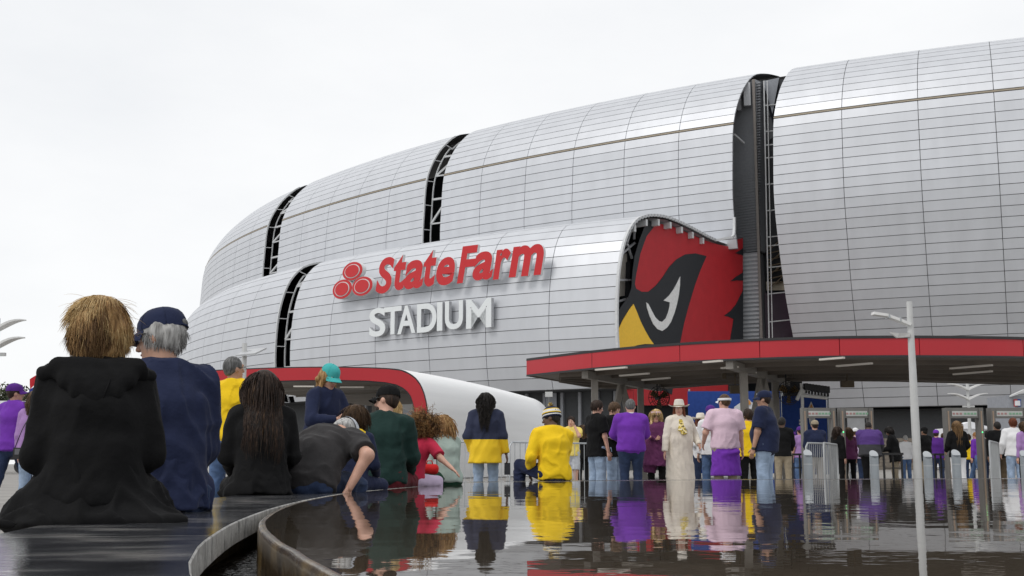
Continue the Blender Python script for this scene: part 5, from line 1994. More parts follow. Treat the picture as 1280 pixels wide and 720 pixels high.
# --- near woman, black hooded coat
def coat_hood(J):
    n, R, s = J['neck'], J['Ru'], J['shl']
    X, Fd, T = R[:, 0], R[:, 1], R[:, 2]
    return [Prim(s - X * 0.150 + T * 0.016 + Fd * 0.01, s + X * 0.150 + T * 0.016 + Fd * 0.01, (0.045, 0.036), None, Fd),
            Prim(s - X * 0.178 + T * 0.004 - Fd * 0.045, s + X * 0.178 + T * 0.004 - Fd * 0.045, 0.026, 0.026),
            Prim(s - X * 0.13 + T * 0.022 - Fd * 0.080, s + X * 0.13 + T * 0.022 - Fd * 0.080, 0.033, 0.033),
            Prim(s - X * 0.105 - T * 0.025 - Fd * 0.100, s + X * 0.105 - T * 0.025 - Fd * 0.100, (0.04, 0.030), None, T),
            Prim(s - T * 0.070 - Fd * 0.110 - X * .065, s - T * 0.070 - Fd * 0.110 + X * .065, (0.04, 0.026), None, T),
            Prim(s - T * 0.105 - Fd * 0.112 - X * .02, s - T * 0.105 - Fd * 0.112 + X * .02, (0.035, 0.020), None, T),
            Prim(n - X * 0.05 + Fd * 0.05 - T * .03, n + X * 0.05 + Fd * 0.05 - T * .03, 0.045)]
def coat_skirt(J):
    p, w = J['pel'], J['waist']
    return [Prim(V3(0, 0.03, 0.002), w + V3(0, 0, 0.04), (0.235, 0.19), (0.145, 0.115), V3(1, 0, 0), fa=True),
            Prim(V3(-0.18, 0.0, 0.006), V3(-0.235, -0.06, 0.004), (0.11, 0.05), (0.06, 0.014), V3(1, 0, 0)),
            Prim(V3(0.18, -0.02, 0.006), V3(0.275, -0.085, 0.004), (0.13, 0.05), (0.06, 0.014), V3(1, 0, 0)),
            Prim(V3(0, -0.10, 0.004), V3(0, -0.16, 0.004), (0.20, 0.05), (0.22, 0.012), V3(1, 0, 0)),
            Prim(V3(-0.14, 0.05, 0.06), V3(-0.11, 0.38, 0.075), (0.11, 0.09), (0.10, 0.075), V3(1, 0, 0)),
            Prim(V3(0.14, 0.05, 0.06), V3(0.11, 0.38, 0.075), (0.11, 0.09), (0.10, 0.075), V3(1, 0, 0))]
def coat_seams(J, P_, hd, hk):
    s, R = J['shl'], J['Ru']
    X, Fd, T = R[:, 0], R[:, 1], R[:, 2]
    for sx_ in (-1, 1):
        Acc().add(*qtube([s + X * sx_ * 0.055 + T * 0.04 - Fd * 0.10, s + X * sx_ * 0.045 - T * 0.02 - Fd * 0.131, s + X * sx_ * 0.03 - T * 0.07 - Fd * 0.139, s + X * sx_ * 0.012 - T * 0.125 - Fd * 0.134], [0.0028] * 4, 6)).build('hood_seam', M_black_c, P_)
nw, nJ = person('person seen from behind in black hooded coat with honey blond bob hair', -1.475, 4.22, SEAT, 20, 1.585, 'f', True, lean=4, slouch=8, head=(-4, 6, 0), hs=1.07,
       hands=(V3(-0.10, 0.24, 0.15), V3(0.10, 0.24, 0.15)), top=M_black_c, sleeve='long', fit=0.028, hem=0.02, collar=0.0, bottom=M_black_c, shoes=M_shoed, hair='bob', hmat=H_honey, res=0.009, seed=21, fold=0.008, shoulder=0.93, locks=False,
       extra=[('part', 'hood', M_black_c, coat_hood, 0.03, 0.006, 0.007), ('part', 'coat_skirt', M_black_c, coat_skirt, 0.07, 0.012, 0.009), ('mesh', coat_seams)])
H_caramel = hairmat('caramel', (0.05, 0.025, 0.01), (0.14, 0.075, 0.03), (0.24, 0.14, 0.06))
hw_ = wob(77, 45, 110, 6, (1, 1, 0.45))                  # streaks of lighter and darker locks
tone = lambda q: hw_(q[:, 0], q[:, 1], q[:, 2]) + 1.6 * (q[:, 2] - 0.03) + RNG.normal(size=len(q)) * 0.10
for s_, m_, n_, mk_ in ((31, H_honey, 3800, lambda q: np.abs(tone(q)) < 0.22), (32, H_blond, 4200, lambda q: tone(q) > 0.06), (33, H_caramel, 4200, lambda q: tone(q) < -0.08)):
    add_locks(nw, nJ, 1.585, n_, np.full(n_, 0.10), m_, 0.0013, s_, hs=1.07, grav=0.7, repel_r=(0.0975, 0.1155, 0.1165), low=-0.085, jitter=.05, lift=0.10, clump=0.30, steps=8, mask=mk_)
add_locks(nw, nJ, 1.585, 160, np.full(160, 0.10), H_blond, 0.0007, 35, hs=1.07, grav=0.5, repel_r=(0.0985, 0.1165, 0.1175), low=-0.06, jitter=.35, lift=0.5, steps=8, name='flyaway_hair')
# --- man in navy jacket and cap
def navy_skirt(J):
    return [Prim(V3(0, -0.01, 0.004), J['waist'], (0.185, 0.165), (0.155, 0.135), V3(1, 0, 0), fa=True)]
def jacket_collar(J):
    n, R = J['neck'], J['Ru']
    X, Fd, T = R[:, 0], R[:, 1], R[:, 2]
    return [Prim(n - T * 0.035 - Fd * .005, n + T * 0.030 - Fd * 0.012, (0.074, 0.078), (0.066, 0.068), X, fb=True), Prim(n - X * 0.05 - Fd * 0.048 + T * 0.010, n + X * 0.05 - Fd * 0.048 + T * 0.010, (0.028, 0.018), (0.028, 0.018), T)]
mw, mJ = person('person seated in navy jacket and navy cap with grey hair and glasses', -1.475, 5.12, SEAT, 26, 1.77, 'm', True, lean=3, slouch=9, roll=-3, head=(54, 1, 0), hands=(V3(-0.10, 0.34, 0.14), V3(0.13, 0.30, 0.14)), elbows=(None, V3(0.25, -1, -.3)),
       top=M_navy, fit=0.018, hem=0.085, bottom=M_denimd, shoes=M_shoed, skin='tan', hair='short', hmat=H_grey, hat=cap_hat(M_navy, slot=True), glasses='clear', res=0.009, seed=8, fold=0.010, build=0.97, belly=0.02, shoulder=0.94, locks=False,
       extra=[('part', 'collar', M_navy, jacket_collar, 0.01, 0.0, 0.007), ('part', 'jacket_hem', M_navy, navy_skirt, 0.05, 0.012, 0.009)])
add_locks(mw, mJ, 1.77, 1300, np.full(1300, 0.05), H_grey, 0.0015, 41, grav=0.9, repel_r=(0.086, 0.106, 0.104), low=-0.085, high=0.028, steps=6, jitter=0.35)
# --- woman with very long dark hair
def head_band(J, P_, hd, hk):
    a = Acc()
    a.grid(head_grid(hd, [(0.010, 0.097, 0.118, -0.004), (0.018, 0.099, 0.120, -0.004), (0.024, 0.097, 0.118, -0.004)], 28), 28, 3, 0, True)
    a.build('hair_band', M_frame, P_)
def jacket_back(J):
    return [Prim(V3(0, 0.0, 0.004), J['waist'], (0.21, 0.17), (0.155, 0.125), V3(1, 0, 0), fa=True), Prim(V3(-0.12, 0.02, 0.01), V3(-0.20, 0.12, 0.01), (0.12, 0.06), (0.07, 0.03), V3(1, 0, 0))]
lw, lJ = person('person in black jacket with very long dark hair sitting on the bench', pX(327, 7.9), 7.9, SEAT, 18, 1.66, 'f', True, lean=6, slouch=6, head=(28, 4, 0), top=M_black_c, fit=0.024, hem=0.08, bottom=M_black_c, shoes=M_shoed, skin='mid', hair='long+xl', hmat=H_dkbrown,
       glasses='sun', locks=False, res=0.011, seed=13, fold=0.008, extra=[('mesh', head_band), ('part', 'jacket_hem', M_black_c, jacket_back, 0.06, 0.012)])
for s_, m_, n_ in ((51, H_dkbrown, 1300), (52, H_black, 800), (53, H_brown, 130)):
    add_locks(lw, lJ, 1.66, n_, np.full(n_, 0.62), m_, 0.0026, s_, grav=1.2, repel_r=(0.093, 0.111, 0.112), low=0.0, jitter=.06, steps=14, face_cut=0.0, curl=0.005, cf=2, pull=0.20, clump=0.2,
              more=[(lJ['chest'] + lJ['Ru'] @ V3(0, 0.0, -0.05), lJ['Ru'].T, np.array([0.19, 0.165, 0.34]))])
# --- man in dark grey shirt bending over, hand on the bench
def gm_cap(J, P_, hd, hk):
    pass
person('person in charcoal shirt bending forward with one hand on the bench', pX(386, 8.35), 8.35, SEAT, -18, 1.78, 'm', True, lean=34, slouch=34, head=(0, 20, 0), hands=(V3(-0.2, 0.5, 0.05), V3(0.285, 0.06, 0.035)), elbows=(V3(-1, 0, 0.3), V3(1, -0.5, 0.2)),
       top=M_char, sleeve='short', fit=0.022, hem=0.06, bottom=M_denimd, shoes=M_shoed, hair='crop', hmat=H_grey, hat=cap_hat(M_lgrey), res=0.011, seed=31, fold=0.010, build=1.10, belly=0.03, curl=15)
# --- child with yellow hood
def yhood(J):
    s, R = J['shl'], J['Ru']
    X, Fd, T = R[:, 0], R[:, 1], R[:, 2]
    return [Prim(s - X * 0.07 - Fd * 0.055 + T * 0.02, s + X * 0.07 - Fd * 0.055 + T * 0.02, (0.04, 0.035), None, T), Prim(s - X * 0.09 + T * .01, s + X * 0.09 + T * .01, 0.04)]
kc, kJ = person('child with brown bob hair in navy top with bright yellow hood', pX(439, 9.35), 9.35, SEAT, -18, 1.27, 'f', True, lean=8, head=(-20, 5, 0), hs=1.18, top=M_navy, fit=0.02, bottom=M_navy, shoes=M_shoe, hair='bob', hmat=H_brown, locks=False, res=0.011, seed=5,
       extra=[('part', 'hood', M_yel, yhood, 0.03, 0.005)])
add_locks(kc, kJ, 1.27, 900, np.full(900, 0.14), H_brown, 0.0022, 61, hs=1.18, repel_r=(0.097, 0.115, 0.116))
# --- man in green sweater and dark cap
person('person in bottle green sweater, dark cap and sunglasses turning left', pX(478, 10.4), 10.4, SEAT, -4, 1.80, 'm', True, lean=7, slouch=8, head=(72, 0, 0), hands=(V3(-0.16, 0.36, 0.12), V3(0.18, 0.34, 0.12)), top=M_green, fit=0.02, hem=0.05, bottom=M_maroon,
       shoes=M_shoed, skin='fair', hair='short', hmat=H_dkbrown, hat=cap_hat(M_black_c, logo=M_yel), glasses='sun', res=0.012, seed=44, fold=0.009, build=1.02,
       extra=[('part', 'beard', H_dkbrown, lambda J: [ell(J['hc'] + J['Rh'] @ V3(0, 0.032, -0.072), (0.054, 0.062, 0.05), J['Rh'])], 0.01, 0.003, 0.008)])
# --- fair-haired person in jersey behind him
person('fair-haired person in navy and white jersey behind the green sweater', pX(488, 12.6), 12.6, 0, 10, 1.36, 'f', head=(20, 0, 0), hs=1.1, top=cloth('white navy jersey', (0.5, 0.51, 0.55), var=0.5), bottom=M_denimd, shoes=M_shoe, hair='long+mid', hmat=H_blond, seed=2)
# --- girl in red reaching over the water
gr, gJ = person('child with curly ginger hair in crimson shirt reaching over the water', pX(513, 10.95), 10.95, SEAT, -22, 1.30, 'f', True, lean=10, slouch=12, roll=6, head=(-12, 10, 0), hs=1.12, hands=(V3(-0.08, 0.26, 0.10), V3(0.54, -0.10, 0.09)), elbows=(None, V3(0, -0.4, -1)),
       top=M_red_c, sleeve='short', fit=0.02, hem=0.0, bottom=M_lilac, shoes=M_shoe, hair='curly', hmat=H_ginger, res=0.010, seed=9, fold=0.008, curl=20)
for s_, m_ in ((71, H_ginger), (72, H_honey), (73, H_brown)):
    add_locks(gr, gJ, 1.30, 420, np.full(420, 0.15), m_, 0.0028, s_, hs=1.12, grav=0.45, repel_r=(0.105, 0.12, 0.118), curl=0.012, cf=2.6, steps=13, jitter=.5, lift=0.7, low=-0.05)
bag = thing('bag', 'small bright red bag on the lap beside the crimson shirt', 'bag', (pX(537, 11.5), 11.5, SEAT))
a_ = Field([Prim(V3(-0.05, 0, 0.15), V3(0.05, 0, 0.15), (0.045, 0.04), None, V3(0, 0, 1))], 0.012)
a_.add(Prim(V3(-0.05, 0, 0.15), V3(0.05, 0, 0.15), (0.045, 0.04), None, V3(0, 0, 1)), 0).disp(folds(3, 0.006))
Acc().add(*a_.mesh()).build('pouch', cloth('red nylon', (0.55, 0.02, 0.02)), bag)
Acc().add(*qtube([V3(-0.04, 0, 0.18), V3(-0.02, 0.0, 0.23), V3(0.02, 0, 0.23), V3(0.04, 0, 0.18)], [0.006] * 4, 6)).build('handle', cloth('red nylon', (0.55, 0.02, 0.02)), bag)
# --- child in sage fleece
sg_, sJ = person('child with fair braids in sage green fleece sitting at the pool edge', pX(561, 11.75), 11.75, SEAT, 30, 1.36, 'f', True, lean=10, slouch=10, head=(30, 12, 0), hs=1.12, hands=(V3(-0.16, 0.2, 0.10), V3(0.05, 0.28, 0.12)), feet=(V3(-0.32, 0.30, -0.30), V3(-0.1, 0.4, -0.3)), top=M_sage, fit=0.015, hem=0.07, build=0.92,
       bottom=M_dgreen, shoes=M_shoed, hair='bob', hmat=H_honey, res=0.011, seed=19, fold=0.008)
for s_, m_ in ((81, H_honey), (82, H_ginger)):
    add_locks(sg_, sJ, 1.36, 110, np.full(110, 0.22), m_, 0.0065, s_, hs=1.12, grav=0.9, repel_r=(0.10, 0.118, 0.116), curl=0.003, cf=4, steps=11, jitter=.1)
# --- man in yellow with striped beanie
person('person in bright yellow shirt and striped pompom beanie seated at the far edge', pX(693, 14.6), 14.6, SEAT, 14, 1.80, 'm', True, lean=5, slouch=10, head=(62, 2, 0), hands=(V3(-0.25, 0.20, 0.10), V3(0.10, 0.34, 0.10)), elbows=(V3(-0.5, -1, 0), V3(0.3, -1, -.3)), feet=(V3(-0.36, 0.34, -0.25), V3(0.0, 0.46, -0.37)),
       top=M_yel, fit=0.024, hem=0.085, bottom=M_navy, shoes=M_yel, skin='brown', hair='crop', hmat=H_black, hat=beanie_hat(), res=0.011, seed=27, fold=0.010, build=1.0)
# ================================================================ PEOPLE STANDING ON THE PLAZA
def stand(label, u, Y, rot, H, top, bottom, **k):
    k.setdefault('seed', int(u) * 7 % 97 + 1)
    return person(label, pX(u, Y), Y, 0.0, rot, H, top=top, bottom=bottom, **k)
cb = band_mat('navy over yellow jacket', [(0.955, (0.80, 0.53, 0.015)), (3.0, (0.016, 0.022, 0.055))])
cw, cJ = stand('person from behind in navy and yellow jacket with long black hair', 607, 15.4, -4, 1.60, cb, M_deniml, sex='f', fit=0.04, hem=0.20, hair='long+xl', hmat=H_black, skin='brown', shoes=M_shoe, btype='slim', hands=(V3(-0.20, 0.10, 0.82), V3(0.29, 0.03, 0.66)), fold=0.009, res=0.012, build=1.04, locks=False)
for s_ in (91, 92):
    add_locks(cw, cJ, 1.60, 420, np.full(420, 0.44), H_black, 0.004, s_, grav=1.2, repel_r=(0.092, 0.11, 0.112), low=0.0, curl=0.012, cf=3.5, steps=14, jitter=.1, face_cut=0.0, pull=0.105, more=[(cJ['chest'], cJ['Ru'].T, np.array([0.19, 0.165, 0.33]))])
stand('person in yellow polo and blue jeans with short grey hair', 289, 11.7, -8, 1.745, M_yel, M_denim, sleeve='short', hem=0.02, fit=0.022, skin='tan', hair='crop', hmat=H_dkgrey, glasses='clear', head=(-42, -4, 0), hands=(V3(-0.20, 0.18, 0.98), V3(0.10, 0.28, 1.08)), feet=(V3(-0.24, 0.05, 0.085), V3(0.10, 0.0, 0.085)), shoes=M_shoe, res=0.012, btype='trousers', fold=0.009, collar=0.035)
tw, tJ = stand('person in teal cap and navy hoodie with long ginger hair looking down', 399, 11.3, -128, 1.63, M_navy, M_denim, sex='f', head=(-4, 14, 0), lean=6, slouch=6, hands=(V3(-0.06, 0.30, 1.06), V3(0.08, 0.32, 1.06)), hair='long', hmat=H_honey, hat=cap_hat(M_teal), glasses='clear', res=0.011, fit=0.026, fold=0.008, locks=False, elbows=(V3(-1, -0.5, -0.6), V3(1, -0.5, -0.6)))
for s_, m_ in ((101, H_ginger), (102, H_honey)):
    add_locks(tw, tJ, 1.63, 260, np.full(260, 0.34), m_, 0.0035, s_, grav=1.1, repel_r=(0.092, 0.108, 0.108), low=-0.03, high=0.035, curl=0.007, cf=2, steps=11, jitter=.1, face_cut=0.01, pull=0.14)
stand('person in purple hoodie and purple cap walking at the far left', 14, 15.6, -24, 1.73, M_purp, M_denimd, head=(-38, 0, 0), fit=0.03, hair='short', hmat=H_dkbrown, hat=cap_hat(M_dpurp), skin='tan', feet=(V3(-0.14, -0.22, 0.085), V3(0.14, 0.26, 0.085)), shoes=M_shoe, collar=0.05)
stand('person in lavender top and pale jeans half hidden behind the black coat', 40, 15.0, -10, 1.60, M_lav, M_deniml, sex='f', fit=0.03, hair='long+mid', hmat=H_brown, shoes=M_shoe)
stand('distant person in yellow shirt glimpsed beside the navy jacket', 272, 25, 0, 1.70, M_yel, M_denimd, hair='short', hmat=H_brown, shoes=M_shoed, res=0.016)
# group left of the purple sweater
stand('person in pale yellow tee and grey shorts with a hand at the face', 714, 27, 172, 1.76, M_pyel, M_lgrey, sleeve='short', btype='shorts', hands=(V3(-0.10, 0.22, 1.50), V3(0.22, 0.06, 0.92)), elbows=(V3(-0.4, 0.6, -1), None), hair='short', hmat=H_dkbrown, shoes=M_shoe, res=0.016)
stand('person in black jacket with brown ponytail behind the black tees', 729, 29.5, 12, 1.64, M_black_c, M_black_c, sex='f', hair='long+mid', hmat=H_brown, shoes=M_red_c, res=0.016)
stand('taller youth in black tee and light jeans, arm hanging', 746, 20, -62, 1.755, M_black_c, M_deniml, sleeve='short', fit=0.028, hem=0.16, btype='loose', hair='short', hmat=H_dkbrown, head=(-12, 14, 0), hands=(None, V3(0.25, 0.08, 0.80)), shoes=M_shoe)
stand('youth in black tee facing the purple sweater, looking at a card', 767, 20.7, -122, 1.76, M_black_c, M_deniml, sleeve='short', fit=0.028, hem=0.16, btype='loose', hair='short', hmat=H_brown, head=(0, 24, 0), hands=(V3(-0.10, 0.30, 1.02), V3(0.10, 0.30, 1.02)), shoes=M_shoe)
stand('broad person in purple sweater and dark jeans seen from behind', 789, 19.4, 2, 1.74, M_purp, M_denimd, fit=0.03, hem=0.05, build=1.18, belly=0.02, hair='crop', hmat=H_dkgrey, head=(-8, 16, 0), hands=(V3(-0.12, 0.32, 1.02), V3(0.12, 0.32, 1.02)), elbows=(V3(-1, -0.3, -0.6), V3(1, -0.3, -0.6)), shoes=M_shoed, shoulder=1.08, collar=0.03,
      extra=[('part', 'shirt_collar', M_white_c, lambda J: [Prim(J['neck'] - J['Ru'][:, 2] * .02, J['neck'] + J['Ru'][:, 2] * .05, 0.069, 0.064, fb=True)], 0.01, 0)])
stand('person in plum poncho with blond hair, headband and sunglasses', 821, 21, 158, 1.64, M_plum, M_black_c, sex='f', hair='long', hmat=H_blond, glasses='sun', head=(22, 0, 0), hands=(V3(0.06, 0.2, 1.12), V3(-0.06, 0.2, 1.08)), shoes=M_shoed, btype='slim',
      extra=[('part', 'poncho', M_plum, lambda J: [Prim(V3(0.02, 0.02, 0.62), J['shl'] - V3(0, 0, 0.06), (0.24, 0.17), (0.20, 0.13), fa=True), Prim(V3(0.12, 0.05, 0.5), V3(0.1, 0.03, 0.95), (0.10, 0.08), (0.14, 0.13), fa=True)], 0.06, 0.012),
             ('mesh', lambda J, P_, hd, hk: Acc().grid(head_grid(hd, [(0.045, 0.092, 0.114, -0.004), (0.058, 0.097, 0.119, -0.004), (0.072, 0.096, 0.117, -0.004), (0.084, 0.088, 0.106, -0.004)], 26), 26, 4, 0, True).build('headband', M_pink, P_))])
def dress(J):
    return [Prim(V3(0, 0, 0.10), J['waist'], (0.255, 0.21), (0.205, 0.165), fa=True), Prim(J['waist'], J['chest'], (0.205, 0.165), (0.20, 0.15)), Prim(J['chest'], J['shl'], (0.20, 0.15), (0.165, 0.105))]
def scarf(J):
    n, R = J['neck'], J['Ru']
    return [Prim(n + R @ V3(-0.06, 0.04, -0.03), n + R @ V3(0.06, 0.04, -0.03), 0.028), Prim(n + R @ V3(0.0, 0.12, -0.05), n + R @ V3(-0.02, 0.205, -0.27), (0.03, 0.018), (0.05, 0.02)), Prim(n + R @ V3(0.02, 0.12, -0.05), n + R @ V3(0.05, 0.20, -0.22), (0.025, 0.016), (0.04, 0.018))]
aw, aJ = stand('person in long cream dress and pale hat with wavy auburn hair', 850, 19.8, 190, 1.72, M_cream, None, sex='f', fit=0.03, hem=0.0, hair='long', hmat=H_auburn, hat=cowboy_hat(cloth('ivory felt', (0.62, 0.58, 0.52)), M_khaki), head=(-22, 0, 0), hands=(V3(-0.30, 0.10, 0.96), V3(0.30, 0.10, 0.80)), shoes=M_shoe,
      extra=[('part', 'dress', M_cream, dress, 0.06, 0.010), ('part', 'scarf', mat('yellow print scarf', (0.7, 0.55, 0.08), scale=30, ramp=[(0.4, (0.75, 0.72, 0.62)), (0.5, (0.78, 0.56, 0.03)), (0.62, (0.06, 0.06, 0.05))]), scarf, 0.02, 0.004)])
for s_ in (111, 112):
    add_locks(aw, aJ, 1.72, 160, np.full(160, 0.36), H_auburn, 0.0055, s_, grav=1.1, repel_r=(0.092, 0.108, 0.108), low=-0.03, high=0.04, curl=0.014, cf=2.6, steps=13, jitter=.15, face_cut=0.01, pull=0.16)
stand('person in pale cowboy hat and purple neckerchief behind the pink polo', 877, 22.3, 196, 1.60, M_white_c, M_denimd, sex='f', hair='long', hmat=H_auburn, hat=cowboy_hat(cloth('bone felt', (0.66, 0.61, 0.53)), M_khaki), hands=(V3(-0.14, 0.24, 1.02), V3(0.1, 0.26, 1.0)), shoes=M_shoed,
      extra=[('part', 'neckerchief', M_dpurp, scarf, 0.02, 0.004)])
stand('person in purple cap mostly hidden by the pink polo', 890, 21.2, 150, 1.72, M_white_c, M_denim, hair='short', hmat=H_dkbrown, hat=cap_hat(M_dpurp), skin='tan', head=(30, 0, 0), shoes=M_shoe)
stand('person in pale pink polo, white visor and purple sweater tied at waist', 907, 19.0, 4, 1.80, M_pink, M_khaki, sleeve='short', fit=0.03, hem=0.04, build=1.12, belly=0.02, hair='short', hmat=H_brown, hat=visor_hat(M_white_c), head=(30, 0, 0), hands=(V3(-0.30, 0.22, 0.98), V3(0.30, 0.06, 0.80)), shoes=M_shoed, shoulder=1.04, collar=0.03,
      extra=[('part', 'tied_sweater', M_purp, lambda J: [Prim(V3(0, -0.02, 0.47), V3(0, -0.01, 0.98), (0.245, 0.18), (0.195, 0.155), fa=True, fb=True), Prim(V3(-0.06, -0.16, 0.80), V3(0.16, -0.16, 0.84), 0.035)], 0.03, 0.010)])
stand('person in yellow shirt and dark trousers behind the navy tee', 937, 21.2, 10, 1.66, M_yel, M_black_c, sleeve='short', hair='short', hmat=H_dkbrown, shoes=M_shoed, fit=0.03)
stand('big person in navy tee and cap with light jeans facing left', 957, 18.4, 62, 1.81, M_navy, M_deniml, sleeve='short', fit=0.03, hem=0.12, build=1.16, belly=0.05, hair='crop', hmat=H_dkbrown, hat=cap_hat(M_navy, logo=M_lgrey), skin='tan', head=(12, 0, 0), hands=(V3(-0.25, 0.12, 0.84), V3(0.25, 0.12, 0.84)), btype='loose', shoes=M_shoe, shoulder=1.05,
      extra=[('mesh', lambda J, P_, hd, hk: [Acc().add(*qtube([J['arms'][i][2] - unit(J['arms'][i][2] - J['arms'][i][1]) * 0.02, J['arms'][i][2] + unit(J['arms'][i][2] - J['arms'][i][1]) * 0.015], [0.033, 0.033], 10)).build('watch', M_frame, P_) for i in (0,)])])
# security lane
R2 = 0.016
stand('guard in black jacket and khaki trousers beside the blue banner', 979, 27, -15, 1.74, M_black_c, M_khaki, skin='brown', hair='crop', hmat=H_black, res=R2, head=(-20, 10, 0), hands=(V3(-.2, .25, 1.0), V3(.18, .28, .95)), shoes=M_shoed)
stand('person in bright purple tee bending at the check table', 990, 36, -40, 1.66, M_purp, M_denimd, sleeve='short', res=0.02, lean=14, hair='short', hmat=H_dkbrown, hat=cap_hat(M_dpurp), shoes=M_shoe)
stand('person in dusty purple shirt and cap at the check table', 1001, 34, 20, 1.74, M_lav, M_denim, sleeve='short', res=0.02, hair='short', hmat=H_dkbrown, hat=cap_hat(M_dpurp), shoes=M_shoe, skin='tan')
stand('person in dark navy jacket and grey trousers in the first detector', 1020, 28.5, 4, 1.72, M_navy, cloth('stone grey cotton', (0.33, 0.31, 0.29)), res=R2, fit=0.035, build=1.12, hair='short', hmat=H_dkbrown, hat=cap_hat(M_khaki), hands=(V3(-.12, .3, 1.0), V3(.14, .3, 1.0)), btype='loose', shoes=M_shoed)
stand('slim person in black between the first two detectors', 1048, 30, -60, 1.62, M_black_c, M_black_c, sex='f', res=R2, hair='long+mid', hmat=H_dkbrown, shoes=M_shoed)
stand('person in plum top and black trousers with brown hair', 1062, 31.5, 10, 1.64, M_plum, M_black_c, sex='f', res=R2, hair='long+mid', hmat=H_brown, shoes=M_shoed, btype='slim')
stand('person in white cap and pale lilac top past the detector', 1071, 34, -30, 1.70, M_lilac, M_denimd, res=0.018, hair='short', hmat=H_brown, hat=cap_hat(M_white_c), shoes=M_shoe)
stand('large person in purple and black jacket bending over the table', 1088, 29.3, -12, 1.76, band_mat('purple over black jacket', [(1.12, (0.03, 0.03, 0.035)), (3.0, (0.065, 0.025, 0.16))]), M_black_c, res=R2, fit=0.045, build=1.28, lean=10, slouch=8, hair='crop', hmat=H_black, skin='brown', head=(-10, 18, 0), hands=(V3(-.1, .4, .95), V3(.28, .42, .95)), shoes=M_shoed, shoulder=1.1)
stand('person in black coat, beanie and khaki trousers at the table', 1119, 30.6, 64, 1.64, M_black_c, M_khaki, sex='f', res=R2, fit=0.035, hem=0.18, lean=8, head=(0, 20, 0), hair='bob', hmat=H_black, hands=(V3(-.1, .34, 1.0), V3(.1, .36, 1.0)), shoes=M_shoed)
stand('distant person in white long sleeve and jeans walking away', 1133, 43, 6, 1.72, M_white_c, M_denim, res=0.02, hair='crop', hmat=H_grey, shoes=M_shoe)
stand('person in dark coat and hat right of the lamp post', 1157, 32.5, 30, 1.68, M_black_c, M_khaki, res=0.018, fit=0.035, hem=0.16, hair='short', hmat=H_black, hat=cap_hat(M_black_c), skin='mid', hands=(V3(-.1, .3, 1.2), V3(.1, .3, 1.15)), shoes=M_shoed)
stand('person in purple cap and navy jersey at the second table', 1172, 36.5, -30, 1.72, M_dpurp, M_denimd, res=0.02, hair='short', hmat=H_dkbrown, hat=cap_hat(M_purp), shoes=M_shoe)
stand('person in orange jacket past the second table', 1181, 37.5, 20, 1.64, M_orange, M_denimd, res=0.02, hair='short', hmat=H_brown, shoes=M_shoed)
ow, oJ = stand('person in black jacket and white jeans with long two-tone hair', 1198, 28.5, 3, 1.71, M_black_c, M_white_c, sex='f', res=R2, fit=0.03, hair='long+xl', hmat=hairmat('ombre', (0.02, 0.012, 0.008), (0.16, 0.09, 0.04), (0.36, 0.23, 0.10)), hands=(V3(-.2, .2, .95), V3(.2, .2, .95)), shoes=M_shoe)
stand('distant person in yellow jacket inside the third detector', 1212, 41, -20, 1.70, M_yel, M_denimd, res=0.02, hair='short', hmat=H_dkbrown, shoes=M_shoed)
stand('distant person in purple hoodie and jeans striding right', 1221, 39.5, 40, 1.74, M_purp, M_denim, res=0.02, hair='crop', hmat=H_ginger, feet=(V3(-.1, -.3, .085), V3(.1, .32, .085)), shoes=M_shoed)
stand('person in grey jacket beside the third detector', 1236, 33, -50, 1.60, M_char, M_denimd, res=0.018, hair='short', hmat=H_black, shoes=M_shoed)
stand('person in black jacket and brown trousers in the last detector', 1249, 29.5, 5, 1.73, M_black_c, cloth('brown cotton', (0.09, 0.065, 0.04)), res=R2, fit=0.04, build=1.1, hair='crop', hmat=H_black, skin='mid', shoes=M_shoed)
stand('person in white long sleeve and pale jeans at the right edge', 1269, 28.6, -8, 1.78, M_white_c, M_deniml, res=R2, fit=0.03, hair='short', hmat=H_auburn, btype='loose', hands=(V3(-.28, .1, .9), V3(.26, .1, .9)), shoes=M_shoed)
stand('person in lavender top cut by the right edge of the view', 1283, 26.5, 20, 1.62, M_lav, M_black_c, sex='f', res=R2, hair='long', hmat=H_brown, shoes=M_shoed)

# things carried
pb = thing('purse', 'small black purse hanging beside the lavender top', 'purse', (pX(27, 14.8), 14.8, 0.72), 0.2)
mb = MB()
mb.box((0, 0, 0.06), (0.20, 0.07, 0.14))
mb.build('purse_body', mat('black leather', (0.012, 0.012, 0.013), rough=0.35), pb)
mb = MB()
mb.box((0, -0.037, 0.08), (0.16, 0.006, 0.07))
mb.build('purse_flap', mat('grey leather', (0.12, 0.12, 0.13), rough=0.35), pb)
Acc().add(*qtube([V3(-0.09, 0, 0.12), V3(-0.02, 0.02, 0.35), V3(0.10, 0.03, 0.62)], [0.006] * 3, 6)).build('purse_strap', MATS['black leather'], pb)
def phone(u, v, Y, label):
    p = at_y(u, v, Y)
    t = thing('phone', label, 'phone', p, 0.2, 'phones held in hand')
    mb = MB()
    mb.box((0, 0, 0), (0.075, 0.011, 0.15))
    mb.build('case', mat('black glass', (0.01, 0.01, 0.012), rough=0.15), t)
    mb = MB()
    mb.box((0, -0.0075, 0), (0.066, 0.002, 0.135))
    mb.build('screen', mat('phone screen', (0.05, 0.055, 0.065), rough=0.1), t)
phone(634, 586, 15.36, 'dark phone in the hand of the navy and yellow jacket')
card = thing('card', 'pale card held between the black tees and the purple sweater', 'card', at_y(764, 547, 20.2), 0.3)
mb = MB()
mb.box((0, 0, 0), (0.22, 0.15, 0.012), 0.2)
mb.build('sheet', mat('card stock', (0.5, 0.5, 0.52), rough=0.7), card)
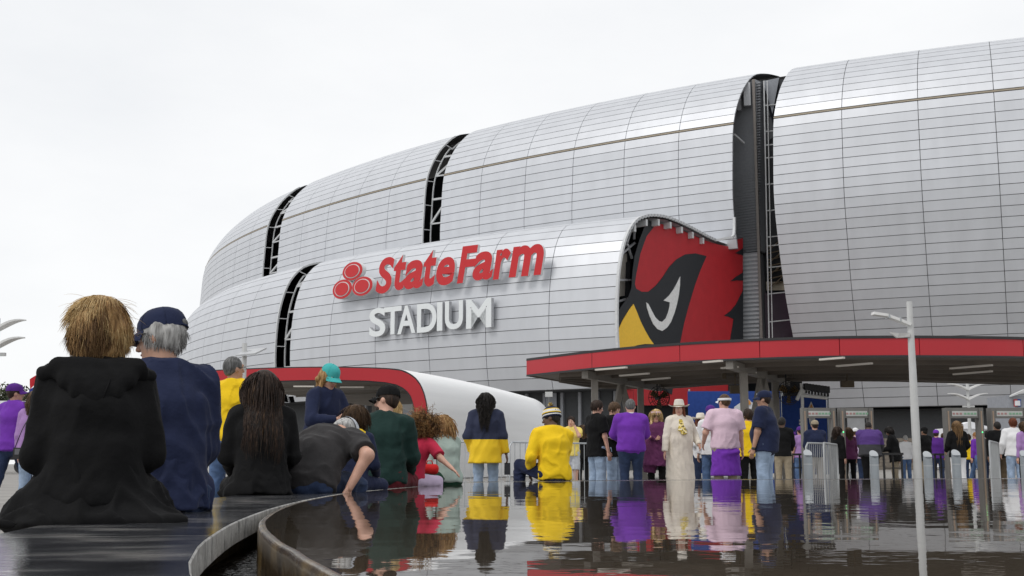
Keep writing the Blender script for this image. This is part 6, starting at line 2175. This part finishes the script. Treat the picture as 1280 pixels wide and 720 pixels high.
# ================================================================ STREET FURNITURE AND GATE EQUIPMENT
M_galv = mat('galvanised steel', (0.42, 0.44, 0.455), rough=0.42, metal=0.6, var=0.1)
M_boll = mat('brushed bollard steel', (0.30, 0.33, 0.355), rough=0.45, metal=0.45, var=0.1)
M_pole = mat('pale grey pole paint', (0.52, 0.525, 0.52), rough=0.5, var=0.05)
M_det = mat('grey detector panel', (0.145, 0.14, 0.13), rough=0.5)
M_blackm = mat('black metal', (0.015, 0.015, 0.016), rough=0.5)
names_b = ['bollard beside the pink polo and purple tied sweater', 'bollard at the first steel barrier', 'bollard in front of the purple and black jacket', 'bollard right of the lamp post', 'bollard before the white jeans', 'bollard cut by the right edge of the view']
for (u, v), lb in zip(((930.5, 561), (1009.5, 562), (1092, 563), (1159, 564), (1194.5, 562), (1280, 563)), names_b):
    Y = 21.5
    p = at_y(u, v, Y)
    b = thing('bollard', 'steel ' + lb, 'bollard', (p[0], Y, 0), 0, 'sloped-top steel bollards along the pool')
    h = p[2]
    n = 16
    vs, fs = [], []
    for z_, t_ in ((0, 0), (h - 0.10, 0), (h, 1)):
        for i in range(n):
            a = 2 * math.pi * i / n
            vs.append((0.078 * math.cos(a), 0.078 * math.sin(a), z_ + (0.07 * math.sin(a) - 0.07 if t_ else 0)))
    for r in range(2):
        fs += [(r * n + i, r * n + (i + 1) % n, (r + 1) * n + (i + 1) % n, (r + 1) * n + i) for i in range(n)]
    mb = MB()
    mb.add(vs, fs)
    mb.build('post', M_boll, b, smooth=False)
    mb = MB()
    mb.add([(x * 0.99, y * 0.99, z_ + 0.004) for x, y, z_ in vs[2 * n:]], [tuple(range(n))])
    mb.build('sloped_cap', M_galv, b)
    mb = MB()
    mb.tube([(0, 0, h - 0.27), (0, 0, h - 0.25)], 0.0795, 16)
    mb.build('collar', M_galv, b)
    mb = MB()
    mb.tube([(0, 0, 0), (0, 0, 0.02)], 0.12, 16)
    mb.build('base_plate', M_galv, b)
# crowd barriers
def barrier(u0, u1, Y0, Y1, label, h=1.1, mm=None, bars=17):
    A, B = np.array([pX(u0, Y0), Y0]), np.array([pX(u1, Y1), Y1])
    c = (A + B) / 2
    ang = math.atan2(B[1] - A[1], B[0] - A[0])
    w = np.linalg.norm(B - A)
    t = thing('crowd_barrier', label, 'barrier', (c[0], c[1], 0), ang, 'steel crowd barriers')
    m = mm or M_galv
    r = 0.019
    mb = MB()
    pts = [(-w / 2, 0, 0.2), (-w / 2, 0, h - 0.08), (-w / 2 + 0.08, 0, h), (w / 2 - 0.08, 0, h), (w / 2, 0, h - 0.08), (w / 2, 0, 0.2), (-w / 2, 0, 0.2)]
    mb.tube(pts, r, 8, cap=False)
    mb.build('frame', m, t, smooth=True)
    for i in range(1, bars):
        x = -w / 2 + w * i / bars
        mb = MB()
        mb.tube([(x, 0, 0.2), (x, 0, h)], 0.008, 6)
        mb.build('bar', m, t)
    for s_ in (-1, 1):
        mb = MB()
        x = s_ * (w / 2 - 0.25)
        mb.tube([(x, -0.3, 0.015), (x, -0.05, 0.06), (x, 0, 0.2), (x, 0.05, 0.06), (x, 0.3, 0.015)], 0.015, 6)
        mb.build('foot', m, t)
barrier(505, 634, 24.4, 24.6, 'crowd barrier between the sage fleece and the navy yellow jacket')
barrier(637, 742, 24.8, 26.6, 'crowd barrier behind the striped beanie')
barrier(1008, 1034, 23.6, 24.3, 'crowd barrier before the first detector', 1.06, mat('dull zinc', (0.33, 0.34, 0.345), rough=0.5, metal=0.5), 11)
barrier(1030, 1047, 23.4, 25.6, 'short angled barrier beside the first detector', 1.06, MATS['dull zinc'], 12)
barrier(1238, 1249, 23.5, 26.0, 'angled crowd barrier left of the last detector', 1.1, MATS['dull zinc'], 12)
# walk-through detectors
M_detw = mat('detector light strip', (0.45, 0.46, 0.44), rough=0.4)
M_detr = mat('detector red lamps', (0.36, 0.20, 0.19), rough=0.4)
M_detg = mat('detector green lamps', (0.20, 0.36, 0.24), rough=0.4)
def detector(u0, u1, Y, label):
    x0, x1 = pX(u0, Y), pX(u1, Y)
    w = x1 - x0
    t = thing('metal_detector', label, 'detector', ((x0 + x1) / 2, Y, 0), 0, 'walk-through metal detectors under the canopy')
    zt = at_y(u0, 510, Y)[2]
    for s_ in (-1, 1):
        mb = MB()
        mb.box((s_ * w / 2, 0, zt / 2), (0.11, 0.30, zt))
        o = mb.build('side_panel', M_det, t)
        mb = MB()
        mb.box((s_ * w / 2 - s_ * 0.0, -0.156, zt / 2), (0.035, 0.012, zt * 0.92))
        mb.build('light_column', mat('amber edge strip', (0.30, 0.22, 0.16), rough=0.4), o)
        mb = MB()
        mb.ellipsoid((s_ * w / 2, -0.166, zt * 0.70), (0.02, 0.01, 0.02), 8, 6)
        mb.build('status_lamp', mat('green status lamp', (0.1, 0.8, 0.3), emit=1.2), o)
        mb = MB()
        mb.box((s_ * w / 2, 0, 0.02), (0.2, 0.6, 0.04))
        mb.build('foot_plate', M_blackm, o)
    mb = MB()
    mb.box((0, 0, zt - 0.13), (w - 0.115, 0.24, 0.26))
    hd_ = mb.build('header', M_det, t)
    mb = MB()
    mb.box((0, -0.126, zt - 0.15), (w - 0.2, 0.01, 0.13))
    st = mb.build('display', M_detw, hd_)
    for k in range(3):
        mb = MB()
        mb.box((-w * 0.33 + k * 0.09, -0.135, zt - 0.15), (0.055, 0.008, 0.05))
        mb.build('red_lamp', M_detr, hd_)
    for k in range(4):
        mb = MB()
        mb.box((w * 0.02 + k * 0.085, -0.135, zt - 0.15), (0.06, 0.008, 0.05))
        mb.build('green_lamp', M_detg, hd_)
detector(1006.5, 1042.5, 31, 'metal detector arch framing the dark navy jacket')
detector(1053.5, 1089.5, 31, 'metal detector arch left of the purple and black jacket')
detector(1186, 1227, 30.5, 'metal detector arch around the two-tone haired person')
detector(1242, 1284, 30.5, 'metal detector arch at the right edge of the view')
# check tables
def table(u0, u1, Y, label):
    x0, x1 = pX(u0, Y), pX(u1, Y)
    t = thing('check_table', label, 'table', ((x0 + x1) / 2, Y, 0), 0.1, 'black check tables')
    w = x1 - x0
    mb = MB()
    mb.box((0, 0, 0.9), (w, 0.6, 0.05))
    mb.build('table_top', M_blackm, t)
    for sx_ in (-1, 1):
        for sy_ in (-1, 1):
            mb = MB()
            mb.box((sx_ * (w / 2 - 0.04), sy_ * 0.26, 0.44), (0.04, 0.04, 0.875))
            mb.build('leg', M_blackm, t)
    for z_ in (0.25, 0.55):
        mb = MB()
        mb.box((0, -0.26, z_), (w - 0.12, 0.025, 0.025))
        mb.build('rail', M_blackm, t)
table(984, 1006, 31.5, 'black check table before the purple tees')
table(1097, 1124, 30.0, 'black check table between purple jacket and black coat')
table(1161, 1184, 31.5, 'black check table right of the lamp post')
# lamp posts with bird-wing arms
M_lampw = mat('white lamp wing', (0.70, 0.70, 0.69), rough=0.45)
def wing(t, base, sx_, L_, rise, droop, name='lamp_arm', wd=0.22):
    mb = MB()
    n = 7
    up_, lo = [], []
    for i in range(n):
        q = i / (n - 1)
        x = sx_ * L_ * q
        z_ = rise * math.sin(q * math.pi * 0.62) - droop * q * q
        hw = wd * (0.45 + 0.55 * math.sin(math.pi * min(1, q * 0.9 + 0.15))) * (1 if i < n - 1 else 0.4)
        th = 0.05 * (1 - 0.7 * q)
        up_.append([(base[0] + x, base[1] - hw, base[2] + z_ + th), (base[0] + x, base[1] + hw, base[2] + z_ + th)])
        lo.append([(base[0] + x, base[1] - hw, base[2] + z_ - th), (base[0] + x, base[1] + hw, base[2] + z_ - th)])
    vs = [p for s_ in up_ for p in s_] + [p for s_ in lo for p in s_]
    m = 2 * n
    fs = []
    for i in range(n - 1):
        a, b = 2 * i, 2 * i + 2
        fs += [(a, b, b + 1, a + 1), (m + a + 1, m + b + 1, m + b, m + a), (a, m + a, m + b, b), (a + 1, b + 1, m + b + 1, m + a + 1)]
    fs += [(0, 1, m + 1, m), (m - 2, m - 1, 2 * m - 1, 2 * m - 2)]
    mb.add(vs, fs)
    return mb.build(name, M_lampw, t)
def twin_lamp(u, Y, vtop, vs_, label, h_extra=0.25, L_=1.3):
    p = at_y(u, vtop, Y)
    t = thing('street_lamp', label, 'street lamp', (pX(u, Y), Y, 0), 0, 'white lamp posts with wing-shaped arms')
    mb = MB()
    mb.tube([(0, 0, 0), (0, 0, p[2])], [0.10, 0.075], 12)
    mb.build('pole', M_pole, t, smooth=False)
    for v in vs_:
        z_ = at_y(u, v, Y)[2]
        for s_ in (-1, 1):
            wing(t, (0, 0, z_), s_, L_, 0.26, -0.05)
    mb = MB()
    mb.box((0, 0, at_y(u, vs_[-1] + 9, Y)[2]), (0.6, 0.12, 0.1))
    mb.build('bracket', M_pole, t)
twin_lamp(1214.5, 62, 470, (487, 499), 'white twin-wing lamp post far beyond the detectors', L_=1.05)
twin_lamp(-14, 36, 398, (412, 434), 'wing-shaped lamp post cut by the left edge of the view', L_=0.86)
t = thing('street_lamp', 'tall white lamp post with one curved arm rising at the pool', 'street lamp', (pX(1146.5, 30), 30, 0), 0, 'white lamp posts with wing-shaped arms')
zt = at_y(1135, 377, 30)[2]
xo = 0
mb = MB()
mb.tube([(0, 0, 0), (0, 0, 2.2), (0, 0, zt)], [0.105, 0.10, 0.072], 14)
mb.build('pole', M_pole, t, smooth=False)
mb = MB()
ztop = at_y(1133, 406, 30)[2]
pts = [(-0.02, 0, ztop), (-0.28, 0, ztop + 0.11), (-0.62, 0, ztop + 0.24), (-0.95, 0, ztop + 0.29)]
for a, b in zip(pts[:-1], pts[1:]):
    mb.bar(a, b, 0.26, 0.07)
mb.build('lamp_arm', M_lampw, t)
for q in (0.3, 0.6):
    mb = MB()
    mb.box((-0.95 * q, 0, ztop + 0.29 * q ** 0.7 + 0.0), (0.03, 0.30, 0.10))
    mb.build('arm_clip', M_galv, t)
zl = at_y(1120, 419, 30)[2]
mb = MB()
mb.add([(-0.06, -0.14, zl + .05), (-0.06, 0.14, zl + .05), (-0.34, 0.13, zl + 0.04), (-0.34, -0.13, zl + 0.04), (-0.56, -0.02, zl + 0.08), (-0.56, 0.02, zl + 0.08), (-0.06, -0.1, zl - .05), (-0.06, 0.1, zl - .05), (-0.36, 0.06, zl - 0.07), (-0.36, -0.06, zl - 0.07)],
       [(0, 1, 2, 3), (3, 2, 5, 4), (6, 9, 8, 7), (0, 3, 9, 6), (1, 7, 8, 2), (3, 4, 9), (2, 8, 5), (4, 5, 8, 9), (0, 6, 7, 1)])
mb.build('lower_wing', M_lampw, t)
# solar lamps on the left
def solar(u, Y, vtop, pu, pv, pw, ph_, label):
    p = at_y(u, vtop, Y)
    t = thing('street_lamp', label, 'street lamp', (p[0], Y, 0), 0, 'solar lamp posts by the left canopy')
    mb = MB()
    mb.tube([(0, 0, 0), (0, 0, p[2])], [0.11, 0.09], 10)
    mb.build('pole', M_pole, t)
    c = Vector(at_y(pu, pv, Y)) - Vector(t.location)
    w = pw * Y / F
    mb = MB()
    ex = Vector((1, 0.2, 0.12)).normalized()
    ey = Vector((0.3, 1, 0.35)).normalized()
    q = [c + ex * sx_ * w / 2 + ey * sy_ * 0.45 for sx_, sy_ in ((-1, -1), (1, -1), (1, 1), (-1, 1))]
    mb.add(q + [v + Vector((0, 0, 0.06)) for v in q], [(3, 2, 1, 0), (4, 5, 6, 7), (0, 1, 5, 4), (1, 2, 6, 5), (2, 3, 7, 6), (3, 0, 4, 7)])
    mb.build('solar_panel', mat('panel underside', (0.46, 0.47, 0.48), rough=0.5), t)
    mb = MB()
    mb.bar((0, 0, c.z), c, 0.08)
    mb.build('bracket', M_galv, t)
solar(306, 44, 429, 314, 441, 24, 8, 'lamp post with tilted solar panel behind the yellow polo')
solar(268, 47, 474, 271, 486, 16, 6, 'lower solar lamp post between navy jacket and yellow polo')
# ---------------------------------------------------------------- blue event banner wall
M_blue = cloth('royal blue scrim', (0.032, 0.075, 0.30), var=0.10, bump=0.3, bscale=6)
def pole_y(u, v, Y):
    return Vector(at_y(u, v, Y))
YB = 58.0
bn = thing('banner', 'long royal blue scrim banner with white shield emblem behind the crowd', 'banner', (pX(920, YB), YB, 0))
BO = Vector(bn.location)
def hung(u0, u1, v0, v1, Y, parent, m, nx=40):
    a0, a1 = at_y(u0, v1, Y), at_y(u1, v1, Y)
    z1 = at_y(u0, v0, Y)[2]
    w_ = wob(5, 1.2, 5, 5)
    V, Q = [], []
    for j in range(8):
        for i in range(nx):
            q = i / (nx - 1)
            x = a0[0] + (a1[0] - a0[0]) * q
            z_ = 0.2 + (z1 - 0.2) * j / 7
            V.append((x - BO.x, Y - BO.y + 0.09 * w_(x, 0.0, z_ * .5), z_))
    ac = Acc()
    ac.grid(V, nx, 8)
    return ac.build('scrim', m, parent)
s_a = hung(861, 977, 489, 560, YB, bn, M_blue)
for u in (861.5, 920, 977):
    mb = MB()
    pp = at_y(u, 486.5, YB + 0.12)
    mb.tube([(pp[0] - BO.x, 0.12, 0), (pp[0] - BO.x, 0.12, pp[2])], 0.045, 8)
    mb.build('frame_post', M_galv, bn)
def decal(parent, org, Y, pts, m, name, off):
    mb = MB()
    P = [Vector(at_y(u, v, Y)) - org for u, v in pts]
    n = len(P)
    mb.add([p - Vector((0, off, 0)) for p in P] + [p - Vector((0, off - 0.02, 0)) for p in P], [tuple(range(n))] + [(i, (i + 1) % n, n + (i + 1) % n, n + i) for i in range(n)])
    return mb.build(name, m, parent)
M_dw = mat('banner white print', (0.72, 0.73, 0.75), rough=0.8)
M_do = mat('banner orange print', (0.65, 0.28, 0.06), rough=0.8)
M_dr = mat('banner red print', (0.5, 0.05, 0.05), rough=0.8)
M_dn = mat('banner navy print', (0.02, 0.03, 0.10), rough=0.8)
decal(bn, BO, YB, [(917, 509), (924, 504), (929, 503), (934, 498), (939, 503), (946, 505), (950, 509), (949.5, 520), (946, 528), (940, 533), (934, 536), (927, 533), (921, 528), (918, 520)], M_dw, 'shield_emblem', 0.14)
decal(bn, BO, YB, [(930, 505), (932, 501), (934, 499.5), (936.5, 501), (938, 505), (934, 507)], M_do, 'emblem_sun', 0.18)
for k in range(9):
    uu = 919.5 + k * 3.3
    decal(bn, BO, YB, [(uu, 513 + (k % 2)), (uu + 2, 513 + (k % 2)), (uu + 2, 518.5), (uu, 518.5)], M_dr, 'emblem_lettering', 0.18)
decal(bn, BO, YB, [(927, 522), (941, 522), (941, 524), (927, 524)], M_dr, 'emblem_bar', 0.18)
decal(bn, BO, YB, [(925, 527), (943, 527), (940, 531), (934, 533.5), (928, 531)], M_dn, 'emblem_base', 0.18)
YB2 = 52.0
bn2 = thing('banner', 'smaller royal blue banner panel behind the floodlight mast', 'banner', (pX(1006, YB2), YB2, 0))
BO = Vector(bn2.location)
hung(979, 1035, 495, 562, YB2, bn2, M_blue, 20)
decal(bn2, BO, YB2, [(1008.5, 512), (1013, 502), (1017.5, 512)], M_dw, 'peak_emblem', 0.14)
decal(bn2, BO, YB2, [(1010.5, 511), (1013, 505), (1015.5, 511)], M_do, 'peak_core', 0.18)
decal(bn2, BO, YB2, [(1010, 519), (1017.5, 519), (1018, 528), (1014, 535), (1010.5, 528)], M_dw, 'shield_emblem', 0.14)
decal(bn2, BO, YB2, [(1012, 528), (1016.5, 528), (1014, 533)], M_dn, 'emblem_base', 0.18)
for v in (524.5, 528.5):
    decal(bn2, BO, YB2, [(998, v), (1002.5, v), (1002.5, v + 2.6), (998, v + 2.6)], M_dw, 'banner_lettering', 0.14)
for u in (979.5, 1034.5):
    mb = MB()
    pp = at_y(u, 493, YB2 + 0.12)
    mb.tube([(pp[0] - BO.x, 0.12, 0), (pp[0] - BO.x, 0.12, pp[2])], 0.045, 8)
    mb.build('frame_post', M_galv, bn2)
# floodlight mast
YM = 46.0
fm = thing('floodlight_mast', 'white floodlight mast with rows of black lamps before the blue banner', 'floodlight', (pX(1003, YM), YM, 0))
FO = Vector(fm.location)
q_ = lambda u, v, dy=0.0: Vector(at_y(u, v, YM + dy)) - FO
mb = MB()
mb.tube([(0, 0, 0), q_(1003, 500), q_(1001.5, 479)], [0.07, 0.06, 0.05], 10)
mb.build('mast', M_lampw, fm)
for a, b in (((1001, 494), (1034, 497.5)), ((1001, 491), (1022, 483)), ((996, 500), (1003, 486))):
    mb = MB()
    mb.tube([q_(*a), q_(*b)], 0.07, 8)
    mb.build('mast_arm', M_lampw, fm)
for k in range(8):
    c = q_(1007 + k * 3.9, 483.5 + k * 0.55)
    mb = MB()
    mb.box(c, (0.115, 0.3, 0.26))
    lmp = mb.build('flood_lamp', M_blackm, fm)
    mb = MB()
    mb.box(c + Vector((0, -0.02, -0.2)), (0.07, 0.12, 0.12))
    mb.build('lamp_hood', M_blackm, lmp)
mb = MB()
mb.tube([q_(1004, 480.5), q_(1036, 487)], 0.05, 6)
mb.build('lamp_rail', M_blackm, fm)
# grey booth at the right, white door board, bright gap
bo = thing('booth', 'small grey booth with pale roof at the right edge of the view', 'booth', (pX(1290, 70), 70, 0))
Bq = Vector(bo.location)
def bx(u0, u1, v0, v1, Y, d, m, name, par, org):
    a, b = at_y(u0, v1, Y), at_y(u1, v0, Y)
    mb = MB()
    mb.box(((a[0] + b[0]) / 2 - org.x, Y + d / 2 - org.y, (a[2] + b[2]) / 2), (b[0] - a[0], d, b[2] - a[2]))
    return mb.build(name, m, par)
bx(1266, 1320, 494, 611, 70, 3, M_wallgrey, 'wall', bo, Bq)
mb = MB()
r0 = [Vector(at_y(u, v, 69.7)) - Bq for u, v in ((1264, 494.5), (1282, 486.5), (1322, 478), (1322, 482), (1282, 490), (1264, 496))]
mb.add(r0 + [p + Vector((0, 0.5, 0)) for p in r0], [tuple(range(6)), tuple(range(11, 5, -1))] + [(i, (i + 1) % 6, 6 + (i + 1) % 6, 6 + i) for i in range(6)])
mb.build('roof', M_pole, bo)
for u, m_ in ((1268, M_dr), (1272.5, M_blue)):
    bx(u, u + 3.5, 499, 508, 69.9, 0.05, m_, 'notice', bo, Bq)
bx(1269, 1275.2, 500.8, 507, 69.84, 0.05, M_dw, 'notice_sheet', bo, Bq)
db = thing('display_board', 'tall blank white board standing beyond the second detector', 'board', (pX(1071, 45), 45, 0))
bx(1062, 1080.5, 518.5, 590, 45, 0.06, M_dw, 'sheet', db, Vector(db.location))
for u in (1063, 1079.5):
    bx(u - .4, u + .4, 517.5, 601, 45.1, 0.05, M_galv, 'post', db, Vector(db.location))
tn = thing('tent', 'white marquee side glimpsed through the third detector', 'tent', (pX(1214, 95), 95, 0))
bx(1188, 1243, 535, 586, 95, 3, mat('white marquee cloth', (0.78, 0.79, 0.82), rough=0.8), 'side_wall', tn, Vector(tn.location))
mb = MB()
To = Vector(tn.location)
r0 = [Vector(at_y(u, v, 94.5)) - To for u, v in ((1186, 536), (1214, 527), (1245, 536))]
mb.add(r0 + [p + Vector((0, 1.5, 0)) for p in r0], [(0, 1, 2), (5, 4, 3), (0, 3, 4, 1), (1, 4, 5, 2), (2, 5, 3, 0)])
mb.build('roof', MATS['white marquee cloth'], tn)
# wall flood lamp on the dark base wall
wl = thing('wall_lamp', 'square white lamp box on the dark base wall beside the barrel canopy', 'lamp', at_y(686, 493, 118))
mb = MB()
mb.box((0, 0, 0), (0.72, 0.5, 0.5))
mb.build('housing', M_pole, wl)
mb = MB()
mb.bar((0, 0.1, -0.2), (0, 1.6, -1.4), 0.12)
mb.build('arm', M_galv, wl)
# ---------------------------------------------------------------- far left: tents, truck, flag, trees
M_tent = MATS['white marquee cloth']
def marquee(u0, u1, v0, v1, Y, label):
    t = thing('tent', label, 'tent', (pX((u0 + u1) / 2, Y), Y, 0), 0, 'white marquees at the far left')
    o = Vector(t.location)
    zb = at_y(u0, v1, Y)[2]
    zt_ = at_y(u0, v0, Y)[2]
    w = pX(u1, Y) - pX(u0, Y)
    mb = MB()
    e = 0.25
    mb.add([(-w / 2, 0, zb), (w / 2, 0, zb), (w / 2, w, zb), (-w / 2, w, zb), (0, w / 2, zt_), (-w / 2, 0, zb - .3), (w / 2, 0, zb - .3), (w / 2, w, zb - .3), (-w / 2, w, zb - .3)],
           [(0, 1, 4), (1, 2, 4), (2, 3, 4), (3, 0, 4), (0, 5, 6, 1), (1, 6, 7, 2), (2, 7, 8, 3), (3, 8, 5, 0)])
    mb.build('canopy', M_tent, t)
    for sx_, y_ in ((-1, 0), (1, 0), (-1, w), (1, w)):
        mb = MB()
        mb.tube([(sx_ * (w / 2 - .05), y_ * 0.98 + .05, 0), (sx_ * (w / 2 - .05), y_ * 0.98 + .05, zb)], 0.04, 6)
        mb.build('leg', M_pole, t)
marquee(34, 72, 487, 503, 62, 'peaked white marquee behind the lavender top')
marquee(230, 262, 500, 514, 70, 'peaked white marquee seen past the navy jacket')
tr_ = thing('trailer', 'white box trailer parked behind the purple hoodie', 'trailer', (pX(6, 80), 80, 0), 0.15)
To = Vector(tr_.location)
mb = MB()
mb.box((-1, 0, 3.0), (8.4, 2.5, 3.6))
mb.build('box_body', M_tent, tr_)
mb = MB()
mb.box((-1, -1.27, 3.0), (8.2, 0.03, 0.25))
mb.build('stripe', M_dr, tr_)
for x in (-3.5, -2.3, 1.4):
    mb = MB()
    mb.tube([(x, -1.25, 0.5), (x, -0.95, 0.5)], 0.5, 14)
    wh = mb.build('wheel', M_blackm, tr_)
    mb = MB()
    mb.tube([(x, -1.27, 0.5), (x, -1.25, 0.5)], 0.24, 10)
    mb.build('rim', M_galv, wh)
mb = MB()
mb.box((-1, 0, 1.05), (8.0, 2.2, 0.25))
mb.build('chassis', M_blackm, tr_)
fl = thing('flag', 'small red and blue flag on a thin pole at the far left', 'flag', (pX(43, 70), 70, 0))
z_ = at_y(43, 461, 70)[2]
mb = MB()
mb.tube([(0, 0, 0), (0, 0, z_)], 0.04, 6)
mb.build('pole', M_pole, fl)
for k, m_ in enumerate((cloth('flag red', (0.5, 0.03, 0.04)), cloth('flag blue', (0.03, 0.05, 0.25)))):
    V = [(-0.02 - 0.12 * i + 0.04 * math.sin(i + j), 0.08 * math.sin(i * 1.3 + j), z_ - 0.15 - 0.13 * i * .9 - 0.32 * (j + k * 2.0)) for j in range(3) for i in range(5)]
    Acc().grid(V, 5, 3).build('flag_cloth', m_, fl)
# trees: trunk, limbs and many leaf-sized faces
M_bark = mat('bark', (0.09, 0.065, 0.045), rough=0.9)
M_leaf = mat('dull olive leaf', (0.065, 0.075, 0.035), rough=0.7, var=0.4, scale=1.5)
M_leaf2 = mat('dark green leaf', (0.035, 0.055, 0.025), rough=0.7, var=0.4, scale=1.5)
def tree(u, Y, h, w, m, label, seed):
    t = thing('tree', label, 'tree', (pX(u, Y), Y, 0), 0, 'trees at the far left')
    r = np.random.default_rng(seed)
    mb = MB()
    mb.tube([(0, 0, 0), (0.1, 0, h * .3), (0, 0.1, h * .6)], [0.28, 0.2, 0.1], 8)
    for k in range(7):
        a = r.uniform(0, 6.28)
        mb.tube([(0.05, 0, h * r.uniform(.3, .5)), (math.cos(a) * w * .35, math.sin(a) * w * .35, h * r.uniform(.6, .85))], [0.1, 0.03], 5)
    mb.build('trunk', M_bark, t)
    cl = r.normal(size=(46, 3)) * np.array([w * .27, w * .27, h * .13]) + np.array([0, 0, h * .70])
    N_ = 5200
    c = cl[r.integers(0, 46, N_)] + r.normal(size=(N_, 3)) * 0.25
    d1 = r.normal(size=(N_, 3))
    d1 /= np.linalg.norm(d1, axis=1)[:, None]
    d2 = np.cross(d1, r.normal(size=(N_, 3)))
    d2 /= np.linalg.norm(d2, axis=1)[:, None]
    s_ = r.uniform(.09, .2, N_)[:, None]
    V = np.stack([c - d1 * s_, c + d2 * s_ * .5, c + d1 * s_, c - d2 * s_ * .5], 1).reshape(-1, 3)
    Acc().add(V, np.arange(N_ * 4).reshape(-1, 4)).build('crown', m, t, False)
tree(2, 92, 6.6, 5.5, M_leaf, 'olive-leaved tree rising above the white trailer', 3)
tree(-22, 98, 6.9, 6, M_leaf2, 'dark green tree at the far left edge of the view', 4)
